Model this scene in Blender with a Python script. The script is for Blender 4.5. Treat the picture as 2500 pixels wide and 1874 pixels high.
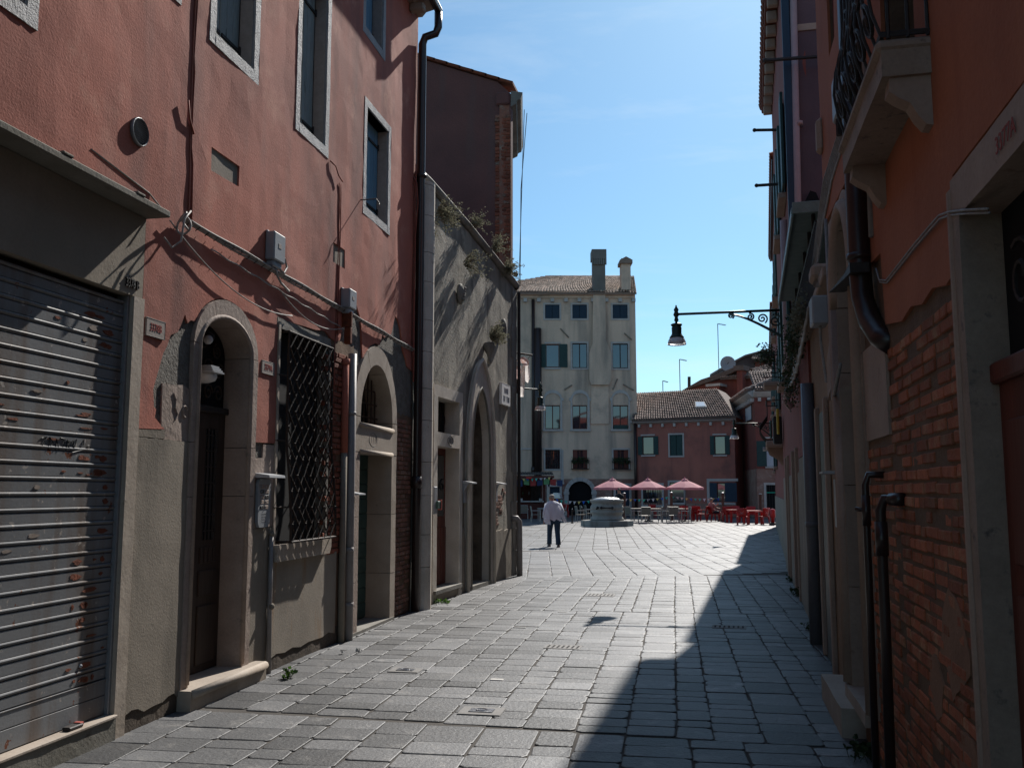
import bpy, bmesh, math, random
import numpy as np
from mathutils import Vector, Matrix, noise
from mathutils.geometry import delaunay_2d_cdt
random.seed(7)
sc = bpy.context.scene
for o in list(bpy.data.objects): bpy.data.objects.remove(o)
# ---------------------------------------------------------------- camera
FP, HZ, VPX, CH = 2250.0, 1200.0, 1750.0, 1.7      # focal length in photo pixels, horizon row, street vanishing column, eye height
TH = math.atan((HZ-937)/FP)
YAW = math.atan((VPX-1250)/(FP*math.cos(TH)+(HZ-937)*math.sin(TH)))
FL = Vector((-math.sin(YAW), math.cos(YAW), 0)); RT = Vector((math.cos(YAW), math.sin(YAW), 0)); UP = Vector((0,0,1))
FW = FL*math.cos(TH)+UP*math.sin(TH); CU = -FL*math.sin(TH)+UP*math.cos(TH)
CAM = Vector((0,0,CH))
cd = bpy.data.cameras.new('camera'); cam = bpy.data.objects.new('camera', cd); sc.collection.objects.link(cam)
cam.location = CAM; cam.rotation_euler = (math.pi/2+TH, 0, YAW)
cd.sensor_width = 36; cd.lens = 36*FP/2500; cd.clip_start = .05; cd.clip_end = 3000
sc.camera = cam
# ---------------------------------------------------------------- sky, sun, exposure
SUN_AZ, SUN_EL = math.radians(9.5), math.radians(41)   # azimuth to the right of the street axis (+Y)
w = bpy.data.worlds.new('World'); sc.world = w; w.use_nodes = True
nt = w.node_tree; nt.nodes.clear()
sky = nt.nodes.new('ShaderNodeTexSky'); sky.sky_type = 'NISHITA'; sky.sun_disc = False
sky.sun_elevation = SUN_EL; sky.sun_rotation = SUN_AZ
sky.altitude = 0; sky.air_density = 1.0; sky.dust_density = .42; sky.ozone_density = 3.0
bg = nt.nodes.new('ShaderNodeBackground'); bg.inputs[1].default_value = .083
tc = nt.nodes.new('ShaderNodeTexCoord'); mp = nt.nodes.new('ShaderNodeMapping'); mp.inputs['Scale'].default_value = (1.1,1.6,7.0); mp.inputs['Rotation'].default_value = (0,.25,.3)
ns = nt.nodes.new('ShaderNodeTexNoise'); ns.inputs['Scale'].default_value = 1.7; ns.inputs['Detail'].default_value = 7; ns.inputs['Roughness'].default_value = .62; ns.inputs['Distortion'].default_value = .5
cr = nt.nodes.new('ShaderNodeValToRGB'); cr.color_ramp.elements[0].position = .46; cr.color_ramp.elements[1].position = .82
cr.color_ramp.elements[0].color = (0,0,0,1); cr.color_ramp.elements[1].color = (.42,.42,.42,1)
mx = nt.nodes.new('ShaderNodeMixRGB'); mx.inputs[2].default_value = (8.0,8.8,9.4,1)
out = nt.nodes.new('ShaderNodeOutputWorld')
nt.links.new(tc.outputs['Generated'], mp.inputs[0]); nt.links.new(mp.outputs[0], ns.inputs['Vector']); nt.links.new(ns.outputs[0], cr.inputs[0])
nt.links.new(cr.outputs[0], mx.inputs[0]); tint = nt.nodes.new('ShaderNodeMixRGB'); tint.blend_type = 'MULTIPLY'; tint.inputs[0].default_value = 1; tint.inputs[2].default_value = (.79,1.07,1.11,1); nt.links.new(sky.outputs[0], tint.inputs[1]); nt.links.new(tint.outputs[0], mx.inputs[1]); nt.links.new(mx.outputs[0], bg.inputs[0]); nt.links.new(bg.outputs[0], out.inputs[0])
sd = bpy.data.lights.new('sun', 'SUN'); sd.energy = 5.0; sd.angle = math.radians(.53); sd.color = (1,.95,.885)
so = bpy.data.objects.new('sun', sd); sc.collection.objects.link(so); so.location = (10,60,60)
SUNV = Vector((math.sin(SUN_AZ)*math.cos(SUN_EL), math.cos(SUN_AZ)*math.cos(SUN_EL), math.sin(SUN_EL)))
so.rotation_euler = SUNV.to_track_quat('Z','Y').to_euler()
sc.view_settings.view_transform = 'Standard'; sc.view_settings.look = 'None'; sc.view_settings.gamma = 1; sc.view_settings.use_curve_mapping = False
sc.view_settings.exposure = .42
# ---------------------------------------------------------------- helpers
def ray(x, y): return RT*(x-1250)+CU*(937-y)+FW*FP
def gpx(x, y, z=0.0):
    d = ray(x, y); return CAM+d*((z-CH)/d.z)
def dpx(x, y, depth):                     # the point on a pixel's ray at a given depth along the level view axis
    d = ray(x, y); return CAM+d*(depth/d.dot(FL))
def ypx(x, y, Y):
    d = ray(x, y); return CAM+d*(Y/d.y)
def rnd(a, b): return random.uniform(a, b)
def root(name, label, cat, loc=(0,0,0), group=None, rz=0):
    o = bpy.data.objects.new(name, None); sc.collection.objects.link(o); o.location = loc; o.rotation_euler = (0,0,rz)
    o.empty_display_size = .1; o['label'] = label; o['category'] = cat
    if group: o['group'] = group
    return o
def tag(o, label, cat, group=None):
    o['label'] = label; o['category'] = cat
    if group: o['group'] = group
    return o
class Wall:                               # a vertical plane with its own axes: s along it, d out of it, z up
    def __init__(self, p, q, side=1):
        self.p = Vector((p[0],p[1],0)); t = Vector((q[0]-p[0], q[1]-p[1], 0)); self.len = t.length; self.t = t.normalized()
        self.n = Vector((self.t.y, -self.t.x, 0))*side
    def pt(self, s, d, z): return self.p+self.t*s+self.n*d+UP*z
    def px(self, x, y, d=0.0):
        r = ray(x, y); o = self.p+self.n*d-CAM; k = o.dot(self.n)/r.dot(self.n); P = CAM+r*k
        return ((P-self.p).dot(self.t), P.z)
class Loc:                                # plain local axes, used for things that get copied
    def pt(self, s, d, z): return Vector((s, d, z))
LOC = Loc()
class MB:
    def __init__(self): self.v = []; self.f = []; self.m = []; self.tone = []; self.cur = 0; self.ct = .5
    def add(self, vs, fs):
        b = len(self.v); self.v += [Vector(v) for v in vs]; self.tone += [self.ct]*len(vs)
        for f in fs: self.f.append(tuple(i+b for i in f)); self.m.append(self.cur)
    def box(self, W, s0, s1, d0, d1, z0, z1):
        P = W.pt; self.add([P(s0,d0,z0),P(s1,d0,z0),P(s1,d1,z0),P(s0,d1,z0),P(s0,d0,z1),P(s1,d0,z1),P(s1,d1,z1),P(s0,d1,z1)],
            [(0,3,2,1),(4,5,6,7),(0,1,5,4),(1,2,6,5),(2,3,7,6),(3,0,4,7)])
    def bbox(self, W, s0, s1, d0, d1, z0, z1, b=.01, jit=0):  # bevelled box: 24 verts
        P = W.pt; b = min(b, (s1-s0)*.45, (z1-z0)*.45, abs(d1-d0)*.45)
        S, D, Z = (s0,s1), (d0,d1), (z0,z1); vs = []; ix = {}
        sg = (1,-1); db = b if d1 > d0 else -b
        for i in (0,1):
            for j in (0,1):
                for k in (0,1):
                    js = [rnd(-jit,jit) for _ in range(3)]
                    c = (S[i]+js[0], D[j]+js[1], Z[k]+js[2])
                    for a in range(3):
                        q = list(c)
                        for e in range(3):
                            if e != a: q[e] += sg[(i,j,k)[e]]*(db if e == 1 else b)
                        ix[(i,j,k,a)] = len(vs); vs.append(P(*q))
        g = lambda i,j,k,a: ix[(i,j,k,a)]
        fs = []
        for i in (0,1): fs.append((g(i,0,0,0),g(i,1,0,0),g(i,1,1,0),g(i,0,1,0)))
        for j in (0,1): fs.append((g(0,j,0,1),g(1,j,0,1),g(1,j,1,1),g(0,j,1,1)))
        for k in (0,1): fs.append((g(0,0,k,2),g(1,0,k,2),g(1,1,k,2),g(0,1,k,2)))
        for i in (0,1):
            for j in (0,1): fs.append((g(i,j,0,0),g(i,j,1,0),g(i,j,1,1),g(i,j,0,1)))
        for i in (0,1):
            for k in (0,1): fs.append((g(i,0,k,0),g(i,1,k,0),g(i,1,k,2),g(i,0,k,2)))
        for j in (0,1):
            for k in (0,1): fs.append((g(0,j,k,1),g(1,j,k,1),g(1,j,k,2),g(0,j,k,2)))
        for i in (0,1):
            for j in (0,1):
                for k in (0,1): fs.append((g(i,j,k,0),g(i,j,k,1),g(i,j,k,2)))
        self.add(vs, fs)
    def prism(self, W, poly, d0, d1):
        n = len(poly); vs = [W.pt(s,d0,z) for s,z in poly]+[W.pt(s,d1,z) for s,z in poly]
        self.add(vs, [tuple(range(n)), tuple(range(2*n-1,n-1,-1))]+[(i,(i+1)%n,(i+1)%n+n,i+n) for i in range(n)])
    def sweep(self, W, prof, s0, s1):      # a (d,z) profile drawn along the wall
        n = len(prof); vs = [W.pt(s0,d,z) for d,z in prof]+[W.pt(s1,d,z) for d,z in prof]
        self.add(vs, [tuple(range(n)), tuple(range(2*n-1,n-1,-1))]+[(i,(i+1)%n,(i+1)%n+n,i+n) for i in range(n)])
    def tube(self, pts, r, n=6, closed=False, flat=1.0):
        pts = [Vector(p) for p in pts]; N = len(pts)
        if N < 2: return
        R = r if isinstance(r, (list,tuple)) else [r]*N
        rings = []; prev = None
        for i in range(N):
            a = pts[i-1] if (i > 0 or closed) else pts[i]; b = pts[(i+1) % N] if (i < N-1 or closed) else pts[i]
            t = (b-a); t = t.normalized() if t.length > 1e-9 else Vector((0,0,1))
            u = prev if prev is not None else (Vector((0,0,1)) if abs(t.z) < .9 else Vector((1,0,0)))
            u = (u-t*u.dot(t)); u = u.normalized() if u.length > 1e-6 else t.orthogonal().normalized()
            prev = u; v = t.cross(u)
            rings.append([pts[i]+(u*math.cos(2*math.pi*k/n)+v*math.sin(2*math.pi*k/n)*flat)*R[i] for k in range(n)])
        vs = [p for rg in rings for p in rg]; fs = []
        M_ = N if closed else N-1
        for i in range(M_):
            for k in range(n):
                a = i*n+k; b = i*n+(k+1) % n; c = ((i+1) % N)*n+(k+1) % n; d = ((i+1) % N)*n+k; fs.append((a,b,c,d))
        if not closed: fs += [tuple(range(n-1,-1,-1)), tuple((N-1)*n+k for k in range(n))]
        self.add(vs, fs)
    def bar(self, a, b, r, n=6): self.tube([a,b], r, n)
    def lathe(self, c, prof, n=12, ax=None, cap=True, sx=1, sy=1):
        c = Vector(c); vs = []; fs = []
        for r, z in prof:
            for k in range(n):
                a = 2*math.pi*k/n; q = Vector((math.cos(a)*r*sx, math.sin(a)*r*sy, z))
                if ax is not None: q = ax @ q
                vs.append(c+q)
        for i in range(len(prof)-1):
            for k in range(n): fs.append((i*n+k, i*n+(k+1) % n, (i+1)*n+(k+1) % n, (i+1)*n+k))
        if cap: fs += [tuple(range(n-1,-1,-1)), tuple((len(prof)-1)*n+k for k in range(n))]
        self.add(vs, fs)
    def ball(self, c, rx, ry=None, rz=None, n=10, m=7):
        ry = ry or rx; rz = rz or rx
        pr = [(math.sin(math.pi*i/m), -math.cos(math.pi*i/m)*rz) for i in range(m+1)]
        pr[0] = (.02, -rz); pr[-1] = (.02, rz)
        self.lathe(c, pr, n, sx=rx, sy=ry)
    def loft(self, rings, cap=True):       # rings: equal-length lists of points
        n = len(rings[0]); vs = [p for r in rings for p in r]; fs = []
        for i in range(len(rings)-1):
            for k in range(n): fs.append((i*n+k, i*n+(k+1) % n, (i+1)*n+(k+1) % n, (i+1)*n+k))
        if cap: fs += [tuple(range(n-1,-1,-1)), tuple((len(rings)-1)*n+k for k in range(n))]
        self.add(vs, fs)
    def leaf(self, c, d, l, wd):
        d = Vector(d).normalized(); u = d.orthogonal().normalized(); u.rotate(Matrix.Rotation(rnd(0,6.28), 3, d)); c = Vector(c)
        self.add([c, c+d*l*.45+u*wd, c+d*l+Vector((0,0,-l*.12)), c+d*l*.45-u*wd], [(0,1,2,3)])
    def plate(self, W, outer, holes=(), d0=0.0, d1=-.03, step=0, amp=0.0, seed=0.0, wl=1.6):
        loops = [list(outer)]+[list(h) for h in holes]
        if step:
            for li, lp in enumerate(loops):
                nl = []
                for i, a in enumerate(lp):
                    b = lp[(i+1) % len(lp)]; k = max(1, int(math.hypot(b[0]-a[0], b[1]-a[1])/step))
                    nl += [(a[0]+(b[0]-a[0])*j/k, a[1]+(b[1]-a[1])*j/k) for j in range(k)]
                loops[li] = nl
        vs = []; es = []
        for lp in loops:
            b = len(vs); vs += [Vector(p) for p in lp]; es += [(b+i, b+(i+1) % len(lp)) for i in range(len(lp))]
        L0 = np.array(outer); HL = [np.array(h) for h in holes]
        def inside(P, L):
            x, y = P; x0, y0 = L[:,0], L[:,1]; x1, y1 = np.roll(x0,-1), np.roll(y0,-1)
            c = ((y0 > y) != (y1 > y)); dy = np.where(y1 == y0, 1e-12, y1-y0)
            return bool(np.sum(c & (x < (x1-x0)*(y-y0)/dy+x0)) % 2)
        if step:
            a0, a1 = L0.min(0), L0.max(0)
            for xx in np.arange(a0[0]+step*.5, a1[0], step):
                for yy in np.arange(a0[1]+step*.5, a1[1], step):
                    q = (xx+rnd(-.15,.15)*step, yy+rnd(-.15,.15)*step)
                    if inside(q, L0) and not any(inside(q, h) for h in HL): vs.append(Vector(q))
        r = delaunay_2d_cdt(vs, es, [], 0, 1e-5)
        V2, F2 = r[0], r[2]
        keep = []
        for f in F2:
            c = [sum(V2[i][k] for i in f)/len(f) for k in (0,1)]
            if inside(c, L0) and not any(inside(c, h) for h in HL): keep.append(tuple(f))
        ed = {}
        for f in keep:
            for i in range(len(f)):
                a, b = f[i], f[(i+1) % len(f)]; k = (min(a,b), max(a,b)); ed.setdefault(k, []).append((a,b))
        used = sorted({i for f in keep for i in f}); mp_ = {i: k for k, i in enumerate(used)}
        fv = []
        for i in used:
            s, z = V2[i]; dd = d0
            if amp: dd += amp*(noise.noise(Vector((s*wl+seed, z*wl*.8, seed)))+.45*noise.noise(Vector((s*wl*3.1, z*wl*2.3+seed, 5.0))))
            fv.append(W.pt(s, dd, z))
        fs = [tuple(mp_[i] for i in f) for f in keep]
        be = [v[0] for v in ed.values() if len(v) == 1]; bv = sorted({i for e in be for i in e}); b2 = {i: len(fv)+k for k, i in enumerate(bv)}
        fv += [W.pt(V2[i][0], d1, V2[i][1]) for i in bv]
        fs += [(mp_[b], mp_[a], b2[a], b2[b]) for a, b in be]
        self.add(fv, fs)
    def build(self, name, mat, parent=None, smooth=False, kind=None, recalc=True):
        me = bpy.data.meshes.new(name)
        off = Vector((0,0,0))
        me.from_pydata([tuple(v) for v in self.v], [], self.f)
        mats = mat if isinstance(mat, (list,tuple)) else [mat]
        for m_ in mats: me.materials.append(m_)
        if len(mats) > 1: me.polygons.foreach_set('material_index', self.m)
        if smooth: me.polygons.foreach_set('use_smooth', [True]*len(self.f))
        if any(t != .5 for t in self.tone):
            at = me.attributes.new('tone', 'FLOAT', 'POINT'); at.data.foreach_set('value', self.tone)
        if recalc:
            bm = bmesh.new(); bm.from_mesh(me); bmesh.ops.recalc_face_normals(bm, faces=bm.faces); bm.to_mesh(me); bm.free()
        me.update()
        o = bpy.data.objects.new(name, me); sc.collection.objects.link(o)
        if parent is not None:
            o.parent = parent
            if parent.type == 'EMPTY' and not parent.get('loc'): o.location = -parent.location
        if kind: o['kind'] = kind
        return o
def rect(s0, s1, z0, z1): return [(s0,z0),(s1,z0),(s1,z1),(s0,z1)]
def arc(sc_, zc, rx, rz, a0, a1, n):
    return [(sc_+rx*math.cos(math.radians(a0+(a1-a0)*i/n)), zc+rz*math.sin(math.radians(a0+(a1-a0)*i/n))) for i in range(n+1)]
def archpoly(s0, s1, z0, zs, ap=None, n=14):   # rectangle with a round (or given height) arch on top
    c = (s0+s1)/2; r = (s1-s0)/2; rz = r if ap is None else ap-zs
    return [(s0,z0),(s1,z0)]+arc(c, zs, r, rz, 0, 180, n)
def ogive(s0, s1, z0, zs, ap, n=8):
    c = (s0+s1)/2; r = (s1-s0)/2; R_ = []
    for i in range(n+1):
        t = i/n; R_.append((c+r*math.cos(t*math.pi/2)**.8*(1 if t < .999 else 0), zs+(ap-zs)*(t**1.0*.55+.45*math.sin(t*math.pi/2))))
    return [(s0,z0),(s1,z0)]+R_+[(2*c-s, z) for s, z in reversed(R_[:-1])]
def spiral(W, s, z, r, turns, a0, d=0, sgn=1, n=22, shrink=.18):
    return [W.pt(s+math.cos(a0+sgn*turns*2*math.pi*i/n)*r*(1-(1-shrink)*i/n), d, z+math.sin(a0+sgn*turns*2*math.pi*i/n)*r*(1-(1-shrink)*i/n)) for i in range(n+1)]
def text_mesh(name, txt, size, mat, parent, W, s, z, d, depth=.004, along=1, sx=1.0):
    cu = bpy.data.curves.new('t', 'FONT'); cu.body = txt; cu.size = size; cu.align_x = 'CENTER'; cu.align_y = 'CENTER'; cu.extrude = depth; cu.resolution_u = 2
    t = bpy.data.objects.new('t', cu); sc.collection.objects.link(t)
    me = bpy.data.meshes.new_from_object(t.evaluated_get(bpy.context.evaluated_depsgraph_get()))
    bpy.data.objects.remove(t); me.name = name
    for v in me.vertices: v.co = W.pt(s+along*v.co.x*sx, d+v.co.z, z+v.co.y)
    me.materials.clear(); me.materials.append(mat)
    o = bpy.data.objects.new(name, me); sc.collection.objects.link(o)
    if parent is not None:
        o.parent = parent
        if parent.type == 'EMPTY': o.location = -parent.location
    return o
def copy_tree(o, parent=None):
    c = o.copy(); sc.collection.objects.link(c); c.parent = parent
    for ch in list(o.children): copy_tree(ch, c)
    return c
# ---------------------------------------------------------------- materials
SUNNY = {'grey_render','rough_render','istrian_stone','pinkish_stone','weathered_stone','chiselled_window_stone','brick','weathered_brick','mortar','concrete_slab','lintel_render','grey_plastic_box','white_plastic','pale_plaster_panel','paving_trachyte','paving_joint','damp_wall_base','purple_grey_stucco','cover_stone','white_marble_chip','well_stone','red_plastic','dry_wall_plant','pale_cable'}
def M(name, c1, c2=None, scale=2.0, rough=.85, bump=0.0, bscale=45.0, fine=.12, fscale=30.0, spots=None, spot=(.62,.66), sscale=6.0, streak=None, sk=(.5,.75), kscale=5.0,
      metal=0.0, spec=.35, tone=0.0, rn=0.0, trans=0.0, local=False, bdist=.01, spots2=None, spot2=(.66,.69), s2scale=14.0, stretch=None, coat=0, alpha=None, transl=0.0):
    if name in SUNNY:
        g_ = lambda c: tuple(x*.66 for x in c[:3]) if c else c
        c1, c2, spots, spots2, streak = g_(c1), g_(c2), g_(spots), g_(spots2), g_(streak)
    m = bpy.data.materials.new(name); m.use_nodes = True; n = m.node_tree; L = n.links; b = n.nodes['Principled BSDF']
    b.inputs['Roughness'].default_value = rough; b.inputs['Metallic'].default_value = metal; b.inputs['Specular IOR Level'].default_value = spec
    if trans: b.inputs['Transmission Weight'].default_value = trans
    if coat: b.inputs['Coat Weight'].default_value = coat
    if alpha is not None: b.inputs['Alpha'].default_value = alpha
    if local: pos = n.nodes.new('ShaderNodeTexCoord').outputs['Object']
    else: pos = n.nodes.new('ShaderNodeNewGeometry').outputs['Position']
    if stretch:
        mpn = n.nodes.new('ShaderNodeMapping'); mpn.inputs['Scale'].default_value = stretch; L.new(pos, mpn.inputs[0]); pos = mpn.outputs[0]
    def nz(s, det=5, vec=None, ro=.55):
        q = n.nodes.new('ShaderNodeTexNoise'); q.inputs['Scale'].default_value = s; q.inputs['Detail'].default_value = det; q.inputs['Roughness'].default_value = ro; L.new(vec or pos, q.inputs['Vector']); return q.outputs[0]
    def ramp(f, a, z):
        q = n.nodes.new('ShaderNodeMapRange'); q.inputs[1].default_value = a; q.inputs[2].default_value = z; L.new(f, q.inputs[0]); return q.outputs[0]
    def mixc(f, a, bb, mode='MIX'):
        q = n.nodes.new('ShaderNodeMixRGB'); q.blend_type = mode
        for i, x in ((0,f),(1,a),(2,bb)):
            if isinstance(x, (int,float)): q.inputs[i].default_value = x
            elif isinstance(x, (tuple,list)): q.inputs[i].default_value = (*x[:3],1)
            else: L.new(x, q.inputs[i])
        return q.outputs[0]
    col = (*c1,1)
    if c2: col = mixc(ramp(nz(scale), .32, .68), c1, c2)
    if streak:
        mk = n.nodes.new('ShaderNodeMapping'); mk.inputs['Scale'].default_value = (1,1,.13); L.new(pos, mk.inputs[0])
        col = mixc(ramp(nz(kscale, 6, mk.outputs[0]), *sk), col, streak)
    if spots: col = mixc(ramp(nz(sscale, 8, ro=.65), *spot), col, spots)
    if spots2: col = mixc(ramp(nz(s2scale, 6, ro=.65), *spot2), col, spots2)
    def val(f, amt):
        q = n.nodes.new('ShaderNodeMapRange'); q.inputs[3].default_value = 1-amt; q.inputs[4].default_value = 1+amt; L.new(f, q.inputs[0]); return q.outputs[0]
    def mul(c, v):
        q = n.nodes.new('ShaderNodeVectorMath'); q.operation = 'SCALE'
        if isinstance(c, tuple): q.inputs[0].default_value = c[:3]
        else: L.new(c, q.inputs[0])
        L.new(v, q.inputs['Scale']); return q.outputs[0]
    if fine: col = mul(col, val(nz(fscale, 6, ro=.7), fine*2))
    if tone:
        a = n.nodes.new('ShaderNodeAttribute'); a.attribute_name = 'tone'; col = mul(col, val(a.outputs['Fac'], tone))
    if rn:
        a = n.nodes.new('ShaderNodeObjectInfo'); col = mul(col, val(a.outputs['Random'], rn))
    if isinstance(col, tuple): b.inputs['Base Color'].default_value = col
    else: L.new(col, b.inputs['Base Color'])
    if transl:
        tr_ = n.nodes.new('ShaderNodeBsdfTranslucent'); ms_ = n.nodes.new('ShaderNodeMixShader'); ms_.inputs[0].default_value = transl
        if isinstance(col, tuple): tr_.inputs[0].default_value = col
        else: L.new(col, tr_.inputs[0])
        L.new(b.outputs[0], ms_.inputs[1]); L.new(tr_.outputs[0], ms_.inputs[2]); L.new(ms_.outputs[0], n.nodes['Material Output'].inputs[0])
    if bump:
        bp = n.nodes.new('ShaderNodeBump'); bp.inputs['Strength'].default_value = bump; bp.inputs['Distance'].default_value = bdist
        L.new(nz(bscale, 7, ro=.62), bp.inputs['Height']); L.new(bp.outputs[0], b.inputs['Normal'])
    return m
PINK = (.43,.132,.086)
m_pink = M('pink_plaster', PINK, (.295,.094,.066), .8, .9, .4, 55, .13, 40, streak=(.165,.075,.062), sk=(.47,.76), kscale=1.8, spots2=(.46,.20,.14), spot2=(.56,.74), s2scale=1.7, spots=(.41,.145,.10), spot=(.52,.75), sscale=1.3, bdist=.008)
m_greyrender = M('grey_render', (.41,.352,.282), (.29,.248,.20), 1.6, .93, .3, 60, .10, 40, streak=(.20,.175,.14), sk=(.52,.78), kscale=4)
m_rough = M('rough_render', (.27,.25,.22), (.17,.155,.135), 9, .95, 1.0, 34, .25, 60, bdist=.03)
m_stone = M('istrian_stone', (.56,.475,.39), (.43,.355,.285), 3, .75, .3, 30, .10, 45, streak=(.30,.25,.20), sk=(.60,.85), kscale=5, spots=(.25,.21,.17), spot=(.64,.74), sscale=9)
m_stonepink = M('pinkish_stone', (.50,.395,.33), (.38,.29,.24), 4, .8, .6, 26, .14, 45, spots=(.24,.20,.17), spot=(.62,.72), sscale=8)
m_stonegrey = M('weathered_stone', (.36,.34,.30), (.22,.205,.18), 2.4, .85, .5, 26, .15, 40, streak=(.12,.105,.09), sk=(.55,.78), kscale=5)
m_chiselled = M('chiselled_window_stone', (.50,.50,.51), (.38,.38,.39), 5, .7, 1.0, 55, .16, 60, bdist=.02, spots=(.2,.19,.18), spot=(.66,.74), sscale=16)
m_brick = M('brick', (.34,.105,.058), (.25,.08,.05), 9, .92, .7, 60, .22, 60, rn=.38, spots=(.32,.22,.15), spot=(.60,.72), sscale=7)
m_brickold = M('weathered_brick', (.31,.135,.09), (.23,.115,.085), 9, .92, .6, 60, .2, 60, rn=.35, spots=(.33,.27,.21), spot=(.52,.68), sscale=9)
m_mortar = M('mortar', (.26,.165,.10), (.18,.115,.075), 5, .95, .8, 50, .2, 60)
m_dark = M('dark_iron', (.018,.017,.017), (.03,.022,.018), 20, .6, .3, 80, .1)
m_rustiron = M('rusty_iron', (.02,.016,.014), (.05,.026,.015), 24, .75, .4, 80, .2)
m_black = M('dark_interior', (.004,.004,.005), None, fine=0, rough=.9)  # near-black colour, stands for the unlit depth inside openings
m_wooddark = M('dark_door_wood', (.028,.018,.014), (.05,.034,.026), 6, .5, .4, 30, .15, 40, stretch=(1,1,.12))
m_woodred = M('red_brown_door_wood', (.15,.036,.022), (.10,.026,.018), 6, .5, .3, 30, .15, 40, stretch=(1,1,.12))
m_shutgrey = M('grey_blue_shutter_wood', (.20,.235,.23), (.27,.30,.29), 7, .75, .5, 40, .2, 50, stretch=(1,1,.15), spots=(.05,.055,.05), spot=(.6,.7), sscale=16)
m_shutblue = M('blue_shutter_wood', (.09,.20,.29), (.13,.25,.33), 7, .6, .3, 40, .15, 50, stretch=(1,1,.15))
m_shutdark = M('dark_green_shutter', (.012,.042,.042), (.02,.055,.05), 8, .6, .2, 40, .1)
m_shutnavy = M('navy_shutter', (.008,.028,.055), (.012,.034,.06), 8, .6, .2, 40, .1)
m_greendoor = M('green_door_paint', (.03,.068,.058), (.05,.095,.08), 5, .6, .3, 40, .15)
m_steel = M('shutter_paint', (.14,.146,.154), (.185,.189,.195), 1.4, .55, .12, 60, .06, 40, spots=(.13,.042,.018), spot=(.645,.655), sscale=7, spots2=(.33,.30,.27), spot2=(.63,.66), s2scale=16, spec=.25, streak=(.115,.078,.055), sk=(.48,.72), kscale=5)
m_rust = M('rust_patch', (.19,.05,.02), (.10,.03,.015), 14, .9, .6, 60, .25)
m_concrete = M('concrete_slab', (.27,.255,.22), (.19,.175,.14), 2.2, .9, .4, 40, .12, 50, spots=(.12,.105,.08), spot=(.58,.72), sscale=4)
m_lintel = M('lintel_render', (.40,.342,.27), (.32,.27,.21), 1.6, .9, .3, 40, .08, 50, streak=(.27,.24,.20), sk=(.55,.8), kscale=4, spots=(.16,.12,.09), spot=(.70,.73), sscale=14)
m_whiteplast = M('white_plastic', (.55,.56,.58), None, rough=.45, fine=.05)
m_greyplast = M('grey_plastic_box', (.42,.44,.47), (.37,.385,.41), 6, .5, .1, 60, .06, spots=(.25,.23,.2), spot=(.66,.75), sscale=14)
m_cable = M('pale_cable', (.48,.45,.42), (.33,.30,.28), 20, .6, fine=.1)
m_pinkcable = M('painted_cable', (.28,.085,.055), (.2,.06,.045), 20, .8, fine=.1)
m_brownpipe = M('dark_brown_pipe', (.022,.014,.013), (.034,.018,.015), 10, .35, .08, 40, .1, spec=.5)
m_greypipe = M('grey_pvc_pipe', (.26,.24,.235), (.21,.19,.18), 5, .5, .1, 40, .08)
m_redtxt = M('red_paint_lettering', (.30,.06,.045), None, rough=.8, fine=.25, fscale=120)
m_blacktxt = M('black_paint', (.012,.012,.013), None, rough=.6, fine=.1)
m_plate = M('pale_plaster_panel', (.48,.42,.38), (.40,.345,.31), 12, .85, .2, 60, .1)
m_glassdark = M('dark_window_glass', (.01,.013,.016), None, rough=.04, fine=0, spec=.9)
m_glasssky = M('window_glass', (.012,.02,.03), None, rough=.03, fine=0, spec=1.0, coat=1)
m_frost = M('frosted_lamp_glass', (.75,.76,.78), None, rough=.3, fine=0, trans=.35)
m_green = M('dark_green_iron', (.009,.026,.022), (.014,.034,.028), 20, .45, .1, 60, .1)
m_leaf = M('leaf', (.075,.16,.025), (.055,.11,.02), 9, .6, fine=.15, rn=.2, transl=.35)
m_drygrass = M('dry_wall_plant', (.29,.275,.20), (.20,.20,.13), 9, .8, fine=.2, transl=.35)
m_stem = M('dry_stem', (.20,.165,.11), (.14,.11,.07), 12, .9, fine=.2)
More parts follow.
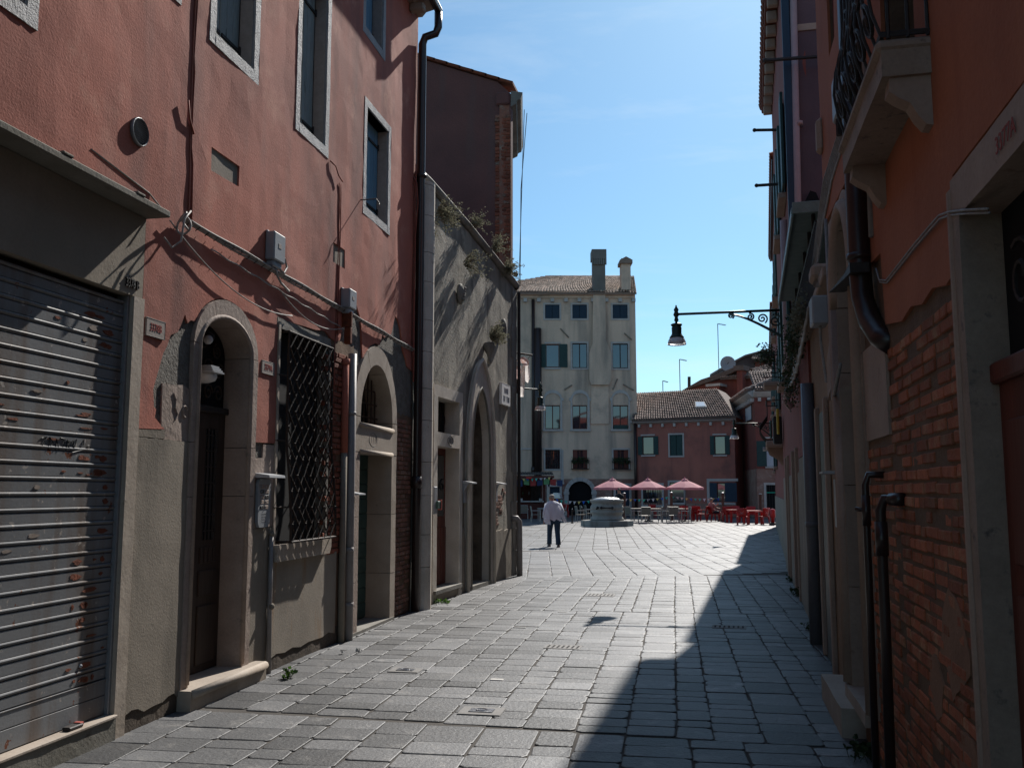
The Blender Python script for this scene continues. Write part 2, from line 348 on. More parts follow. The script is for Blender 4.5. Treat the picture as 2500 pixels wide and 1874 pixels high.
# ================================================================ ground and paving
m_stoneP = M('paving_trachyte', (.172,.173,.178), (.105,.106,.109), .55, .50, .9, 30, .26, 90, tone=.62, spots=(.06,.057,.055), spot=(.60,.70), sscale=24, spec=.28, bdist=.008, spots2=(.25,.243,.236), spot2=(.54,.70), s2scale=5)
m_joint = M('paving_joint', (.12,.108,.096), (.07,.062,.055), 1.5, .95, .6, 60, .2, 60)
g = MB(); g.add([(-900,-400,-.009),(900,-400,-.009),(900,1500,-.009),(-900,1500,-.009)], [(0,1,2,3)])
ground = g.build('ground', m_joint); ground['kind'] = 'structure'
def add_stone(mb, P, tone, simple=False, ch=.022, top=0.0):
    # P: four corners (x,y) anticlockwise
    c = [sum(p[k] for p in P)/4 for k in (0,1)]; mb.ct = tone
    o = []
    if simple: o = [Vector((p[0],p[1])) for p in P]
    else:
        for i in range(4):
            a = Vector(P[i]); b = Vector(P[(i+1) % 4]); pr = Vector(P[i-1]); k = rnd(.3,1.6)*ch
            o += [a+(pr-a).normalized()*k, a+(b-a).normalized()*k*rnd(.6,1.4)]
    n = len(o); C_ = Vector(c); tx, ty = rnd(-.004,.004), rnd(-.005,.005); h = top+rnd(-.0025,.0025)
    def rg(ins, z): return [(*(q+(C_-q).normalized()*ins), z+(q-C_).x*tx+(q-C_).y*ty) for q in o]
    r0 = rg(0, -.03); r1 = rg(.002, h-.0025); r2 = rg(.010, h)
    fs = [(i,(i+1) % n, n+(i+1) % n, n+i) for i in range(n)]+[(n+i, n+(i+1) % n, 2*n+(i+1) % n, 2*n+i) for i in range(n)]+[tuple(2*n+i for i in range(n))]
    mb.add(r0+r1+r2, fs)
def lay(u0, u1, vlo, vhi, ang, wr, lr, org=(0,0), gap=.013):
    ca, sa = math.cos(ang), math.sin(ang); res = []
    T = lambda u, v: (org[0]+u*ca+v*sa, org[1]-u*sa+v*ca)
    u = u0
    while u < u1:
        wd = rnd(*wr); v = vlo(u+wd/2); ve = vhi(u+wd/2)
        mode = random.random()
        while v < ve-.05:
            ln = rnd(*lr)*(1.35 if random.random() < .12 else 1); e = min(v+ln, ve)
            if ve-e < .14: e = ve
            j = [rnd(-.009,.009) for _ in range(8)]; g2 = gap*rnd(.5,1.0)
            res.append(([T(u+g2+j[0],v+g2+j[1]), T(u+wd-g2+j[2],v+g2+j[3]), T(u+wd-g2+j[4],e-g2+j[5]), T(u+g2+j[6],e-g2+j[7])]))
            v = e
        u += wd
    return res
def tn(lo=.5): return max(.02, min(.98, random.gauss(lo,.21)+(-.22 if random.random() < .12 else 0)+(.16 if random.random() < .1 else 0)))
angA = math.radians(-2.6); angB = math.radians(-10.7)
A = lay(-6.0, 3.0, lambda u: 2.6, lambda u: 6.75-.08*u, angA-.02, (.25,.48), (.18,.36), gap=.005)
A += lay(-6.03, 3.0, lambda u: 6.77-.08*u, lambda u: 13.55+.05*u, angA, (.25,.42), (.16,.36), gap=.005)
A += lay(-6.05, 3.0, lambda u: 13.57+.05*u, lambda u: 19.25+.22*(u+1.2), angA+.004, (.24,.40), (.14,.31), gap=.006)
B = lay(-8.5, 8.5, lambda u: 19.4-.00*u+.41*(u+1.2), lambda u: 28.4+.41*(u+1.2), angB, (.38,.52), (.24,.44), org=(3.7,.3), gap=.007)
Cz = lay(-22.0, 10.0, lambda u: 27.6, lambda u: 72.0, math.radians(-7), (.36,.6), (.25,.5), org=(3.4,0), gap=.014)
def inzone(P, xl, xr):
    x = sum(p[0] for p in P)/4; y = sum(p[1] for p in P)/4; return xl(y) < x < xr(y)
A = [P for P in A if inzone(P, lambda y: -4.55, lambda y: 1.5)]
def dist(P): return math.hypot(sum(p[0] for p in P)/4, sum(p[1] for p in P)/4)
def visible(P):
    x = sum(p[0] for p in P)/4; y = sum(p[1] for p in P)/4; d = Vector((x,y,0))-CAM; z = d.dot(FW)
    return z > 0 and abs(d.dot(RT)/z*FP) < 1270 and abs(d.dot(CU)/z*FP) < 955
A.sort(key=lambda P: (not visible(P), dist(P)))
for P in A[:300]:
    mb = MB(); t = tn()
    add_stone(mb, P, t); o = mb.build('paving_stone', m_stoneP, ground, recalc=False)
mb = MB()
for P in A[300:]: add_stone(mb, P, tn(.52))
for P in B:
    if inzone(P, lambda y: -12, lambda y: 3.4): add_stone(mb, P, tn(.55))
o = mb.build('paving_stone', m_stoneP, ground, kind='stuff', recalc=False)
mb = MB()
for P in Cz:
    if inzone(P, lambda y: -24, lambda y: 9): add_stone(mb, P, max(0,min(1,random.gauss(.55,.25))), simple=True, top=-.004)
o = mb.build('campo_paving', m_stoneP, ground, kind='stuff', recalc=False)
# small access covers let into the paving
def cover(px, py, w_, l_, name, label, mat, kind):
    p = gpx(px, py); mb = MB(); W = Wall((p.x,p.y), (p.x+1,p.y+.03), 1)
    mb.bbox(W, -w_/2, w_/2, -l_/2, l_/2, -.01, .008, .004)
    o = mb.build(name, mat); tag(o, label, kind)
    if l_ > .15:
        mb = MB(); mb.bbox(W, -w_*.28, w_*.28, -l_*.24, l_*.24, .008, .013, .003); mb.build('lid_plate', m_castiron, o)
        mb = MB(); mb.tube([W.pt(math.cos(a)*w_*.14, math.sin(a)*l_*.14, .0145) for a in np.linspace(0,6.1,14)], .004, 4); mb.build('lid_ring', m_steelcover, o)
    return o
m_castiron = M('cast_iron_cover', (.10,.105,.12), (.06,.06,.07), 30, .4, .4, 90, .15, metal=.5)
m_steelcover = M('steel_cover_ring', (.30,.31,.33), None, rough=.4, metal=.6)
m_stonecover = M('cover_stone', (.27,.26,.25), (.22,.21,.2), 6, .7, .3, 60, .1)
m_white = M('white_marble_chip', (.68,.66,.62), (.6,.58,.55), 12, .6, fine=.08)
cover(1176, 1736, .34, .26, 'access_cover', 'square stone access cover with a metal lid in the near sunlit paving', m_stonecover, 'access cover')
cover(990, 1636, .30, .22, 'access_cover', 'stone access cover with metal lid beside the grey downpipe', m_stonecover, 'access cover')
cover(1213, 1659, .12, .07, 'marble_chip', 'small white marble chip set in the sunlit paving, largest one', m_white, 'paving chip')
cover(1268, 1531, .16, .05, 'marble_chip', 'long white marble chip in the paving left of the lamp shadow', m_white, 'paving chip')
cover(1373, 1494, .13, .05, 'marble_chip', 'farthest white marble chip in the sunlit paving beyond the lamp shadow', m_white, 'paving chip')
def drain(px, py, w_, l_, label):
    p = gpx(px, py); W = Wall((p.x,p.y), (p.x+1,p.y-.02), 1); r_ = root('drain_grate', label, 'drain', (p.x,p.y,0), 'stone drain grates in the paving')
    mb = MB(); mb.bbox(W, -w_/2, w_/2, -l_/2, l_/2, -.01, .006, .004); mb.build('grate_stone', m_stonecover, r_)
    for i in range(7):
        s = -w_/2+w_*(i+.7)/7.4; mb = MB(); mb.box(W, s-.011, s+.011, -l_*.32, l_*.32, .0055, .0075); mb.build('slot', m_black, r_)
drain(1375, 1579, .40, .26, 'stone drain with a row of slots left of the near shadow edge')
drain(1467, 1452, .46, .40, 'stone drain with slots in the far sunlit paving of the lane')
drain(1780, 1530, .42, .26, 'stone drain with slots in the shaded paving on the right')
# ================================================================ left: pink house
LW = Wall((-3.973,0), (-4.36,12.9), 1)
pink = root('pink_house', 'faded pink plastered house with roller shutter and arched doors along the left', 'house', tuple(LW.pt(6,0,0)))
def stone_poly(name, W, poly, d0, d1, mat, parent, jit=0, step=.12, amp=.002):
    mb = MB(); mb.plate(W, poly, (), d0, d1, step, amp, rnd(0,50), 6); return mb.build(name, mat, parent)
WINS = [(3.70,4.72,4.57,6.2),(5.42,6.32,5.61,7.4),(6.78,7.70,5.55,7.45),(8.56,9.46,5.47,7.5),(10.62,11.69,5.19,6.73),(10.50,11.38,7.55,9.05)]
D1i, D1o = archpoly(6.82,7.72,.16,2.92,3.20), archpoly(6.71,7.86,.10,2.92,3.37)
D2o = archpoly(10.42,12.10,.0,2.62,3.58)
GR = rect(8.34,9.62,1.19,3.32)
holes = [rect(-2.5,5.89,.12,3.15), archpoly(6.80,7.75,.13,2.92,3.25), GR, rect(10.62,11.93,.02,2.21), archpoly(10.62,11.93,2.47,2.62,3.38)]+[rect(a+.08,b-.08,c+.10,d-.1) for a,b,c,d in WINS]
mb = MB(); mb.plate(LW, rect(-3,12.9,-.3,9.2), holes, 0, -.36)
lwall = mb.build('wall', m_rough, pink)
# body and roof
mb = MB(); mb.box(LW, -3, 12.9, -.62, -9, -.3, 9.15); mb.build('body', m_rough, pink)
mb = MB(); mb.box(LW, 12.55, 12.9, -.02, -.62, -.3, 9.15); mb.build('side_wall', m_rough, pink)
mb = MB(); mb.prism(Wall(LW.pt(-3.2,0,0).xy, LW.pt(-3.2,-9,0).xy, 1), [(-.32,9.22),(9,11.2),(9,11.05),(-.32,9.06)], 0, -16.3); mb.build('roof', m_rust, pink)
P_ = [(-3,3.74),(5.985,3.74),(5.985,2.16),(6.36,2.18),(6.31,2.21),(6.22,2.26),(6.235,2.32),(6.2,2.34),(6.18,2.47),(6.23,2.59),(6.30,2.76),(6.35,2.83),(6.39,2.92),(6.49,2.96),(6.53,3.02),(6.58,3.12),(6.625,3.055),(6.67,3.09),(6.70,3.09)]
P_ += [p for p in reversed(arc(7.285,2.92,.59,.46,12,158,16))]
P_ += [(7.88,2.9),(7.88,2.16),(8.31,2.17),(8.31,3.40),(8.75,3.43),(9.2,3.45),(9.5,3.49),(9.66,3.44),(9.83,3.42),(9.95,3.46),(10.05,3.7),(10.12,3.9),(10.31,4.03),(10.45,4.0),(10.58,3.88),(10.66,3.74),(10.69,3.5),(10.73,3.32),(10.82,3.42),(10.98,3.55),(11.2,3.62),(11.36,3.62),(11.46,3.78),(11.56,3.75),(11.66,3.82),(11.76,3.79),(11.86,3.88),(11.93,4.02),(11.99,4.13),(12.1,4.11),(12.22,4.02),(12.31,3.85),(12.38,3.70),(12.52,3.60),(12.6,3.5),(12.9,3.46),(12.9,9.2),(-3,9.2)]
ph = [rect(a,b,c,d) for a,b,c,d in WINS]+[[(6.89,4.43),(7.385,4.45),(7.385,4.64),(6.89,4.64)], [(9.66,4.32),(10.06,4.33),(10.05,4.56),(9.66,4.55)]]
mb = MB(); mb.plate(LW, P_, ph, .020, -.002, .16, .011, 3.0, 1.5); mb.build('plaster', m_pink, pink, smooth=False)
for i, (a,b,c,d) in enumerate([(6.87,7.41,4.42,4.66),(9.64,10.08,4.31,4.58)]):
    stone_poly('bare_block', LW, rect(a,b,c,d), .006, -.02, m_greyrender, pink)
# plinths
m_rustrender = M('rust_streaked_render', (.30,.258,.208), (.215,.184,.148), 1.6, .93, .3, 60, .10, 40, streak=(.24,.145,.075), sk=(.58,.74), kscale=7)
def ragged(s0, s1, z0, z1, top=0, bot=.03, n=9):
    lo = [(s0+(s1-s0)*i/n, z0+rnd(-bot,bot)) for i in range(n+1)]; hi = [(s1-(s1-s0)*i/n, z1+rnd(-top,top)) for i in range(n+1)]
    return lo+hi
for a,b,c,d in [(6.0,6.72,.13,2.10),(7.87,8.32,.10,1.36),(8.27,9.98,.14,1.03)]:
    mb = MB(); mb.plate(LW, ragged(a,b,c,d,.004,.035), (), .022, -.002, .16, .006, a, 1.8); mb.build('plinth', m_greyrender if a < 8 else m_rustrender, pink)
stone_poly('plinth', LW, [(7.88,1.36),(8.30,1.37),(8.30,2.15),(8.06,2.15),(8.05,2.02),(7.88,2.0)], .016, -.002, m_stonepink, pink)
stone_poly('plinth', LW, [(5.99,2.105),(6.36,2.105),(6.36,2.17),(5.99,2.155)], .019, -.002, m_greyrender, pink)
m_basedamp = M('damp_wall_base', (.15,.115,.085), (.09,.07,.055), 5, .95, .8, 30, .2, 50)
for a,b in [(5.99,6.74),(7.86,10.3)]:
    mb = MB(); mb.plate(LW, ragged(a,b,-.1,.17,.03,0), (), .010, -.002, .14, .01, a, 4); mb.build('base_course', m_basedamp, pink)
# carved stone block left of the arched door
blk = stone_poly('carved_block', LW, [(6.32,2.10),(6.72,2.10),(6.72,2.52),(6.60,2.55),(6.45,2.53),(6.31,2.53)], .014, -.002, m_stonepink, pink, .0, .06, .004)
mb = MB(); mb.tube([LW.pt(*q) for q in [(6.46,.014,2.47),(6.50,.016,2.42),(6.49,.016,2.36),(6.53,.016,2.31),(6.50,.014,2.26)]], .008, 5); mb.tube([LW.pt(6.64+.035*math.cos(a), .016, 2.34+.045*math.sin(a)) for a in np.linspace(0,5,10)], .009, 5); mb.build('carving', m_stonepink, blk)
# ---- shop front: jamb, lintel, sill, canopy, roller shutter
stone_poly('shop_jamb', LW, rect(5.86,5.99,-.1,3.12), .034, -.16, m_stone, pink)
stone_poly('shop_lintel', LW, rect(-2.6,5.975,3.12,3.73), .024, -.16, m_lintel, pink)
mb = MB(); mb.plate(LW, rect(-2.5,5.86,-.1,.15), (), .05, -.2, .15, .008, 9, 3); mb.build('shop_sill', m_concrete, pink)
mb = MB(); mb.bbox(LW, -2.5, 5.86, -.2, .062, .1505, .170, .004); mb.build('sill_rail', m_stone, pink)
can = MB(); can.bbox(LW, -2.5, 6.0, .0, .21, 3.735, 3.785, .008); canopy = can.build('canopy', m_concrete, pink)
for s in (4.83, 5.62):
    mb = MB(); mb.bbox(LW, s-.05, s+.05, .16, .214, 3.785, 3.805, .006); mb.build('canopy_lug', m_concrete, canopy)
rs = MB(); rs.box(LW, -2.5, 5.84, -.12, -.09, .16, 3.15); shut = rs.build('roller_shutter', m_dark, pink)
prof = [(-.17,.0),(-.122,.002),(-.120,.062),(-.124,.066),(-.133,.069),(-.124,.073),(-.116,.080),(-.114,.087),(-.117,.094),(-.126,.098),(-.17,.098)]
nsl = 27
for i in range(nsl):
    z = .42+.0985*i; mb = MB(); j = rnd(-.0015,.0015)
    mb.sweep(LW, [(d+j+.09, z+q) for d, q in prof], -2.5, 5.835); mb.build('slat', m_steel, shut)
mb = MB(); mb.sweep(LW, [(-.08,.178),(-.028,.178),(-.028,.30),(-.036,.305),(-.028,.31),(-.028,.405),(-.022,.412),(-.08,.415)], -2.5, 5.835); mb.build('bottom_slat', m_steel, shut)
mb = MB(); mb.bbox(LW, 5.835, 5.862, -.11, .0, .16, 3.13, .004); mb.build('guide_rail', m_steelcover, shut)
m_peel = M('old_primer', (.24,.20,.17), (.19,.15,.125), 20, .9, fine=.2)
random.seed(21)
for i in range(70):                        # paint blown off the slats near the guide rail and in patches
    k = random.randrange(nsl); edge = random.random() < .5
    s = 5.62+rnd(-.2,.16) if edge else rnd(4.3,5.6)
    if not edge and k < 14 and random.random() < .7: continue
    r1, r2 = (rnd(.012,.075), rnd(.006,.027)) if edge else (rnd(.01,.06), rnd(.004,.02)); z = .42+.0985*k+.031+rnd(-.5,.5)*(.05-2*r2)
    poly = [(s+math.cos(a)*r1*rnd(.55,1.25), z+math.sin(a)*r2*rnd(.7,1.1)) for a in np.linspace(0,5.9,13)]
    mb = MB(); mb.plate(LW, poly, (), -.0272, -.031); mb.build('rust_patch', m_rust if edge or random.random() < .5 else m_peel, shut)
for s, k in ((4.62,1),(4.66,1),(5.55,1)):
    mb = MB(); mb.ball(LW.pt(s,-.03,.42+.0985*k+.03), .014, n=8, m=5); mb.build('rivet', m_steelcover, shut)
mb = MB(); mb.tube([LW.pt(4.50+.07*math.cos(a),.02+.035*math.sin(a),.20+.03*math.sin(a*2)) for a in np.linspace(0,5.9,16)], .006, 5); mb.build('padlock_ring', m_steelcover, shut)
mb = MB(); mb.bbox(LW, 5.38, 5.52, -.02, .04, .171, .195, .006); mb.build('latch', m_dark, shut)
mb = MB(); mb.bbox(LW, 5.49, 5.53, -.02, .035, .18, .202, .004); mb.build('latch', m_redtxt, shut)
gp = LW.px(100,1080,-.03); 
mb = MB()
for q in [[(0,.03),(.05,.04),(.0,-.03),(.05,-.02)],[(.07,-.04),(.08,.04),(.12,.0),(.07,-.03)],[(.14,-.04),(.15,.03),(.18,-.04)],[(.19,.04),(.24,.035),(.21,-.03)],[(.25,-.04),(.26,.03),(.30,.02),(.26,0),(.31,-.04)],[(.32,.03),(.33,-.03),(.36,.04)],[(.32,-.05),(.46,-.02)],[(.44,.04),(.43,.0)]]:
    mb.tube([LW.pt(gp[0]+a*.95,-.027,gp[1]+b) for a,b in q], .0035, 4)
mb.tube([LW.pt(gp[0]+.47+.018*math.cos(a),-.027,gp[1]-.01+.016*math.sin(a)) for a in np.linspace(0,6.2,9)], .003, 4)
mb.build('graffiti', m_blacktxt, shut)
text_mesh('number', '3378 B', .095, m_dark, [c for c in pink.children if c.name.startswith('shop_lintel')][0], LW, 5.83, 3.20, .03, .008, 1, .62)
# ---- arched door one
def surround(W, par, o, i, z0, zs, apI, apO, d, rec, mat, cuts, name='surround_stone', n=14):
    s0, s1 = o; a, b = i; zz = [z0]+cuts+[zs]
    for k in range(len(zz)-1):
        for (x, y) in ((s0,a),(b,s1)):
            mb = MB(); mb.plate(W, [(x,zz[k]+.003),(y,zz[k]+.003),(y,zz[k+1]-.003),(x,zz[k+1]-.003)], (), d+rnd(-.003,.003), -rec, .1, .003, rnd(0,9), 5); mb.build(name, mat, par)
    c = (s0+s1)/2; ci = (a+b)/2
    for (t0, t1) in ((0,62),(62,118),(118,180)):
        pl = arc(c, zs, (s1-s0)/2, apO-zs, t0+.5, t1-.5, 6)+arc(ci, zs, (b-a)/2, apI-zs, t1-.5, t0+.5, 6)
        mb = MB(); mb.plate(W, pl, (), d+rnd(-.003,.003), -rec, .1, .003, rnd(0,9), 5); mb.build(name, mat, par)
surround(LW, pink, (6.71,7.86), (6.82,7.72), .14, 2.92, 3.20, 3.37, .034, .24, m_stonepink, [1.66,2.1])
mb = MB(); mb.tube([LW.pt(s,.03,z) for s,z in [(7.735,.18),(7.735,2.9)]+arc(7.27,2.92,.465,.295,0,180,16)+[(6.805,2.9),(6.805,.18)]], .024, 6); mb.build('roll_moulding', m_stonepink, pink, True)
dl = MB(); dl.box(LW, 6.82, 7.72, -.235, -.205, .16, 2.40); dmain = dl.build('door', m_wooddark, pink)
for s0, s1 in ((6.84,7.26),(7.28,7.70)):
    for z0, z1 in ((.22,.72),(.80,1.02)):
        mb = MB(); mb.bbox(LW, s0+.05, s1-.05, -.207, -.19, z0, z1, .012); mb.build('panel', m_wooddark, dmain)
    for j in range(4):
        mb = MB(); mb.bbox(LW, s0+.06+j*.075, s0+.12+j*.075, -.207, -.193, 1.08, 1.22, .008); mb.build('panel', m_wooddark, dmain)
    mb = MB(); mb.box(LW, s0+.10, s1-.12, -.207, -.202, 1.28, 2.26); mb.build('glass_panel', m_glassdark, dmain)
    mb = MB()
    for j in range(3): mb.bar(LW.pt(s0+.13+j*.06,-.196,1.28), LW.pt(s0+.13+j*.06,-.196,2.26), .006, 5)
    for z in np.linspace(1.36,2.2,7): mb.bar(LW.pt(s0+.1,-.196,z), LW.pt(s1-.12,-.196,z), .005, 5)
    mb.build('pane_grille', m_dark, dmain)
mb = MB(); mb.tube([LW.pt(6.90,-.20,1.17),LW.pt(6.90,-.14,1.17),LW.pt(6.99,-.135,1.17)], .011, 6); mb.build('handle', m_steelcover, dmain)
mb = MB(); mb.bbox(LW, 6.82, 7.72, -.235, -.17, 2.40, 2.455, .006); mb.build('transom', m_dark, pink)
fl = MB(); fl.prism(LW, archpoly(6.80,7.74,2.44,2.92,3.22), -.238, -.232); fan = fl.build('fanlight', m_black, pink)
for s,z,r,a0,sg in [(6.98,2.58,.08,0,1),(7.16,2.58,.08,3.1,-1),(7.38,2.58,.08,0,1),(7.56,2.58,.08,3.1,-1),(6.98,2.78,.085,3,-1),(7.16,2.80,.085,0,1),(7.38,2.80,.085,3,-1),(7.56,2.78,.085,0,1),(7.02,2.96,.075,1,1),(7.27,3.04,.09,1,-1),(7.52,2.96,.075,2,1)]:
    mb = MB(); mb.tube(spiral(LW,s,z,r,1.5,a0,-.20,sg), .009, 5); mb.build('scroll_bar', m_rustiron, fan)
stp = MB(); stp.plate(LW, rect(6.70,8.02,-.1,.155), (), .13, -.22, .15, .004, 2, 4); step = stp.build('doorstep', m_stone, pink)
mb = MB(); mb.tube([LW.pt(6.72,.13,.125),LW.pt(7.4,.135,.125),LW.pt(8.0,.13,.125)], .036, 8); mb.build('step_nosing', m_stone, step, True)
# ---- barred window with bulging lattice
mb = MB(); mb.box(LW, 8.30, 9.66, -.36, -.10, 1.1, 3.4); gw = mb.build('barred_window', m_black, pink)  # black block fills the opening, painting its inside as unlit
stone_poly('window_jamb', LW, rect(8.30,8.345,1.19,3.38), .03, -.3, m_stone, gw); stone_poly('window_jamb', LW, rect(9.61,9.66,1.19,3.38), .028, -.3, m_stonegrey, gw)
stone_poly('window_lintel', LW, rect(8.28,9.66,3.32,3.42), .02, -.3, m_stonegrey, gw)
stone_poly('window_sill', LW, [(8.27,1.03),(9.62,1.03),(9.66,1.1),(9.66,1.19),(8.27,1.19)], .085, -.3, m_stone, gw)
mb = MB(); mb.box(LW, 8.345, 8.47, -.09, -.06, 1.2, 3.32); mb.build('shutter_leaf', m_wooddark, gw)
GZ0, GZ1, GS0, GS1 = 1.21, 3.30, 8.47, 9.60
def gd(z): return .07+.075*math.sin(max(0,(2.2-z))/1.0*1.6) if z < 2.2 else .07
ncol, nrow = 7, 13
for k in range(ncol*2):
    i, sg = k//2, 1 if k % 2 == 0 else -1
    pts = []
    for r in range(nrow+1):
        z = GZ0+(GZ1-GZ0)*r/nrow; ph_ = (r+ (0 if sg == 1 else 1)) % 2
        s = GS0+(GS1-GS0)*(i+(.5+.48*(1 if ph_ else -1)))/ncol
        pts.append(LW.pt(s, gd(z)+.004*sg, z))
    mb = MB(); mb.tube(pts, .0085, 5); mb.build('lattice_bar', m_rustiron, gw)
mb = MB()
for i in range(ncol+1):
    for r in range(1+i % 2, nrow, 2):
        z = GZ0+(GZ1-GZ0)*r/nrow; mb.ball(LW.pt(GS0+(GS1-GS0)*i/ncol, gd(z)+.008, z), .017, n=6, m=4)
mb.build('lattice_knots', m_rustiron, gw, kind='stuff')
for z in (GZ0, GZ1):
    mb = MB(); mb.tube([LW.pt(GS0-.02,-.02,z),LW.pt(GS0-.02,gd(z),z),LW.pt(GS1+.02,gd(z),z),LW.pt(GS1+.02,-.02,z)], .014, 5); mb.build('grille_rail', m_rustiron, gw)
for s in (GS0-.02, GS1+.02):
    mb = MB(); mb.tube([LW.pt(s,gd(z),z) for z in np.linspace(GZ0,GZ1,10)], .013, 5); mb.build('grille_post', m_rustiron, gw)
for z in (1.55,2.2,2.85):
    mb = MB(); mb.bar(LW.pt(GS0-.02,gd(z),z), LW.pt(8.30,.02,z), .009, 5); mb.build('grille_tie', m_rustiron, gw); mb = MB(); mb.bar(LW.pt(GS1+.02,gd(z),z), LW.pt(9.66,.02,z), .009, 5); mb.build('grille_tie', m_rustiron, gw)
# ---- door two: green door with barred lunette
surround(LW, pink, (10.42,12.10), (10.65,11.90), 2.50, 2.62, 3.34, 3.58, .035, .34, m_stone, [])
for z0, z1 in ((-.05,.62),(.62,1.4),(1.4,2.19)):
    for a, b in ((10.42,10.65),(11.90,12.10)):
        mb = MB(); mb.plate(LW, rect(a,b,z0+.003,z1-.003), (), .035+rnd(-.003,.003), -.34, .12, .003, rnd(0,9), 5); mb.build('surround_stone', m_stonepink if a < 11 else m_stone, pink)
lin = stone_poly('door_lintel', LW, rect(10.42,12.10,2.19,2.50), .037, -.34, m_stone, pink)
mb = MB(); mb.tube([LW.pt(10.64,.03,2.195),LW.pt(11.91,.03,2.195)], .03, 7); mb.tube([LW.pt(10.62,.03,2.52),LW.pt(11.93,.03,2.52)], .034, 7); mb.build('lintel_moulding', m_stone, lin, True)
mb = MB(); mb.tube([LW.pt(11.12+.15*math.cos(a),.037,2.36+.085*math.sin(a)) for a in np.linspace(0,6.28,20)], .0035, 5, True); mb.build('number_oval', m_stonegrey, lin)
def worn_glyphs(name, W, par, s0, s1, z0, z1, d, n, mat, r=.005):   # weathered characters nobody can read any more
    mb = MB(); wd = (s1-s0)/n
    for k in range(n):
        c = s0+wd*(k+.5); a = wd*.32; h = (z1-z0)/2; zc = (z0+z1)/2; v = random.randrange(3)
        if v == 0: mb.tube([W.pt(c+a*math.cos(t),d,zc+h*math.sin(t)) for t in np.linspace(0,6.28,10)], r, 4, True)
        elif v == 1: mb.tube([W.pt(c-a,d,z1),W.pt(c+a,d,z1),W.pt(c,d,z0)], r, 4)
        else: mb.tube([W.pt(c-a,d,z0),W.pt(c-a,d,z1)], r, 4); mb.tube([W.pt(c+a*.4,d,z0),W.pt(c+a*.4,d,z1)], r, 4)
    mb.build(name, mat, par)
worn_glyphs('worn_number', LW, lin, 11.01, 11.23, 2.31, 2.41, .036, 3, m_stonegrey, .003)
mb = MB(); mb.box(LW, 10.6, 11.95, -.345, -.32, 0, 2.2); gdoor = mb.build('green_door', m_greendoor, pink)
for i in range(11):
    mb = MB(); mb.bbox(LW, 10.62, 11.92, -.325, -.305, .05+i*.195, .05+i*.195+.188, .006); mb.build('plank', m_greendoor, gdoor)
mb = MB(); mb.prism(LW, archpoly(10.6,11.95,2.5,2.62,3.38), -.345, -.33); lun = mb.build('lunette', m_black, pink)
for s in np.linspace(10.78,11.78,8):
    t = (s-11.275)/.625; mb = MB(); mb.bar(LW.pt(s,-.18,2.5), LW.pt(s,-.18,2.62+.70*math.sqrt(max(0,1-t*t))), .010, 5); mb.build('lunette_bar', m_rustiron, lun)
for z in (2.68,2.86,3.04):
    mb = MB(); t = (z-2.62)/.72; hw = .61*math.sqrt(1-t*t); mb.bar(LW.pt(11.275-hw,-.178,z), LW.pt(11.275+hw,-.178,z), .010, 5); mb.build('lunette_bar', m_rustiron, lun)
stone_poly('door_threshold', LW, rect(10.45,12.05,-.1,.035), .05, -.34, m_stonegrey, pink)
# ---- bare brick
bricks = []
def brick_mesh(lx, lz, dd):
    mb = MB(); mb.bbox(LOC, -lx/2, lx/2, -dd, 0, -lz/2, lz/2, .006, .002); me_o = mb.build('brick_proto', m_brick); me = me_o.data; bpy.data.objects.remove(me_o); me.name = 'brick'; return me
BM = [brick_mesh(.235,.054,.06) for _ in range(4)]; BH = [brick_mesh(.11,.054,.06) for _ in range(4)]
def brickwork(W, par, s0, s1, z0, z1, d, mats, inside=None, pitch=.066, L_=.247, skip=.02, jd=.006, side=1, miss=None):
    z = z0+pitch/2; row = 0; n = 0
    ang = math.atan2(W.t.y, W.t.x)
    while z < z1:
        s = s0-(.0 if row % 2 == 0 else L_*.5)*1.0
        while s < s1:
            half = random.random() < .18
            l = L_*.5 if half else L_
            c = s+l/2
            if s+l*.9 > s0 and s+l*.35 < s1 and random.random() > skip and (inside is None or inside(c, z)):
                me = random.choice(BH if half else BM).copy() if False else random.choice(BH if half else BM)
                o = bpy.data.objects.new('brick', me); sc.collection.objects.link(o); o.parent = par
                o.location = W.pt(c, d+rnd(-jd,jd), z+rnd(-.003,.003)); o.rotation_euler = (rnd(-.02,.02), rnd(-.02,.02), ang+(math.pi if side > 0 else 0)+rnd(-.015,.015))
                o.scale = (rnd(.92,1.02), 1, rnd(.9,1.04)); n += 1
                if mats != m_brick:
                    o.material_slots[0].link = 'OBJECT'; o.material_slots[0].material = mats
            s += l
        z += pitch; row += 1
    return n
mb = MB(); mb.plate(LW, ragged(9.62,10.44,.98,3.46,.03,.0), (), .006, -.002, .2, .006, 4, 4); bed = mb.build('brick_bed', m_mortar, pink)
brickwork(LW, bed, 9.67, 10.42, 1.0, 3.34, .022, m_brick, jd=.008, skip=.05)
mb = MB(); mb.plate(LW, rect(10.0,10.44,-.05,1.0), (), .006, -.002, .2, .006, 4, 4); bed = mb.build('brick_bed', m_mortar, pink)
brickwork(LW, bed, 10.24, 10.43, .02, 1.0, .02, m_brickold, jd=.006)
mb = MB(); mb.plate(LW, ragged(12.09,12.9,-.05,2.78,.03,.0), (), .006, -.002, .2, .005, 8, 4); bed = mb.build('brick_bed', m_mortar, pink)
brickwork(LW, bed, 12.11, 12.78, .02, 2.72, .018, m_brickold, jd=.004)
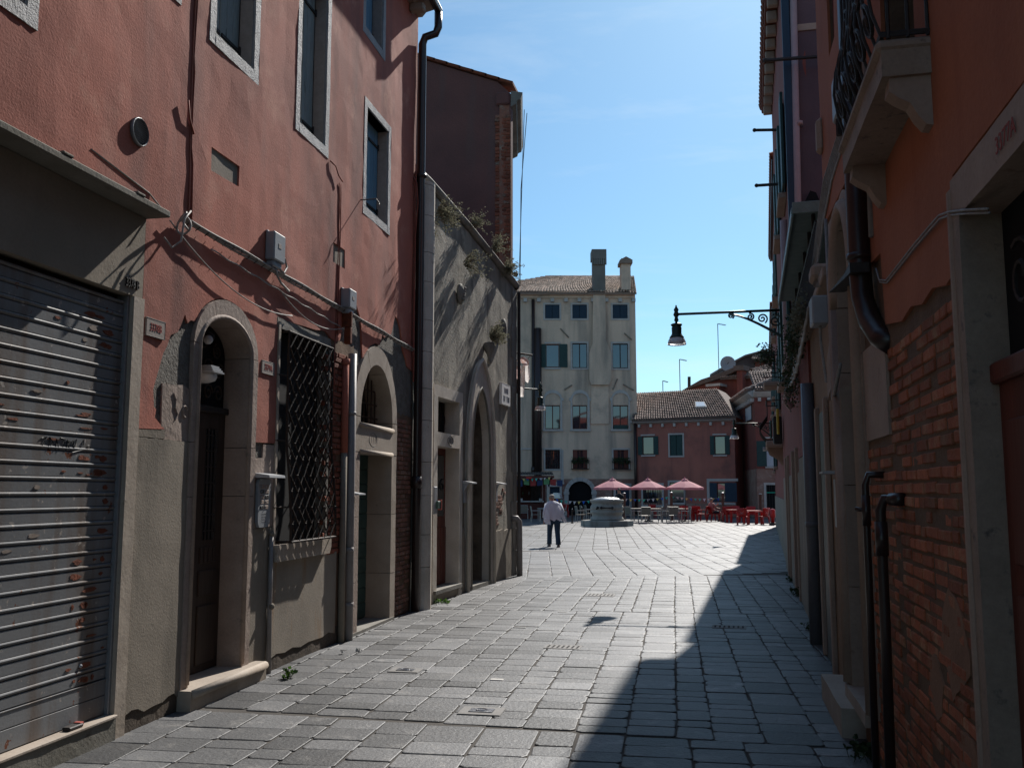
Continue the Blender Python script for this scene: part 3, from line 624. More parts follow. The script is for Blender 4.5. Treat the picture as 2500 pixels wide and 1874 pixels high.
# ---- upper windows
def left_window(i, a, b, c, d, rec, ms, hooks=True):
    fr = 0.10
    mb = MB(); mb.box(LW, a+.06, b-.06, -rec-.06, -rec-.03, c+.05, d-.05); wnd = mb.build('window', m_black, pink)
    for nm, pl in (('frame_stone', rect(a,a+fr,c,d)), ('frame_stone', rect(b-fr,b,c,d)), ('frame_stone', rect(a+fr,b-fr,c,c+fr+.01)), ('frame_stone', rect(a+fr,b-fr,d-fr,d))):
        mb = MB(); mb.plate(LW, pl, (), .025, -rec, .06, .004, rnd(0,99), 9); mb.build(nm, m_chiselled, wnd)
    for s in (a+fr, b-fr-.012): mb = MB(); mb.box(LW, s, s+.012, -rec, .0, c+fr+.012, d-fr); mb.build('reveal', m_plate, wnd)
    mid = (a+b)/2+rnd(-.03,.03)
    for (x, y) in ((a+fr+.014, mid-.006), (mid+.006, b-fr-.014)):
        for z in (c+.28, d-.35):
            mb = MB(); mb.bbox(LW, x+.02, y-.004, -rec-.004, -rec+.012, z, z+.035, .003); mb.bar(LW.pt(y-.01 if x > mid-.1 else x+.01, -rec+.012, z-.02), LW.pt(y-.01 if x > mid-.1 else x+.01, -rec+.012, z+.06), .012, 6); mb.build('shutter_hinge', m_dark, wnd)
        npl = 3
        for k in range(npl):
            p0 = x+(y-x)*k/npl; p1 = x+(y-x)*(k+1)/npl-.004
            mb = MB(); mb.bbox(LW, p0, p1, -rec-.03, -rec-.004+rnd(-.002,.002), c+fr+.012, d-fr, .004); o = mb.build('shutter_plank', ms, wnd)
    return wnd
for i, (a,b,c,d) in enumerate(WINS):
    left_window(i, a,b,c,d, .13, m_shutblue if i >= 4 else m_shutgrey)
# ---- eave and gutter at the far corner
mb = MB(); mb.sweep(LW, [(0,8.98),(.10,8.98),(.16,9.05),(.28,9.08),(.28,9.2),(0,9.2)], -3, 12.88); mb.build('cornice', m_stone, pink)
for s in np.arange(6.3, 12.9, .62):
    mb = MB(); mb.bbox(LW, s-.07, s+.07, .02, .25, 8.86, 8.98, .02); mb.build('cornice_bracket', m_stone, pink)
mb = MB(); mb.tube([LW.pt(-3,.34,9.16),LW.pt(12.95,.34,9.10)], .065, 8); mb.build('gutter', m_brownpipe, pink, True)
# ================================================================ things fixed to the pink house
def plate_sign(W, s0, s1, z0, z1, txt, size, label, sx=.8):
    mb = MB(); mb.plate(W, rect(s0,s1,z0,z1), (), .030, .018, .05, .0005, 1, 5); o = mb.build('number_plate', m_plate); tag(o, label, 'house number')
    mb = MB(); a, b, c, d = s0+.004, s1-.004, z0+.004, z1-.004
    mb.tube([W.pt(*q) for q in ((a,.0305,c),(b,.0305,c),(b,.0305,d),(a,.0305,d))], .0015, 4, True); mb.build('border', m_dark, o)
    text_mesh('lettering', txt, size, m_redtxt, o, W, (s0+s1)/2, (z0+z1)/2, .0315, .0015, 1, sx)
plate_sign(LW, 6.03, 6.29, 2.86, 3.0, '3378B', .085, 'pale house number panel reading 3378B on the pink wall beside the roller shutter', .72)
plate_sign(LW, 7.95, 8.22, 2.82, 2.945, '3379A', .085, 'pale house number panel reading 3379A between arched door and barred window', .76)
# bulkhead lamp and small spotlight in the arched door
c = LW.pt(7.13,-.03,2.70); r_ = root('bulkhead_lamp', 'white oval bulkhead lamp with louvred hood in the first arched doorway', 'lamp', tuple(c))
AX = Matrix((LW.t, UP, LW.n)).transposed()
mb = MB(); mb.lathe(LW.pt(7.13,-.20,2.70), [(.02,0),(.08,0),(.088,.02),(.088,.06),(.084,.07)], 18, AX, sy=.72, sx=1); mb.build('lamp_back', m_greyplast, r_, True)
mb = MB(); mb.lathe(LW.pt(7.13,-.13,2.685), [(.084,0),(.08,.06),(.064,.11),(.036,.13),(.01,.135)], 18, AX, sy=.72); mb.build('lamp_glass', m_frost, r_, True)
for k in range(4):
    mb = MB(); z = 2.712+k*.017; wd = .094-.008*k
    mb.prism(Wall(LW.pt(7.13,0,0).xy, LW.pt(8.13,0,0).xy, 1), [(wd*math.cos(a), z+.0) for a in (0,)]+[(wd,z),(wd,z+.012),(-wd,z+.012),(-wd,z)], -.14, .035-.012*k); mb.build('hood_louvre', m_whiteplast, r_)
mb = MB(); mb.lathe(LW.pt(7.20,-.17,3.08), [(.045,-.05),(.05,0),(.05,.09),(.03,.11)], 12, Matrix((UP.cross(LW.n), LW.n*.6+UP*.8, LW.n*.8-UP*.6)).transposed()); o = mb.build('spotlight', m_dark, None, True); tag(o, 'small dark spotlight under the crown of the first arched doorway', 'lamp')
mb = MB(); mb.bar(LW.pt(7.20,-.2,3.1), LW.pt(7.2,-.2,3.22), .01); mb.build('mount', m_dark, o)
mb = MB(); mb.ball(LW.pt(7.15,-.09,3.01), .042, n=10, m=6); mb.build('bulb_lens', m_frost, o, True)
# intercom
r_ = root('door_intercom', 'pale metal door intercom with bell buttons and rain hood left of the barred window', 'intercom', tuple(LW.pt(8.03,.03,1.4)))
poly = [(7.92,1.42),(7.95,1.37),(8.13,1.37),(8.17,1.42),(8.17,1.78),(8.14,1.82),(7.94,1.82),(7.91,1.78)]
mb = MB(); mb.prism(LW, poly, .022, .052); mb.build('panel', m_greyplast, r_)
mb = MB(); mb.prism(Wall(LW.pt(7.89,0,0).xy, LW.pt(7.89,1,0).xy, 1), [(.02,1.83),(.02,1.87),(.15,1.845),(.155,1.825)], 0, .34); 
mb = MB(); mb.sweep(LW, [(.02,1.83),(.02,1.875),(.17,1.855),(.175,1.832)], 7.88, 8.22); mb.build('rain_hood', m_whiteplast, r_)
for k in range(5):
    for j in range(2):
        mb = MB(); s = 7.955+j*.095; z = 1.54+k*.048; mb.bbox(LW, s, s+.075, .05, .056, z, z+.034, .003); mb.build('name_tag', m_stonepink if (k+j) % 3 else m_dark, r_)
        mb = MB(); mb.ball(LW.pt(s+.012,.057,z+.017), .008, n=6, m=4); mb.build('bell_button', m_steelcover, r_)
mb = MB()
for a in range(4):
    for b in range(4): mb.ball(LW.pt(8.0+a*.025,.052,1.42+b*.025), .005, n=5, m=3)
mb.build('speaker_holes', m_dark, r_)
mb = MB(); mb.tube([LW.pt(8.23,.045,1.30),LW.pt(8.235,.045,.7),LW.pt(8.25,.045,.0)], [.022,.022,.026], 8); o = mb.build('conduit_pipe', m_greypipe, None, True); tag(o, 'thin rusty conduit rising from the ground below the intercom', 'pipe')
mb = MB(); mb.ball(LW.pt(8.23,.05,1.30), .03); mb.ball(LW.pt(8.24,.06,.62), .032); mb.build('conduit_joint', m_greyrender, o)
# meter boxes
def box_thing(W, s0, s1, z0, z1, dp, label, cabs):
    mb = MB(); mb.bbox(W, s0, s1, .02, .02+dp, z0, z1, .012); o = mb.build('junction_box', m_greyplast); tag(o, label, 'electrical box', )
    mb = MB(); mb.bbox(W, s0-.006, s1+.006, .02, .045, z1-.01, z1+.01, .004); mb.build('box_rim', m_greyplast, o); mb = MB(); mb.bbox(W, s0+.03, s1-.03, .02, dp, z0-.06, z0+.002, .012); mb.build('cable_entry', m_greyplast, o)
    mb = MB(); mb.bbox(W, s0+(s1-s0)*.35, s0+(s1-s0)*.6, .018+dp, .0235+dp, z0+(z1-z0)*.45, z0+(z1-z0)*.62, .002); mb.build('box_label', m_plate, o)
    mb = MB()
    for q in cabs: mb.tube([W.pt(*p) for p in q], .012, 6)
    if cabs: mb.build('cable_tail', m_cable, o, True)
box_thing(LW, 7.95, 8.20, 3.92, 4.20, .10, 'larger grey junction box with looped cables above the barred window', [[(8.08,.07,3.88),(8.10,.08,3.80),(8.2,.08,3.74),(8.4,.075,3.70)],[(8.14,.07,3.88),(8.22,.1,3.84),(8.28,.1,3.92),(8.22,.1,3.99),(8.18,.09,3.93)]])
box_thing(LW, 9.93, 10.16, 3.84, 4.07, .12, 'smaller grey junction box above the grey downpipe', [[(10.04,.08,3.83),(10.05,.08,3.74)]])
# cables
mb = MB()
for k, dz in ((0,0),(1,.014),(2,.025)):
    mb.tube([LW.pt(s,.05+.012*k,3.85-.016*(s-6.4)+dz+.006*math.sin(s*5+k)) for s in np.linspace(6.42,12.75,40)], .011, 5)
o = mb.build('cable_bundle', m_cable, None, True); tag(o, 'bundle of pale cables clipped straight along the pink wall', 'cable')
for s in np.linspace(6.5,12.6,42): mb = MB(); mb.tube([LW.pt(s,.04,3.85-.016*(s-6.4)-.016),LW.pt(s,.085,3.85-.016*(s-6.4)+.012),LW.pt(s,.04,3.85-.016*(s-6.4)+.042)], .005, 4); mb.build('cable_clip', m_dark, o)
mb = MB(); mb.tube([LW.pt(6.25+2.3*t,.05,3.80-.0-.62*t*(1-t)*1.15-.32*t) for t in np.linspace(0,1,24)], .006, 5); o = mb.build('hanging_cable', m_cable, None, True); tag(o, 'thin pale cable sagging below the bundle over the first arched door', 'cable')
mb = MB(); mb.tube([LW.pt(8.3+1.7*t,.05,3.66-.55*t*(1-t)-.05*t) for t in np.linspace(0,1,20)], .006, 5); mb.tube([LW.pt(6.9+3.0*t,.045,3.74-.02*t+.006*math.sin(t*47)-.12*t) for t in np.linspace(0,1,70)], .007, 5); o = mb.build('hanging_cable', m_cable, None, True); tag(o, 'frayed second cable sagging above the barred window', 'cable')
mb = MB()
mb.tube([LW.pt(6.30+.1*t, .10+.05*math.sin(t*9), 3.80+.08*math.sin(t*7)) for t in np.linspace(0,1.4,20)], .009, 5)
mb.tube([LW.pt(6.42,.06,3.85),LW.pt(6.36,.16,3.90),LW.pt(6.24,.18,3.80),LW.pt(6.22,.17,3.62),LW.pt(6.15,.14,3.55),LW.pt(6.10,.10,3.62)], .008, 6)
mb.tube([LW.pt(5.3,.02,4.02),LW.pt(6.0,.02,3.94),LW.pt(6.12,.05,3.86),LW.pt(6.15,.10,3.80)], .007, 5)
o = mb.build('cable_loop', m_cable, None, True); tag(o, 'untidy cable loop at the right end of the concrete canopy', 'cable')
mb = MB()
for k, off in ((0,0),(1,.035)):
    mb.tube([LW.pt(6.54+off*(1 if z < 5.2 else .3)+.02*math.sin(z*2.1+k)+(.03 if z < 4.4 and k else 0),.024,z) for z in np.linspace(3.86,7.6,30)], .008, 5)
mb.tube([LW.pt(6.58,.03,4.63),LW.pt(6.48,.045,4.72),LW.pt(6.44,.05,4.86)], .009, 5)
o = mb.build('riser_cable', m_pinkcable, None, True); tag(o, 'rust coloured cables running straight up the pink wall above the canopy end', 'cable')
mb = MB()
for off in (0,.05): mb.tube([LW.pt(9.80+off+.01*math.sin(z*3),.03,z) for z in np.linspace(3.5,5.30,14)], .006, 5)
mb.tube([LW.pt(9.50,.03,5.46),LW.pt(9.62,.05,5.44),LW.pt(9.72,.05,5.36),LW.pt(9.82,.06,5.32)], .008, 5)
mb.tube([LW.pt(9.80,.03,3.5),LW.pt(9.7,.05,3.3),LW.pt(9.72,.05,3.0),LW.pt(9.68,.04,2.2)], .008, 5)
o = mb.build('riser_cable', m_pinkcable, None, True); tag(o, 'thin rust coloured cables dropping below the tall middle window', 'cable')
# vent
m_ventm = M('vent_metal', (.16,.17,.18), None, rough=.4, metal=.3)
c = LW.pt(5.83,.02,4.35); mb = MB(); mb.lathe(LW.pt(5.83,.018,4.35), [(.09,0),(.106,.0),(.108,.02),(.10,.028),(.097,.012)], 20, AX); o = mb.build('vent_grille', m_ventm, None, True); tag(o, 'round louvred vent grille on the upper pink wall', 'vent')
mb = MB(); mb.lathe(LW.pt(5.83,.02,4.35), [(.001,0),(.098,0),(.098,.004),(.001,.004)], 20, AX); mb.build('vent_back', m_black, o)
for z in np.linspace(-.08,.08,11):
    hw = math.sqrt(.0095-z*z); mb = MB(); mb.sweep(LW, [(.024,4.35+z),(.036,4.35+z-.006),(.038,4.35+z-.004),(.026,4.35+z+.003)], 5.83-hw, 5.83+hw); mb.build('louvre', m_greyplast, o)
# shutter hook
mb = MB(); mb.tube([LW.pt(10.54,.02,5.33),LW.pt(10.56,.22,5.34),LW.pt(10.60,.24,5.30),LW.pt(10.58,.25,5.27)], .008, 5); o = mb.build('shutter_hook', m_dark); tag(o, 'iron shutter hook sticking out below the blue shuttered window', 'hook')
# downpipes
def pipe_thing(name, pts, r, mat, label, joints=()):
    mb = MB(); mb.tube(pts, r, 12); o = mb.build(name, mat, None, True); tag(o, label, 'pipe')
    for (a, b, k) in joints:
        mb = MB(); mb.tube([a,b], r*k, 12); mb.build('pipe_collar', mat, o, True)
    return o
P = LW.pt
pipe_thing('grey_downpipe', [P(10.20,.085,3.33),P(10.21,.085,1.6),P(10.24,.085,.0)], .052, m_greypipe, 'grey plastic downpipe standing beside the barred window', [(P(10.205,.085,1.0),P(10.205,.085,1.06),1.12),(P(10.23,.085,.38),P(10.23,.085,.43),1.12),(P(10.2,.085,2.6),P(10.2,.085,2.64),1.1)])
pipe_thing('painted_conduit', [P(10.07,.05,3.22),P(10.075,.05,2.15)], .042, m_pink, 'conduit pipe beside the grey downpipe, pink painted at the top', [(P(10.07,.05,3.18),P(10.07,.05,3.25),1.25)])
cdp = [o for o in sc.objects if o.name.startswith('painted_conduit')][0]; mb = MB(); mb.tube([P(10.075,.05,2.15),P(10.10,.05,0)], .040, 10); mb.build('bare_lower_pipe', m_greyrender, cdp, True)
pipe_thing('brown_downpipe', [P(12.93,.34,9.06),P(12.93,.34,8.82),P(12.93,.30,8.72),P(12.90,.14,8.66),P(12.90,.10,8.55),P(12.90,.10,5.0),P(12.88,.10,2.0),P(12.86,.10,0)], .062, m_brownpipe, 'tall dark brown downpipe at the far corner of the pink house', [(P(12.87,.1,1.75),P(12.87,.1,1.92),1.25),(P(12.90,.1,6.42),P(12.90,.1,6.47),1.5)])
mb = MB(); mb.tube([P(12.78,.02,6.40),P(12.74,.08,6.30),P(12.76,.1,6.0),P(12.78,.06,5.5),P(12.77,.05,3.7)], .010, 5); mb.tube([P(12.80,.05,z) for z in np.linspace(3.3,6.6,10)], .012, 5); o = mb.build('drop_cable', m_pinkcable); tag(o, 'dark cable running down beside the tall brown downpipe', 'cable')
mb = MB(); mb.bbox(LW, 9.99, 10.03, .02, .14, 3.62, 3.80, .006); mb.bbox(LW, 9.99, 10.06, .05, .13, 3.42, 3.62, .01); o = mb.build('pipe_valve', m_rust); tag(o, 'small rusty valve box under the smaller junction box', 'valve')
# second bell panel, by the green door
r_ = root('door_bells', 'narrow bell panel with white rain hood left of the green door', 'intercom', tuple(P(10.40,.03,1.2)))
mb = MB(); mb.bbox(LW, 10.30, 10.42, .035, .06, 1.20, 1.62, .006); mb.build('panel', m_greyplast, r_)
mb = MB(); mb.sweep(LW, [(.03,1.66),(.03,1.70),(.17,1.68),(.172,1.665)], 10.26, 10.50); mb.build('rain_hood', m_whiteplast, r_)
# ================================================================ grey house beyond
GW = Wall((-4.887,0), (-4.12,18.85), 1)
m_stoneG = M('lightened_grey_house_stone', (.55,.495,.43), (.43,.38,.32), 3, .75, .3, 30, .12, 45, streak=(.32,.27,.215), sk=(.60,.85), kscale=5, spots=(.26,.22,.18), spot=(.64,.74), sscale=9)  # stone colour lightened to make up for sun that only grazes this wall
m_greyw = M('old_grey_stucco', (.34,.31,.258), (.205,.187,.155), 1.3, .93, .7, 24, .14, 40, streak=(.09,.08,.066), sk=(.48,.72), kscale=3.4, spots=(.42,.385,.315), spot=(.56,.72), sscale=2.2, bdist=.015)
grey = root('grey_house', 'weathered grey house with stone corner column and pointed gothic doorway', 'house', tuple(GW.pt(15,0,0)))
top = [(19.02,6.0),(15.56,6.34),(13.5,6.46),(12.97,6.44)]
Dr = rect(13.93,15.05,.16,3.20); GAo = ogive(15.50,17.14,.0,2.35,4.12); GAi = ogive(15.75,16.90,.02,2.35,3.60)
mb = MB(); mb.plate(GW, [(12.97,-.2),(19.02,-.2)]+top, [rect(13.91,15.08,.12,3.23), ogive(15.71,16.94,-.02,2.35,3.66)], .0, -.34, .22, .016, 12, 1.3); mb.build('wall', m_greyw, grey)
mb = MB(); mb.box(GW, 12.97, 18.95, -.5, -8, -.3, 5.8); mb.build('body', m_greyw, grey)
mb = MB(); mb.box(GW, 18.97, 19.02, -.33, -8, -.3, 5.8); mb.build('end_wall', m_greyw, grey)
cop = [(12.93,6.44),(13.2,6.50),(13.5,6.50),(15.56,6.37),(19.1,6.03)]
mb = MB()
for i in range(len(cop)-1):
    (a,za),(b,zb) = cop[i],cop[i+1]
    pr = [(-.34,0),(.03,0),(.06,.04),(.075,.09),(.05,.13),(-.34,.15)]
    mb.add([GW.pt(a,d,za+z) for d,z in pr]+[GW.pt(b,d,zb+z) for d,z in pr], [(i,(i+1) % 6,(i+1) % 6+6,i+6) for i in range(6)]+[tuple(range(6)),tuple(range(11,5,-1))])
mb.build('coping', m_stonegrey, grey)
# corner column of stacked stones
z = -.05; k = 0
while z < 6.4:
    h = min([.62,.44,.58,.50][k % 4]+rnd(-.04,.04), 6.42-z)
    mb = MB(); r = .19
    pr = [(13.0,.0)]+[(13.19-.19*math.cos(a), .05+.17*math.sin(a)) for a in np.linspace(.1,3.05,9)]
    vs = [GW.pt(s,d,z+.004) for s,d in pr]+[GW.pt(s,d,z+h-.004) for s,d in pr]; n = len(pr)
    mb.add(vs, [(i,(i+1) % n,(i+1) % n+n,i+n) for i in range(n)]+[tuple(range(n)),tuple(range(2*n-1,n-1,-1))]); mb.build('column_stone', m_stoneG, grey)
    wd = .52 if k % 2 else .62
    mb = MB(); mb.plate(GW, rect(13.36,13.0+wd+rnd(-.02,.03),z+.004,z+h-.004), (), .04+rnd(-.006,.006), -.02, .12, .005, k, 5); mb.build('quoin_stone', m_stoneG, grey)
    z += h; k += 1
for z0, z1, s0 in [(.0,.5,18.62),(.5,.95,18.74),(.95,1.5,18.6),(1.5,2.1,18.76),(2.1,2.75,18.62),(2.75,3.3,18.72),(3.3,3.9,18.6),(3.9,4.5,18.75),(4.5,5.2,18.62),(5.2,5.95,18.7)]:
    mb = MB(); mb.plate(GW, rect(s0,19.03,z0+.004,z1-.004), (), .02, -.02, .12, .008, z0, 5); mb.build('quoin_stone', m_stonegrey, grey)
# rectangular door with transom light
for pl in (rect(13.75,13.94,-.05,3.20), rect(15.05,15.22,-.05,3.20), rect(13.75,15.22,3.20,3.38), rect(13.94,15.05,2.42,2.64)):
    mb = MB(); mb.plate(GW, pl, (), .05, -.22, .12, .003, rnd(0,9), 4); dlin = mb.build('door_stone', m_stoneG, grey)
mb = MB(); mb.tube([GW.pt(14.56+.14*math.cos(a),.054,2.53+.075*math.sin(a)) for a in np.linspace(0,6.28,18)], .006, 4, True); mb.build('number_oval', m_stonegrey, dlin)
worn_glyphs('worn_number', GW, dlin, 14.46, 14.66, 2.49, 2.57, .053, 3, m_stonegrey)
mb = MB(); mb.box(GW, 13.93, 15.06, -.24, -.20, .16, 2.43); gdr = mb.build('door', m_woodred, grey)
for i in range(8):
    mb = MB(); mb.bbox(GW, 13.95+i*.138, 13.95+i*.138+.128, -.20, -.18, .2, 1.12, .006); mb.build('plank', m_woodred, gdr)
mb = MB(); mb.box(GW, 14.05, 14.95, -.20, -.19, 1.3, 2.3); mb.build('glass_panel', m_glassdark, gdr)
mb = MB()
for s in np.linspace(14.15,14.85,4): mb.tube(spiral(GW,s,1.8,.12,1.2,1,-.18,1), .008, 4)
mb.build('pane_grille', m_dark, gdr)
mb = MB(); mb.box(GW, 13.93, 15.06, -.25, -.23, 2.63, 3.21); tl = mb.build('transom_light', m_black, grey)
for i, s in enumerate(np.linspace(14.05,14.95,6)):
    mb = MB(); mb.tube([GW.pt(s+.05*math.sin(z*14+i), -.2, z) for z in np.linspace(2.66,3.18,12)], .008, 4); mb.build('transom_bar', m_rustiron, tl)
stone_poly('doorstep', GW, rect(13.80,15.12,.13,.19), .09, -.22, m_stonegrey, grey); mb = MB(); mb.plate(GW, rect(13.94,15.05,-.05,.13), (), .03, -.2, .15, .004, 2, 4); mb.build('step_riser', m_stone, grey)
# gothic doorway
def ring(W, par, outer, inner, d, rec, mat, nm, kink):
    n = len(outer)
    for i0, i1 in ((1,5),(5,10),(10,15),(15,n)):
        o_ = [outer[i % n] for i in range(i0, i1+1)]; i_ = [inner[i % n] for i in range(i0, i1+1)]
        mb = MB(); mb.plate(W, o_+i_[::-1], (), d+rnd(-.003,.003), -rec, .14, .004, rnd(0,9), 4); mb.build(nm, mat, par)
ring(GW, grey, GAo, GAi, .055, .10, m_stoneG, 'arch_stone', 0)
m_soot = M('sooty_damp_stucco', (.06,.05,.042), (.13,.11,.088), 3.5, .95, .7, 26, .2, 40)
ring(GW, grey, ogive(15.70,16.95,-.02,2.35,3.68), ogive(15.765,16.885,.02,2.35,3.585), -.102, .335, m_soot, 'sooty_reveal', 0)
mb = MB(); mb.tube([GW.pt(s,.07,z) for s,z in GAo[1:]+GAo[:1]], .035, 6); mb.build('arch_moulding', m_stoneG, grey, True)
mb = MB(); mb.tube([GW.pt(s,.055,z) for s,z in GAi[1:]+GAi[:1]], .022, 6); mb.build('arch_moulding', m_stonegrey, grey, True)
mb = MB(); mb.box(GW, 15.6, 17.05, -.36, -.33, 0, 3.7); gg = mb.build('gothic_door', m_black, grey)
for s in np.linspace(15.85,16.8,8):
    mb = MB(); mb.bar(GW.pt(s,-.26,.05), GW.pt(s,-.26,2.3+.9*(1-abs(s-16.32)/.6)), .011, 5); mb.build('gate_bar', m_dark, gg)
for z in np.arange(.2,2.4,.19):
    mb = MB(); mb.bar(GW.pt(15.75,-.255,z), GW.pt(16.9,-.255,z), .009, 5); mb.build('gate_bar', m_dark, gg)
stone_poly('door_threshold', GW, rect(15.6,17.0,-.1,.07), .06, -.3, m_stonegrey, grey)
mb = MB(); c = GW.pt(16.66,.10,4.28); mb.lathe(c, [(.02,-.20),(.04,-.16),(.03,-.10),(.05,-.02),(.09,.05),(.12,.14),(.10,.20),(.02,.22)], 10); mb.build('finial', m_stonegrey, grey, True)
# lower patch and plaster repairs
mb = MB(); mb.plate(GW, ragged(17.35,18.55,-.05,.95,.02,.0), (), .03, -.02, .15, .008, 6, 3); mb.build('plinth', m_greyrender, grey)
mb = MB(); mb.plate(GW, [(13.6,-.05),(13.76,-.05),(13.76,.5),(13.7,.75),(13.62,.6)], (), .012, -.01, .12, .006, 2, 4); mb.build('damp_patch', m_soot, grey)
mb = MB(); mb.plate(GW, [(15.22,-.05),(15.5,-.05),(15.5,.9),(15.36,1.1),(15.22,.7)], (), .022, -.01, .12, .006, 3, 4); mb.build('plinth', m_greyrender, grey)
mb = MB(); mb.plate(GW, ragged(17.14,17.4,.2,2.3,.1,.0,4), (), .018, -.01, .12, .01, 3, 4); bd = mb.build('brick_bed', m_mortar, grey)
brickwork(GW, bd, 17.45, 18.2, 1.05, 1.75, .012, m_brickold, inside=lambda s,z: noise.noise(Vector((s*3,z*3,2))) > .05, jd=.006)
# reliefs
mb = MB(); mb.lathe(GW.pt(15.05,.02,5.08), [(.13,0),(.14,.04),(.11,.06),(.08,.09),(.03,.11)], 14, Matrix((GW.t, UP, GW.n)).transposed(), sy=1.35); o = mb.build('carved_relief', m_stonegrey, None, True); tag(o, 'oval carved stone relief high on the grey wall', 'relief')
mb = MB()
for k in range(5): mb.ball(GW.pt(15.05+rnd(-.05,.05),.11,4.98+.05*k), .035, n=7, m=5)
mb.build('relief_figure', m_stonegrey, o, True)
mb = MB(); c = GW.px(1223, 803, .0); mb.lathe(GW.pt(c[0],.02,c[1]), [(.10,0),(.11,.05),(.06,.09),(.02,.1)], 10, Matrix((GW.t, UP, GW.n)).transposed(), sy=2.0); o = mb.build('carved_relief', m_stonegrey, None, True); tag(o, 'narrow dark carved relief beside the finial plant on the grey wall', 'relief')
# street name plaque
m_greytxt = M('faded_lettering', (.22,.22,.23), None, rough=.8)
mb = MB(); mb.plate(GW, rect(17.72,18.40,3.43,3.86), (), .05, .0, .1, .001, 0, 4); o = mb.build('street_plaque', M('white_marble_plaque', (.78,.77,.76), (.70,.69,.68), 8, .7, fine=.05)); tag(o, 'white street name plaque with two lines of letters near the corner', 'plaque')
mb = MB(); mb.tube([GW.pt(*q) for q in ((17.725,.05,3.435),(18.395,.05,3.435),(18.395,.05,3.855),(17.725,.05,3.855))], .003, 4, True); mb.build('border', m_dark, o)
worn_glyphs('lettering', GW, o, 17.92, 18.24, 3.67, 3.78, .0505, 4, m_greytxt, .0035)
worn_glyphs('lettering', GW, o, 17.83, 18.0, 3.50, 3.61, .0505, 3, m_greytxt, .0035)
worn_glyphs('lettering', GW, o, 18.06, 18.32, 3.50, 3.61, .0505, 4, m_greytxt, .0035)
# bell boxes by the doors
def bellbox(s, z, label):
    r_ = root('bell_box', label, 'intercom', tuple(GW.pt(s,.04,z-.3)))
    mb = MB(); mb.bbox(GW, s-.08, s+.08, .03, .055, z-.35, z-.03, .006); mb.build('panel', m_greyplast, r_)
    mb = MB(); mb.sweep(GW, [(.03,z-.02),(.03,z+.03),(.21,z),(.212,z-.02)], s-.13, s+.15); mb.build('rain_hood', m_whiteplast, r_)
    mb = MB(); mb.sweep(GW, [(.03,z-.02),(.15,z-.02),(.03,z-.2)], s-.12, s-.11); mb.build('hood_side', m_greyplast, r_)
bellbox(15.38, 1.86, 'hooded bell box left of the gothic doorway'); bellbox(17.35, 1.86, 'hooded bell box right of the gothic doorway')
r_ = root('letter_box', 'small pale wall box with a red and green spot beside the stone column', 'box', tuple(GW.pt(13.68,.05,1.4)))
mb = MB(); mb.bbox(GW, 13.61, 13.75, .045, .12, 1.36, 1.78, .01); mb.build('box_body', m_greyplast, r_); mb = MB(); mb.bbox(GW, 13.67, 13.80, .12, .16, 1.44, 1.56, .01); mb.build('box_flap', m_greendoor, r_); mb = MB(); mb.bbox(GW, 13.80, 13.83, .11, .17, 1.42, 1.58, .005); mb.build('box_edge', m_redtxt, r_)
pipe_thing('stub_pipe', [GW.pt(18.62,.02,1.16),GW.pt(18.64,.12,1.16),GW.pt(18.68,.16,1.10),GW.pt(18.70,.16,.9),GW.pt(18.72,.16,0)], .06, m_greypipe, 'short grey pipe with bent top at the far corner of the grey house')
mb = MB(); mb.tube([GW.pt(19.06,.06,z) for z in (0,3,5.95)], .035, 8); o = mb.build('corner_conduit', m_dark); tag(o, 'thin black conduit running up the far corner of the grey house', 'pipe')
# ================================================================ plants on the walls
def wisp(name, label, W, s, z, d, nst, L_, spread, down=.0, leafn=14, mat=None, group='plants rooted in the wall tops'):
    base = W.pt(s,d,z); r_ = root(name, label, 'plant', tuple(base), group)
    st = MB(); lf = MB()
    for i in range(nst):
        p = base+W.t*rnd(-.10,.10)+UP*rnd(-.03,.03); dr = (W.t*rnd(-spread,spread)+W.n*rnd(.05,.45)+UP*rnd(.25-down,1.0-down)).normalized()
        pts = [p]; l = L_*rnd(.4,.9)
        for k in range(6):
            dr = (dr+Vector((rnd(-.3,.3),rnd(-.3,.3),rnd(-.25,.2)-.10))).normalized(); p = p+dr*l/6; pts.append(p)
        st.tube(pts, [.006*(1-k/8) for k in range(len(pts))], 4)
        for k in range(leafn):
            q = pts[1+random.randrange(len(pts)-1)]; lf.leaf(q+Vector((rnd(-.02,.02),rnd(-.02,.02),rnd(-.02,.02))), (rnd(-1,1),rnd(-1,1),rnd(-.5,1)), rnd(.03,.06), rnd(.006,.013))
    st.build('stem', m_stem, r_, recalc=False); lf.build('foliage', mat or m_drygrass, r_, recalc=False)
random.seed(33)
wisp('wall_plant', 'tall bushy dry plant hanging at the left end of the grey coping', GW, 13.85, 6.20, .08, 42, .55, .35, .7, 26)
wisp('wall_plant', 'leggy dry plant on the middle of the grey coping', GW, 15.60, 6.45, .10, 26, .42, .6, .1, 18)
wisp('wall_plant', 'grey dry plant growing out of the grey wall below the coping', GW, 15.25, 5.65, .06, 30, .60, .3, .5, 20)
wisp('wall_plant', 'leafy plant on the coping left of the lowest coping plant', GW, 17.0, 6.35, .10, 28, .50, .6, .0, 22)
wisp('wall_plant', 'lowest and rightmost green plant spilling over the grey coping', GW, 17.95, 6.15, .10, 34, .50, .45, .3, 26)
wisp('wall_plant', 'round dry bush growing from the finial of the gothic doorway', GW, 16.66, 4.55, .14, 46, .42, .6, .15, 30)
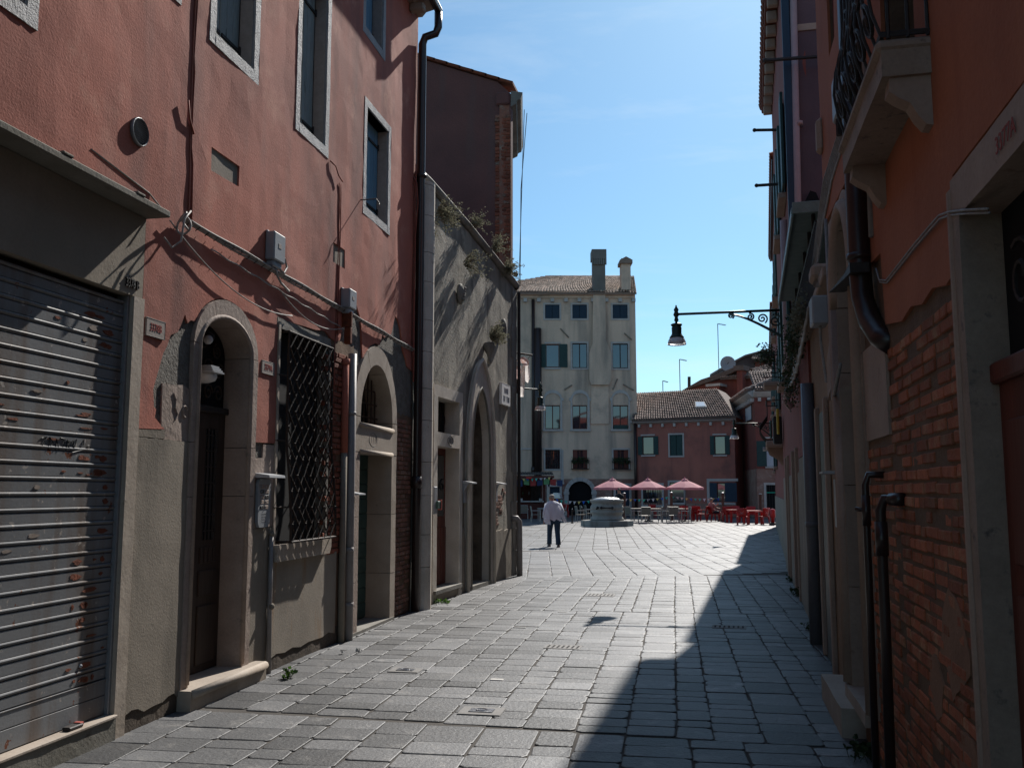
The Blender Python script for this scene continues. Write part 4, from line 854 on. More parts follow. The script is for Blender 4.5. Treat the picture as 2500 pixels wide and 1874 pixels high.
def weed(name, label, p, n, R_, h, mat=None):
    r_ = root(name, label, 'weed', tuple(p), 'weeds at the foot of the walls'); lf = MB(); p = Vector(p)
    for i in range(n):
        b = p+Vector((rnd(-R_,R_)*.6, rnd(-R_,R_), 0)); t = b+Vector((rnd(-.04,.04),rnd(-.04,.04),rnd(.2,1)*h)); lf.tube([b,t], .0025, 3)
        for k in range(4): lf.leaf(b.lerp(t, rnd(.3,1)), (rnd(-1,1),rnd(-1,1),rnd(0,.9)), rnd(.03,.06), rnd(.012,.024))
    lf.build('leaves', mat or m_leaf, r_, recalc=False)
for px, py, n, R_, h, lb in [(690,1655,10,.04,.10,'small green weed at the wall foot beside the conduit'),(771,1570,22,.06,.20,'bright green weed below the barred window'),(817,1560,8,.05,.08,'low weed at the foot of the grey downpipe'),(1070,1472,22,.22,.07,'row of low weeds below the red door step'),(1109,1448,26,.10,.24,'tall weed clump right of the red door step'),(1130,1442,6,.04,.08,'tiny weed left of the gothic doorway'),(1165,1418,10,.08,.15,'weed inside the gothic doorway threshold')]:
    q = gpx(px, py); weed('wall_weed', lb, (q.x+.05,q.y,0), n, R_, h)
for i, (px, py) in enumerate([(836,1596),(875,1592)]):
    q = gpx(px, py); mb = MB(); b = Vector((q.x,q.y,0))
    for k in range(3): mb.add([b+Vector((rnd(-.05,.05),rnd(-.03,.03),rnd(0,.05))) for _ in range(4)], [(0,1,2),(0,2,3)])
    o = mb.build('litter', m_white); tag(o, ['left scrap of white paper litter on the paving', 'right scrap of white paper litter on the paving'][i], 'litter')
# ================================================================ purple house behind
m_purple = M('purple_grey_stucco', (.23,.105,.092), (.165,.082,.076), 1.0, .93, .5, 20, .14, 30, spots=(.05,.04,.045), spot=(.66,.72), sscale=10, streak=(.16,.115,.105), sk=(.5,.8), kscale=2)
PW = Wall((-13,19.0), (-4.22,19.0), 1); PL = PW.len
pur = root('purple_house', 'tall dull purple house with brick corner behind the grey house', 'house', (-6,19,0))
sx = lambda x: x+13
mb = MB(); mb.plate(PW, [(0,-.2),(PL,-.2),(PL,10.42),(sx(-4.52),10.72),(sx(-6.45),11.5),(0,12.6)], (), 0, -.2, .5, .015, 2, .8); mb.build('wall', m_purple, pur)
PS = Wall((-4.22,19.0), (-4.88,22.2), 1)
mb = MB(); mb.plate(PS, rect(0.01,3.2,-.2,10.3), (), 0, -.25); psd = mb.build('street_wall', m_brickold, pur)
mb = MB(); mb.add([(-13,19.2,-.2),(-4.5,19.25,-.2),(-5.15,22.2,-.2),(-13,22.2,-.2),(-13,19.2,12.5),(-6.45,19.2,11.4),(-4.5,19.25,10.3),(-5.15,22.2,10.3),(-7.0,22.2,11.4),(-13,22.2,12.5)], [(0,1,6,5,4),(1,2,7,6),(2,3,9,8,7),(3,0,4,9),(4,5,8,9),(5,6,7,8)]); mb.build('body', m_purple, pur)
mb = MB(); mb.plate(PW, rect(sx(-4.56),PL,6.0,9.95), (), .008, -.01, .3, .004, 2, 3); bd = mb.build('brick_bed', m_brickold, pur)
z = 6.06; k = 0
while z < 9.92:
    cuts = (0,.247,.34) if k % 2 else (0,.115,.34)
    for c0, c1_ in zip(cuts[:-1], cuts[1:]):
        mb = MB(); mb.bbox(PW, sx(-4.565)+c0+rnd(-.012,.004) if c0 == 0 else sx(-4.565)+c0+.006, sx(-4.565)+c1_-.006, -.02, .026+rnd(-.008,.008), z-.033, z+.033, .006, .003); mb.build('brick', m_brick if random.random() < .7 else m_brickold, bd)
    z += .082; k += 1
for i in range(9):
    a = sx(-6.9)+i*.30; f = lambda s: 11.5+(sx(-6.45)-s)*.405 if s < sx(-6.45) else 11.5-(s-sx(-6.45))*.405
    mb = MB(); mb.prism(PW, [(a,f(a)+.02),(a+.34,f(a+.34)+.035),(a+.34,f(a+.34)+.10),(a,f(a)+.09)], .07, -.5); mb.build('verge_tile', m_rust, pur)
mb = MB(); mb.box(PW, 0, sx(-6.9), .05, -3.2, 12.0, 12.2); mb.build('roof', m_rust, pur)
mb = MB(); mb.sweep(PS, [(0,10.12),(.12,10.18),(.14,10.26),(.22,10.30),(.26,10.44),(0,10.48)], -.02, 3.2); mb.build('cornice', m_stonegrey, pur)
mb = MB(); mb.bbox(PW, sx(-4.56), PL-.02, -.01, .07, 10.16, 10.46, .04); mb.build('cornice_end', m_purple, pur)
mb = MB()
for k in (0,1): mb.tube([(-4.0+.02*k,19.4+.2*k,10.2),(-4.08-.02*k,19.5,8.4),(-4.15+.03*k,19.5,6.2)], .008, 4)
o = mb.build('loose_wire', m_dark); tag(o, 'two thin wires hanging from the cornice of the purple house', 'cable')
mb = MB()
for z in (6.35,6.05): mb.tube([PW.pt(sx(-4.5),.06,z+.1),PW.pt(PL,.12,z+.1),PW.pt(PL+.06,.05,z),PW.pt(PL+.10,-.1,z-.03)], .02, 5); mb.ball(PW.pt(PL+.10,-.02,z), .06)
o = mb.build('insulator_bracket', m_dark); tag(o, 'iron bracket with dark insulators on the purple house corner', 'bracket')
# laundry rod, washing and small lamp at the corner
def on_y(px, py, Y): return ypx(px, py, Y)
Yl = 20.2
r_ = root('washing_rod', 'dark iron rod with cords holding washing at the purple house corner', 'clothes line', tuple(on_y(1262,862,Yl)))
mb = MB(); mb.bar(on_y(1240,858,Yl), on_y(1300,867,Yl), .022, 6); mb.build('rod', m_dark, r_)
mb = MB()
for a, b in (((1272,866),(1257,886)),((1294,868),(1288,877))): mb.bar(on_y(*a,Yl), on_y(*b,Yl), .008, 4)
mb.build('cord', m_cable, r_)
m_cloth = M('white_washing', (.75,.72,.70), (.68,.64,.62), 8, .9, fine=.05, transl=.5); m_clothk = M('black_washing', (.012,.012,.015), None, rough=.9); m_clothr = M('patterned_washing', (.50,.24,.16), (.66,.66,.7), 22, .9, fine=.1, transl=.4)
def drape(name, label, pts, mat, dp=.10, Y=Yl):
    mb = MB(); n = len(pts); W = Wall((0,Y),(1,Y),1)
    pl = [(on_y(*p,Y).x, on_y(*p,Y).z) for p in pts]; mb.plate(W, pl, (), .02, -.02-dp*.3, .06, .06, rnd(0,9), 9); o = mb.build(name, mat, None, True); tag(o, label, 'laundry')
drape('hanging_towel', 'long white towel hanging from the washing rod', [(1276,893),(1281,893),(1281,925),(1277,968),(1265,968),(1268,935),(1272,910)], m_cloth, Y=20.0)
drape('hanging_shirt', 'white cloth puffed out on the right of the washing', [(1278,885),(1289,884),(1292,900),(1293,920),(1288,934),(1277,926),(1275,900)], m_cloth, Y=20.15)
drape('hanging_scarf', 'patterned red and white cloth tied at the top of the washing', [(1264,873),(1280,871),(1290,880),(1290,890),(1281,893),(1273,885),(1263,882)], m_clothr, Y=19.92)
drape('hanging_trousers', 'black cloth hanging beside the white towel', [(1257,925),(1265,925),(1266,945),(1262,960),(1257,956)], m_clothk, Y=20.08)
drape('hanging_blouse', 'pinkish cloth bunched at the left of the washing', [(1257,895),(1271,892),(1272,910),(1266,926),(1257,922)], M('pink_washing', (.62,.48,.46), (.5,.36,.34), 14, .9, transl=.4), Y=20.3)
# ================================================================ right: orange house
RW = Wall((.97,0), (.97,8), -1)
m_orange = M('orange_plaster', (.40,.138,.066), (.33,.114,.056), 1.2, .92, .4, 30, .1, 40, streak=(.30,.095,.045), sk=(.55,.82), kscale=3, spots=(.52,.18,.085), spot=(.60,.8), sscale=1.5)
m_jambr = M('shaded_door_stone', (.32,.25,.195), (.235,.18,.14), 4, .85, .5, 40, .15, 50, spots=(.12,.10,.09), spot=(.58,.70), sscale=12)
m_palest = M('pale_door_stone', (.36,.27,.21), (.29,.215,.17), 3, .8, .4, 30, .12, 40, streak=(.27,.2,.16), sk=(.55,.8), kscale=4, spots=(.22,.15,.11), spot=(.62,.72), sscale=7)
org = root('orange_house', 'orange plastered house with exposed brick base along the near right', 'house', (1.1,5,0))
DR = rect(2.2,3.78,-.05,2.79); DA = archpoly(6.43,7.39,.26,3.1,3.77)
holes = [DR, DA, rect(4.35,5.15,3.62,6.2), rect(6.95,7.30,5.1,7.0)]
mb = MB(); mb.plate(RW, rect(-3,8.0,-.3,9.6), holes, 0, -.34); mb.build('wall', m_mortar, org)
mb = MB(); mb.box(RW, -3, 8.0, -.6, -9, -.3, 9.5); mb.build('body', m_orange, org)
ph = [(3.84,2.58),(4.05,2.55),(4.29,2.59),(4.5,2.56),(4.75,2.60),(5.0,2.57),(5.2,2.60),(5.42,2.63),(5.46,3.05),(6.30,3.1),(6.34,3.86),(8.0,3.96),(8.0,9.6),(-3,9.6),(-3,2.95),(3.84,2.95)]
mb = MB(); mb.plate(RW, ph, [rect(4.35,5.15,3.62,6.2), rect(6.95,7.30,5.1,7.0)], .022, -.002, .25, .008, 5, 1.5); mb.build('plaster', m_orange, org)
mb = MB(); mb.box(RW, -3.2, 8.05, .35, -9, 9.5, 9.62); mb.build('roof', m_rust, org)
# exposed brick
mb = MB(); mb.plate(RW, rect(3.84,5.46,-.05,2.62), (), .004, -.002, .3, .006, 5, 3); bed = mb.build('brick_bed', m_mortar, org)
sm = lambda s,z: noise.noise(Vector((s*1.3,z*1.3,7.3)))
random.seed(5)
m_brickr = M('shaded_brick', (.37,.118,.055), (.27,.09,.047), 9, .92, .7, 60, .22, 60, rn=.32, spots=(.34,.19,.105), spot=(.50,.66), sscale=7)
brickwork(RW, bed, 3.97, 5.40, .05, 2.50, .0105, m_brickr, inside=None, jd=.004, side=-1, skip=.05, pitch=.068, L_=.25)
m_smear = M('plaster_smear', (.30,.17,.105), (.23,.13,.08), 3, .95, .5, 40, .15, 50)
for c_, zc, ra, rb in ((4.30,1.05,.26,.22),(4.15,.62,.16,.12),(4.66,.80,.14,.16)):
    poly = [(c_+math.cos(a)*ra*rnd(.7,1.15), zc+math.sin(a)*rb*rnd(.7,1.15)) for a in np.linspace(0,6.0,18)]
    mb = MB(); mb.plate(RW, poly, (), .0125, .002, .1, .004, c_, 6); mb.build('plaster_smear', m_smear, bed)
mb = MB(); mb.plate(RW, rect(5.46,6.44,-.05,2.6), (), .004, -.002, .3, .004, 2, 3); bed2 = mb.build('brick_bed', m_mortar, org)
brickwork(RW, bed2, 5.50, 6.42, .05, 2.0, .010, m_brickr, jd=.005, side=-1, pitch=.074, L_=.25)
# near door with numbered lintel
for pl, mt in ((rect(3.75,3.85,-.1,2.76), m_jambr), (rect(2.0,3.86,2.76,2.93), m_palest)):
    mb = MB(); mb.plate(RW, pl, (), .03, -.26, .12, .004, rnd(0,9), 4); jl = mb.build('door_stone', mt, org)
mb = MB(); mb.bbox(RW, 3.855, 3.90, 0, .04, -.1, 2.9, .01); mb.build('door_stone', m_palest, org)
text_mesh('number', '3377A', .085, m_redtxt, jl, RW, 3.13, 2.835, .036, .001, -1, .95)
mb = MB(); mb.box(RW, 2.2, 3.76, -.14, -.075, 0, 2.1); nd = mb.build('door', m_woodred, org)
for k in range(3):
    mb = MB(); mb.bbox(RW, 2.4, 3.64, -.075, -.058, .2+k*.62, .72+k*.62, .02); mb.build('panel', m_woodred, nd)
mb = MB(); mb.bbox(RW, 2.2, 3.76, -.14, -.045, 2.1, 2.18, .01); mb.build('transom', m_woodred, org)
mb = MB(); mb.box(RW, 2.2, 3.76, -.15, -.12, 2.15, 2.8); fan2 = mb.build('fanlight', m_black, org)
for s in (2.9,3.2,3.45):
    mb = MB(); mb.tube(spiral(RW,s,2.45,.14,1.4,1,-.085,1), .01, 5); mb.build('scroll_bar', m_dark, fan2)
# balconette
BY0, BY1 = 4.08, 5.34
mb = MB(); mb.plate(RW, rect(BY0,BY1,3.49,3.61), (), .225, -.02, .2, .004, 1, 4); bal = mb.build('balcony_slab', m_jambr, org)
mb = MB(); mb.bbox(RW, BY0-.01, BY1+.02, 0, .245, 3.60, 3.66, .02); mb.build('slab_edge', m_jambr, bal)
for s in (BY0+.02, BY1-.12):
    pr = [(0,3.49),(.19,3.49),(.195,3.43),(.16,3.40),(.11,3.37),(.08,3.31),(.05,3.27),(0,3.26)]
    mb = MB(); mb.sweep(RW, pr, s, s+.10); mb.build('bracket', m_palest, bal)
mb = MB()
def belly(z): return .21+.06*math.sin(min(1,max(0,(z-3.66)/.55))*math.pi)
for s in np.arange(BY0+.02, BY1, .115):
    mb = MB(); pts = [RW.pt(s, belly(z), z) for z in np.linspace(3.66,4.7,9)]; mb.tube(pts, .008, 5); mb.build('baluster', m_dark, bal)
for i, s in enumerate(np.arange(BY0+.08, BY1-.04, .23)):
    for z, sg in ((3.80,1),(4.02,-1),(4.26,1),(4.5,-1)):
        mb = MB(); sp = spiral(RW, s+.05*sg, z, .085, 1.4, 1.5 if sg > 0 else 4.6, 0, sg, 20); mb.tube([p+RW.n*belly(p.z) for p in sp], .010, 5); mb.build('scroll', m_dark, bal)
for z in (3.68,4.7):
    mb = MB(); mb.tube([RW.pt(BY0,0,z),RW.pt(BY0,belly(z),z),RW.pt(BY1,belly(z),z),RW.pt(BY1,0,z)], .014, 5); mb.build('rail', m_dark, bal)
for z in np.linspace(.03,.19,3):
    mb = MB(); mb.bar(RW.pt(BY0,z,3.66), RW.pt(BY0,z,4.7), .009, 5); mb.build('baluster', m_dark, bal)
mb = MB(); mb.box(RW, 4.3, 5.2, -.3, -.26, 3.6, 6.25); wn = mb.build('window', m_glassdark, org)
for a, b in ((4.35,4.43),(4.72,4.78),(5.07,5.15)):
    mb = MB(); mb.bbox(RW, a, b, -.26, -.16, 3.63, 6.2, .008); mb.build('window_frame', m_wooddark, wn)
mb = MB(); mb.box(RW, 4.43, 4.72, -.21, -.20, 3.7, 6.2); mb.build('shutter_board', m_greyrender, wn)
mb = MB(); mb.box(RW, 6.9, 7.35, -.2, -.15, 5.0, 7.05); wn = mb.build('window', m_glasssky, org)
for a, b in ((6.95,6.98),(7.11,7.14),(7.27,7.30)):
    mb = MB(); mb.bbox(RW, a, b, -.15, -.02, 5.1, 7.0, .006); mb.build('window_frame', m_woodred, wn)
# arched doorway
surround(RW, org, (6.30,7.56), (6.46,7.36), .28, 3.1, 3.72, 3.88, .03, .30, m_palest, [1.0,1.75,2.6])
mb = MB(); mb.tube([RW.pt(s,.035,z) for s,z in [(7.44,.3),(7.44,3.1)]+arc(6.91,3.1,.53,.66,0,180,14)+[(6.38,3.1),(6.38,.3)]], .05, 8); mb.build('roll_moulding', m_palest, org, True)
mb = MB(); mb.box(RW, 6.4, 7.4, -.34, -.31, .2, 3.8); mb.build('dark_doorway', m_black, org)
mb = MB(); mb.plate(RW, rect(5.48,6.28,2.02,2.60), (), .020, -.002, .2, .006, 2, 3); mb.build('plaster_patch', m_palest, org)
mb = MB(); mb.plate(RW, rect(7.58,7.99,.35,3.9), (), .012, -.002, .25, .006, 2, 3); mb.build('plaster_patch', m_palest, org)
mb = MB(); mb.plate(RW, rect(7.0,8.25,-.1,.20), (), .16, -.3, .2, .006, 1, 3); ds = mb.build('doorstep', m_stone, org)
mb = MB(); mb.plate(RW, rect(6.5,7.45,.19,.285), (), .07, -.3, .2, .005, 1, 3); mb.build('doorstep', m_stone, org)
mb = MB(); mb.plate(RW, [(7.66,2.55),(7.98,2.45),(7.98,2.75),(7.66,2.95)], (), .055, .0); mb.build('stone_tablet', m_palest, org)
# pipes on the orange house
P = RW.pt
pipe_thing('brown_stove_pipe', [P(5.82,.085,6.5),P(5.82,.085,3.02),P(5.80,.08,2.86),P(5.70,.06,2.70),P(5.55,.03,2.58),P(5.45,-.02,2.52)], .066, m_brownpipe, 'thick dark brown pipe bending into the brick wall below the balcony', [(P(5.82,.085,3.10),P(5.82,.085,3.14),1.15)])
mb = MB(); mb.tube([P(5.66,.0,6.4),P(5.66,.03,3.2)], .024, 8); o = mb.build('pale_conduit', m_greypipe, None, True); tag(o, 'slim pale conduit beside the thick brown pipe', 'pipe')
mb = MB(); mb.prism(Wall(P(5.7,0,0).xy, P(6.95,.0,0).xy, -1), [(0,3.06),(.26,3.05),(1.05,3.10),(.26,3.02),(0,3.0)], .05, .16); o = mb.build('pipe_spike', m_dark); tag(o, 'pointed dark iron bracket behind the thick brown pipe', 'bracket')
pipe_thing('gas_riser', [P(5.80,.0,1.80),P(5.82,.09,1.80),P(5.82,.11,1.74),P(5.83,.11,1.2),P(5.88,.11,.0)], .021, m_brownpipe, 'thin dark gas riser with valve, the farther of two on the brick wall', [(P(5.82,.11,1.5),P(5.82,.11,1.68),1.2),(P(5.83,.10,1.59),P(5.84,.17,1.6),.6)])
pipe_thing('gas_riser', [P(5.28,.0,1.66),P(5.32,.09,1.66),P(5.33,.11,1.60),P(5.34,.11,1.0),P(5.40,.11,.0)], .028, m_brownpipe, 'thick dark gas riser with sleeve, the nearer of two on the brick wall', [(P(5.33,.11,1.36),P(5.33,.11,1.54),1.2),(P(5.2,.02,1.66),P(5.28,.06,1.66),1.25)])
mb = MB(); mb.tube([P(5.60,.0,4.2),P(5.62,.03,3.3),P(5.60,.05,3.20),P(5.45,.06,3.16),P(5.25,.05,3.14),P(4.9,.04,3.14),P(4.55,.04,3.02),P(4.4,.04,2.96),P(4.2,.04,2.88),P(4.0,.045,2.80),P(3.88,.07,2.76),P(3.6,.07,2.70),P(3.3,.02,2.66)], .010, 6)
mb.v = []; mb.f = []; mb.m = []; mb.tone = []
cp = [RW.px(*q) for q in ((2155,660),(2163,688),(2180,690),(2215,648),(2250,605),(2290,560),(2315,533),(2340,524),(2380,520),(2440,518))]
for k in (0,1): mb.tube([P(s,.032+.004*k,z+.014*k) for s,z in cp], .0048, 6)
o = mb.build('white_cable', m_cable, None, True); tag(o, 'twin white cable looping across the orange wall to the near doorway', 'cable')
mb = MB()
for k in range(7):
    a = [RW.px(*q) for q in ((2078-k*1.5,250),(2076-k*2,330),(2040-k*2,440),(2018-k,545),(2004-k*1.5,640+6*k),(2010-k,700))]
    mb.tube([P(s,.026+.005*k,z) for s,z in a], .006 if k else .010, 5)
o = mb.build('cable_bundle', m_cable, None, True); tag(o, 'thick bundle of cables curving down past the balcony on the right', 'cable')
b0 = RW.px(2050,260); b1 = RW.px(2073,330)
mb = MB(); mb.bbox(RW, 6.52, 6.72, .02, .09, 4.32, 4.62, .012); o = mb.build('junction_box', m_greyplast); tag(o, 'grey junction box beyond the balcony on the orange wall', 'electrical box')
mb = MB(); mb.bar(P(6.62,.06,4.2), P(6.62,.06,4.33), .022); mb.build('cable_gland', m_dark, o)
mb = MB(); mb.bbox(RW, 7.88, 8.12, .03, .16, 3.08, 3.32, .012); o = mb.build('junction_box', m_greyplast); tag(o, 'pale junction box below the iron railed terrace on the right', 'electrical box')
mb = MB(); mb.tube([P(8.0,.09,3.08),P(8.0,.09,2.95),P(7.98,.06,2.6)], .012, 6); mb.build('cable_tail', m_cable, o)
mb = MB(); mb.tube([P(7.66,.05,3.9),P(7.65,.05,2.7),P(7.60,.06,2.42),P(7.4,.07,2.44),P(7.0,.07,2.62)], .014, 6); o = mb.build('hanging_cable', m_cable, None, True); tag(o, 'grey cable running down and across the shaded stone doorway', 'cable')
mb = MB(); mb.bbox(RW, 7.70, 7.86, .03, .05, 1.42, 1.80, .004); o = mb.build('door_bells', m_greyplast); tag(o, 'narrow bell panel with hood on the shaded right wall', 'intercom')
mb = MB(); mb.sweep(RW, [(.03,1.84),(.03,1.87),(.15,1.86),(.15,1.845)], 7.66, 7.92); mb.build('rain_hood', m_whiteplast, o)
# ================================================================ right: dark house and the ones beyond
RW2 = Wall((1.02-.0343*8,0), (1.5,22), -1)
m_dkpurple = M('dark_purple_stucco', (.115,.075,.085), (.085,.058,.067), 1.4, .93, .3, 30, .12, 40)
m_redplast = M('brick_red_plaster', (.24,.068,.05), (.18,.054,.042), 2, .9, .3, 30, .1, 40, streak=(.19,.07,.055), sk=(.5,.8), kscale=6)
m_ochre = M('ochre_plaster', (.27,.17,.095), (.20,.125,.075), 2, .9, .3, 30, .12, 40)
dk = root('terrace_house', 'low ochre and red house with a planted roof terrace next to the orange house', 'house', tuple(RW2.pt(11,0,0)))
mb = MB(); mb.plate(RW2, rect(8.02,14.6,-.3,3.52), [], 0, -.3, .6, .01, 3, 1); mb.build('wall', m_ochre, dk)
mb = MB(); mb.box(RW2, 8.02, 14.6, -.31, -8, -.3, 3.5); mb.build('body', m_ochre, dk)
mb = MB(); mb.plate(RW2, rect(11.44,14.55,2.2,3.5), (), .03, 0, .4, .006, 1, 2); mb.build('red_plaster', m_redplast, dk)
mb = MB(); mb.plate(RW2, rect(11.44,14.55,-.1,2.19), (), .028, 0, .4, .006, 1, 2); mb.build('grey_plinth', m_greyrender, dk)
mb = MB(); mb.box(RW2, 9.28, 10.42, .0, .012, 0, 2.52); mb.build('door', m_wooddark, dk)
for a, b in ((9.2,9.32),(10.38,10.5)):
    mb = MB(); mb.bbox(RW2, a, b, .0, .05, 0, 2.6, .01); mb.build('door_stone', m_palest, dk)
mb = MB(); mb.bbox(RW2, 8.06, 14.58, -.3, .10, 3.52, 3.61, .01); mb.build('terrace_ledge', m_palest, dk)
mb = MB(); mb.bbox(RW2, 8.5, 8.85, .0, .16, 3.61, 3.74, .03); mb.build('ledge_stone', m_palest, dk)
for s in np.arange(9.1, 14.5, .13):
    mb = MB(); mb.bar(RW2.pt(s,.06,3.61), RW2.pt(s,.06,4.28), .008, 5); mb.build('railing_bar', m_dark, dk)
mb = MB(); mb.bar(RW2.pt(9.05,.06,4.28), RW2.pt(14.5,.06,4.28), .014, 5); mb.build('rail', m_dark, dk)
# terrace shelter: black back painted for its inner shade, posts and a pale metal roof sheet
mb = MB(); mb.box(RW2, 9.4, 14.55, -1.7, -1.6, 3.6, 4.62); mb.build('shelter_back', m_black, dk)
mb = MB(); mb.box(RW2, 9.4, 9.46, -1.6, -.4, 3.6, 4.62); mb.build('shelter_side', m_wooddark, dk)
for s in (9.9, 10.6, 11.5, 12.6, 13.6):
    mb = MB(); mb.bar(RW2.pt(s,.02,3.6), RW2.pt(s,.02,4.6), .022, 6); mb.build('shelter_post', m_dark, dk)
m_awn = M('pale_green_metal', (.17,.235,.235), (.12,.175,.175), 8, .5, .1, 50, .1)
aw = root('terrace_canopy', 'pale blue green metal canopy roof over the right hand terrace', 'awning', tuple(RW2.pt(11.5,0,4.6)))
mb = MB(); mb.sweep(RW2, [(-1.7,4.72),(.22,4.60),(.24,4.62),(-1.7,4.75)], 9.7, 14.5); mb.build('canopy_sheet', m_awn, aw)
mb = MB(); mb.bbox(RW2, 9.68, 9.71, -1.6, .24, 4.56, 4.68, .004); mb.build('canopy_fascia', m_awn, aw); mb = MB(); mb.bbox(RW2, 9.72, 14.5, .225, .25, 4.54, 4.635, .004); mb.build('canopy_fascia', m_awn, aw)
EW = Wall((1.22,14.6), (5.2,14.6), 1)
def ep(x, y, d=0): return EW.px(x, y, d)
P = RW2.pt
m_pinkpipe = M('pinkish_pipe', (.38,.25,.245), (.32,.21,.21), 5, .5, fine=.06)
q0, q1 = EW.px(1939,0,.08), EW.px(1949,560,.08)
pipe_thing('pink_downpipe', [EW.pt(q0[0],.08,10.5),EW.pt(q1[0],.08,q1[1]),EW.pt(q1[0],.08,4.5)], .055, m_pinkpipe, 'pale pink downpipe on the dark end wall of the tall house', [(EW.pt(q0[0],.08,7.4),EW.pt(q0[0],.08,7.46),1.12),(EW.pt(q1[0],.08,5.7),EW.pt(q1[0],.08,5.76),1.12)])
pipe_thing('grey_street_pipe', [P(11.15,.07,2.95),P(11.15,.07,1.5),P(11.15,.07,.0)], .075, M('dark_grey_pipe', (.12,.125,.14), (.1,.1,.11), 5, .4), 'thick grey downpipe reaching the shaded paving on the right', [(P(11.15,.07,1.3),P(11.15,.07,1.36),1.08)])
mb = MB(); mb.bbox(RW2, 11.24, 11.42, .0, .10, .0, 2.75, .01); o = mb.build('pipe_cover', m_greyrender); tag(o, 'pale vertical cover strip beside the thick grey street pipe', 'pipe')
def ground_bar(i, pxa, pxb, Y, lb):
    mb = MB(); mb.bar(ypx(*pxa,Y), ypx(*pxb,Y), .03, 6); mb.ball(ypx(*pxb,Y), .04, n=6, m=4); o = mb.build('iron_bar', m_dark); tag(o, lb, 'bar')
ground_bar(0, (1908,317), (1842,318), 17.5, 'upper dark flag rod sticking out of the right facades against the sky'); ground_bar(1, (1908,449), (1847,453), 17.5, 'lower dark flag rod sticking out of the right facades against the sky')
ground_bar(2, (2016,137), (1868,148), 14.3, 'long dark horizontal bar high across the dark end wall')
# tall red house
tr = root('tall_red_house', 'tall red house with tiled eave carrying the large street lamp', 'house', tuple(RW2.pt(18,0,0)))
mb = MB(); mb.plate(RW2, rect(14.62,21.8,-.3,10.7), [rect(15.4,16.6,.0,2.3), rect(18.8,19.7,.0,2.3)], 0, -.3, .7, .01, 4, 1); mb.build('wall', m_redplast, tr)
mb = MB(); mb.box(RW2, 14.64, 21.8, -.31, -8, -.3, 10.7); mb.build('body', m_redplast, tr)
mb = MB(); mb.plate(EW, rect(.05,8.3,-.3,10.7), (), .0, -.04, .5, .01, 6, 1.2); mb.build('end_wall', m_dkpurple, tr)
for (x0,y0),(x1,y1) in (((1926,80),(2006,56)),((1924,98),(1940,76))):
    a = ep(x0,y0); b = ep(x1,y1); mb = MB(); mb.box(EW, a[0], b[0], -.01, .03, min(a[1],b[1]), max(a[1],b[1])); mb.build('stone_band', m_palest, tr)
a = ep(1962,520); b = ep(2004,468); mb = MB(); mb.prism(EW, [(a[0],a[1]+.12),(a[0]+.1,b[1]),(b[0]-.08,b[1]-.04),(b[0],a[1]+.05),(b[0]-.12,a[1])], .10, -.02); mb.build('flue_terminal', m_black, tr)
mb = MB(); mb.bbox(EW, -.02, .10, .0, .10, 4.4, 10.3, .01); mb.build('corner_strip', m_shutnavy, tr)
a = ep(2005,345); mb = MB(); mb.bbox(RW, 7.86, 8.0, .0, .07, 4.55, 4.85, .03); mb.build('corner_stone', m_palest, org)
for a, b in ((14.64,15.28),(16.72,18.68),(19.82,21.75)):
    mb = MB(); mb.plate(RW2, rect(a,b,-.1,2.0), [], .018, 0, .4, .006, 1, 2); mb.build('grey_plinth', m_greyrender, tr)
for a, b in ((15.4,16.6),(18.8,19.7)):
    mb = MB(); mb.box(RW2, a, b, -.2, -.16, 0, 2.3); mb.build('door', m_woodred, tr)
    for s in (a-.12, b):
        mb = MB(); mb.bbox(RW2, s, s+.12, -.1, .05, 0, 2.4, .01); mb.build('door_stone', m_palest, tr)
mb = MB(); mb.sweep(RW2, [(0,10.62),(.22,10.66),(.24,10.78),(-6,12.6),(-6,12.4)], 14.4, 21.9); mb.build('roof', m_rust, tr)
for s in np.arange(14.5, 21.9, .21):
    mb = MB(); mb.tube([RW2.pt(s,.27,10.80),RW2.pt(s,-.6,11.08)], .085, 8); mb.build('eave_tile', m_rust, tr)
for s in np.arange(14.8, 21.8, .55):
    mb = MB(); mb.bbox(RW2, s-.06, s+.06, 0, .2, 10.42, 10.62, .02); mb.build('eave_bracket', m_palest, tr)
for s, z in ((16.5,7.6),(19.2,7.6),(16.5,4.7),(19.6,4.7)):
    mb = MB(); mb.bbox(RW2, s-.5, s+.5, -.02, .03, z-.8, z+.8, .01); wn = mb.build('window', m_glasssky, tr)
    for a in (-1.0,.5):
        mb = MB(); mb.bbox(RW2, s+a, s+a+.5, .03, .08, z-.8, z+.8, .01); mb.build('shutter', m_shutdark, wn)
    mb = MB(); mb.bbox(RW2, s-.6, s+.6, .0, .14, z-.92, z-.82, .01); mb.build('sill', m_palest, wn)
pipe_thing('pink_downpipe', [P(15.6,.08,6.2),P(15.8,.08,4.6),P(16.0,.08,3.4),P(16.1,.12,3.2),P(16.1,.02,3.1)], .06, m_pinkpipe, 'pale pink downpipe beside the large street lamp bracket')
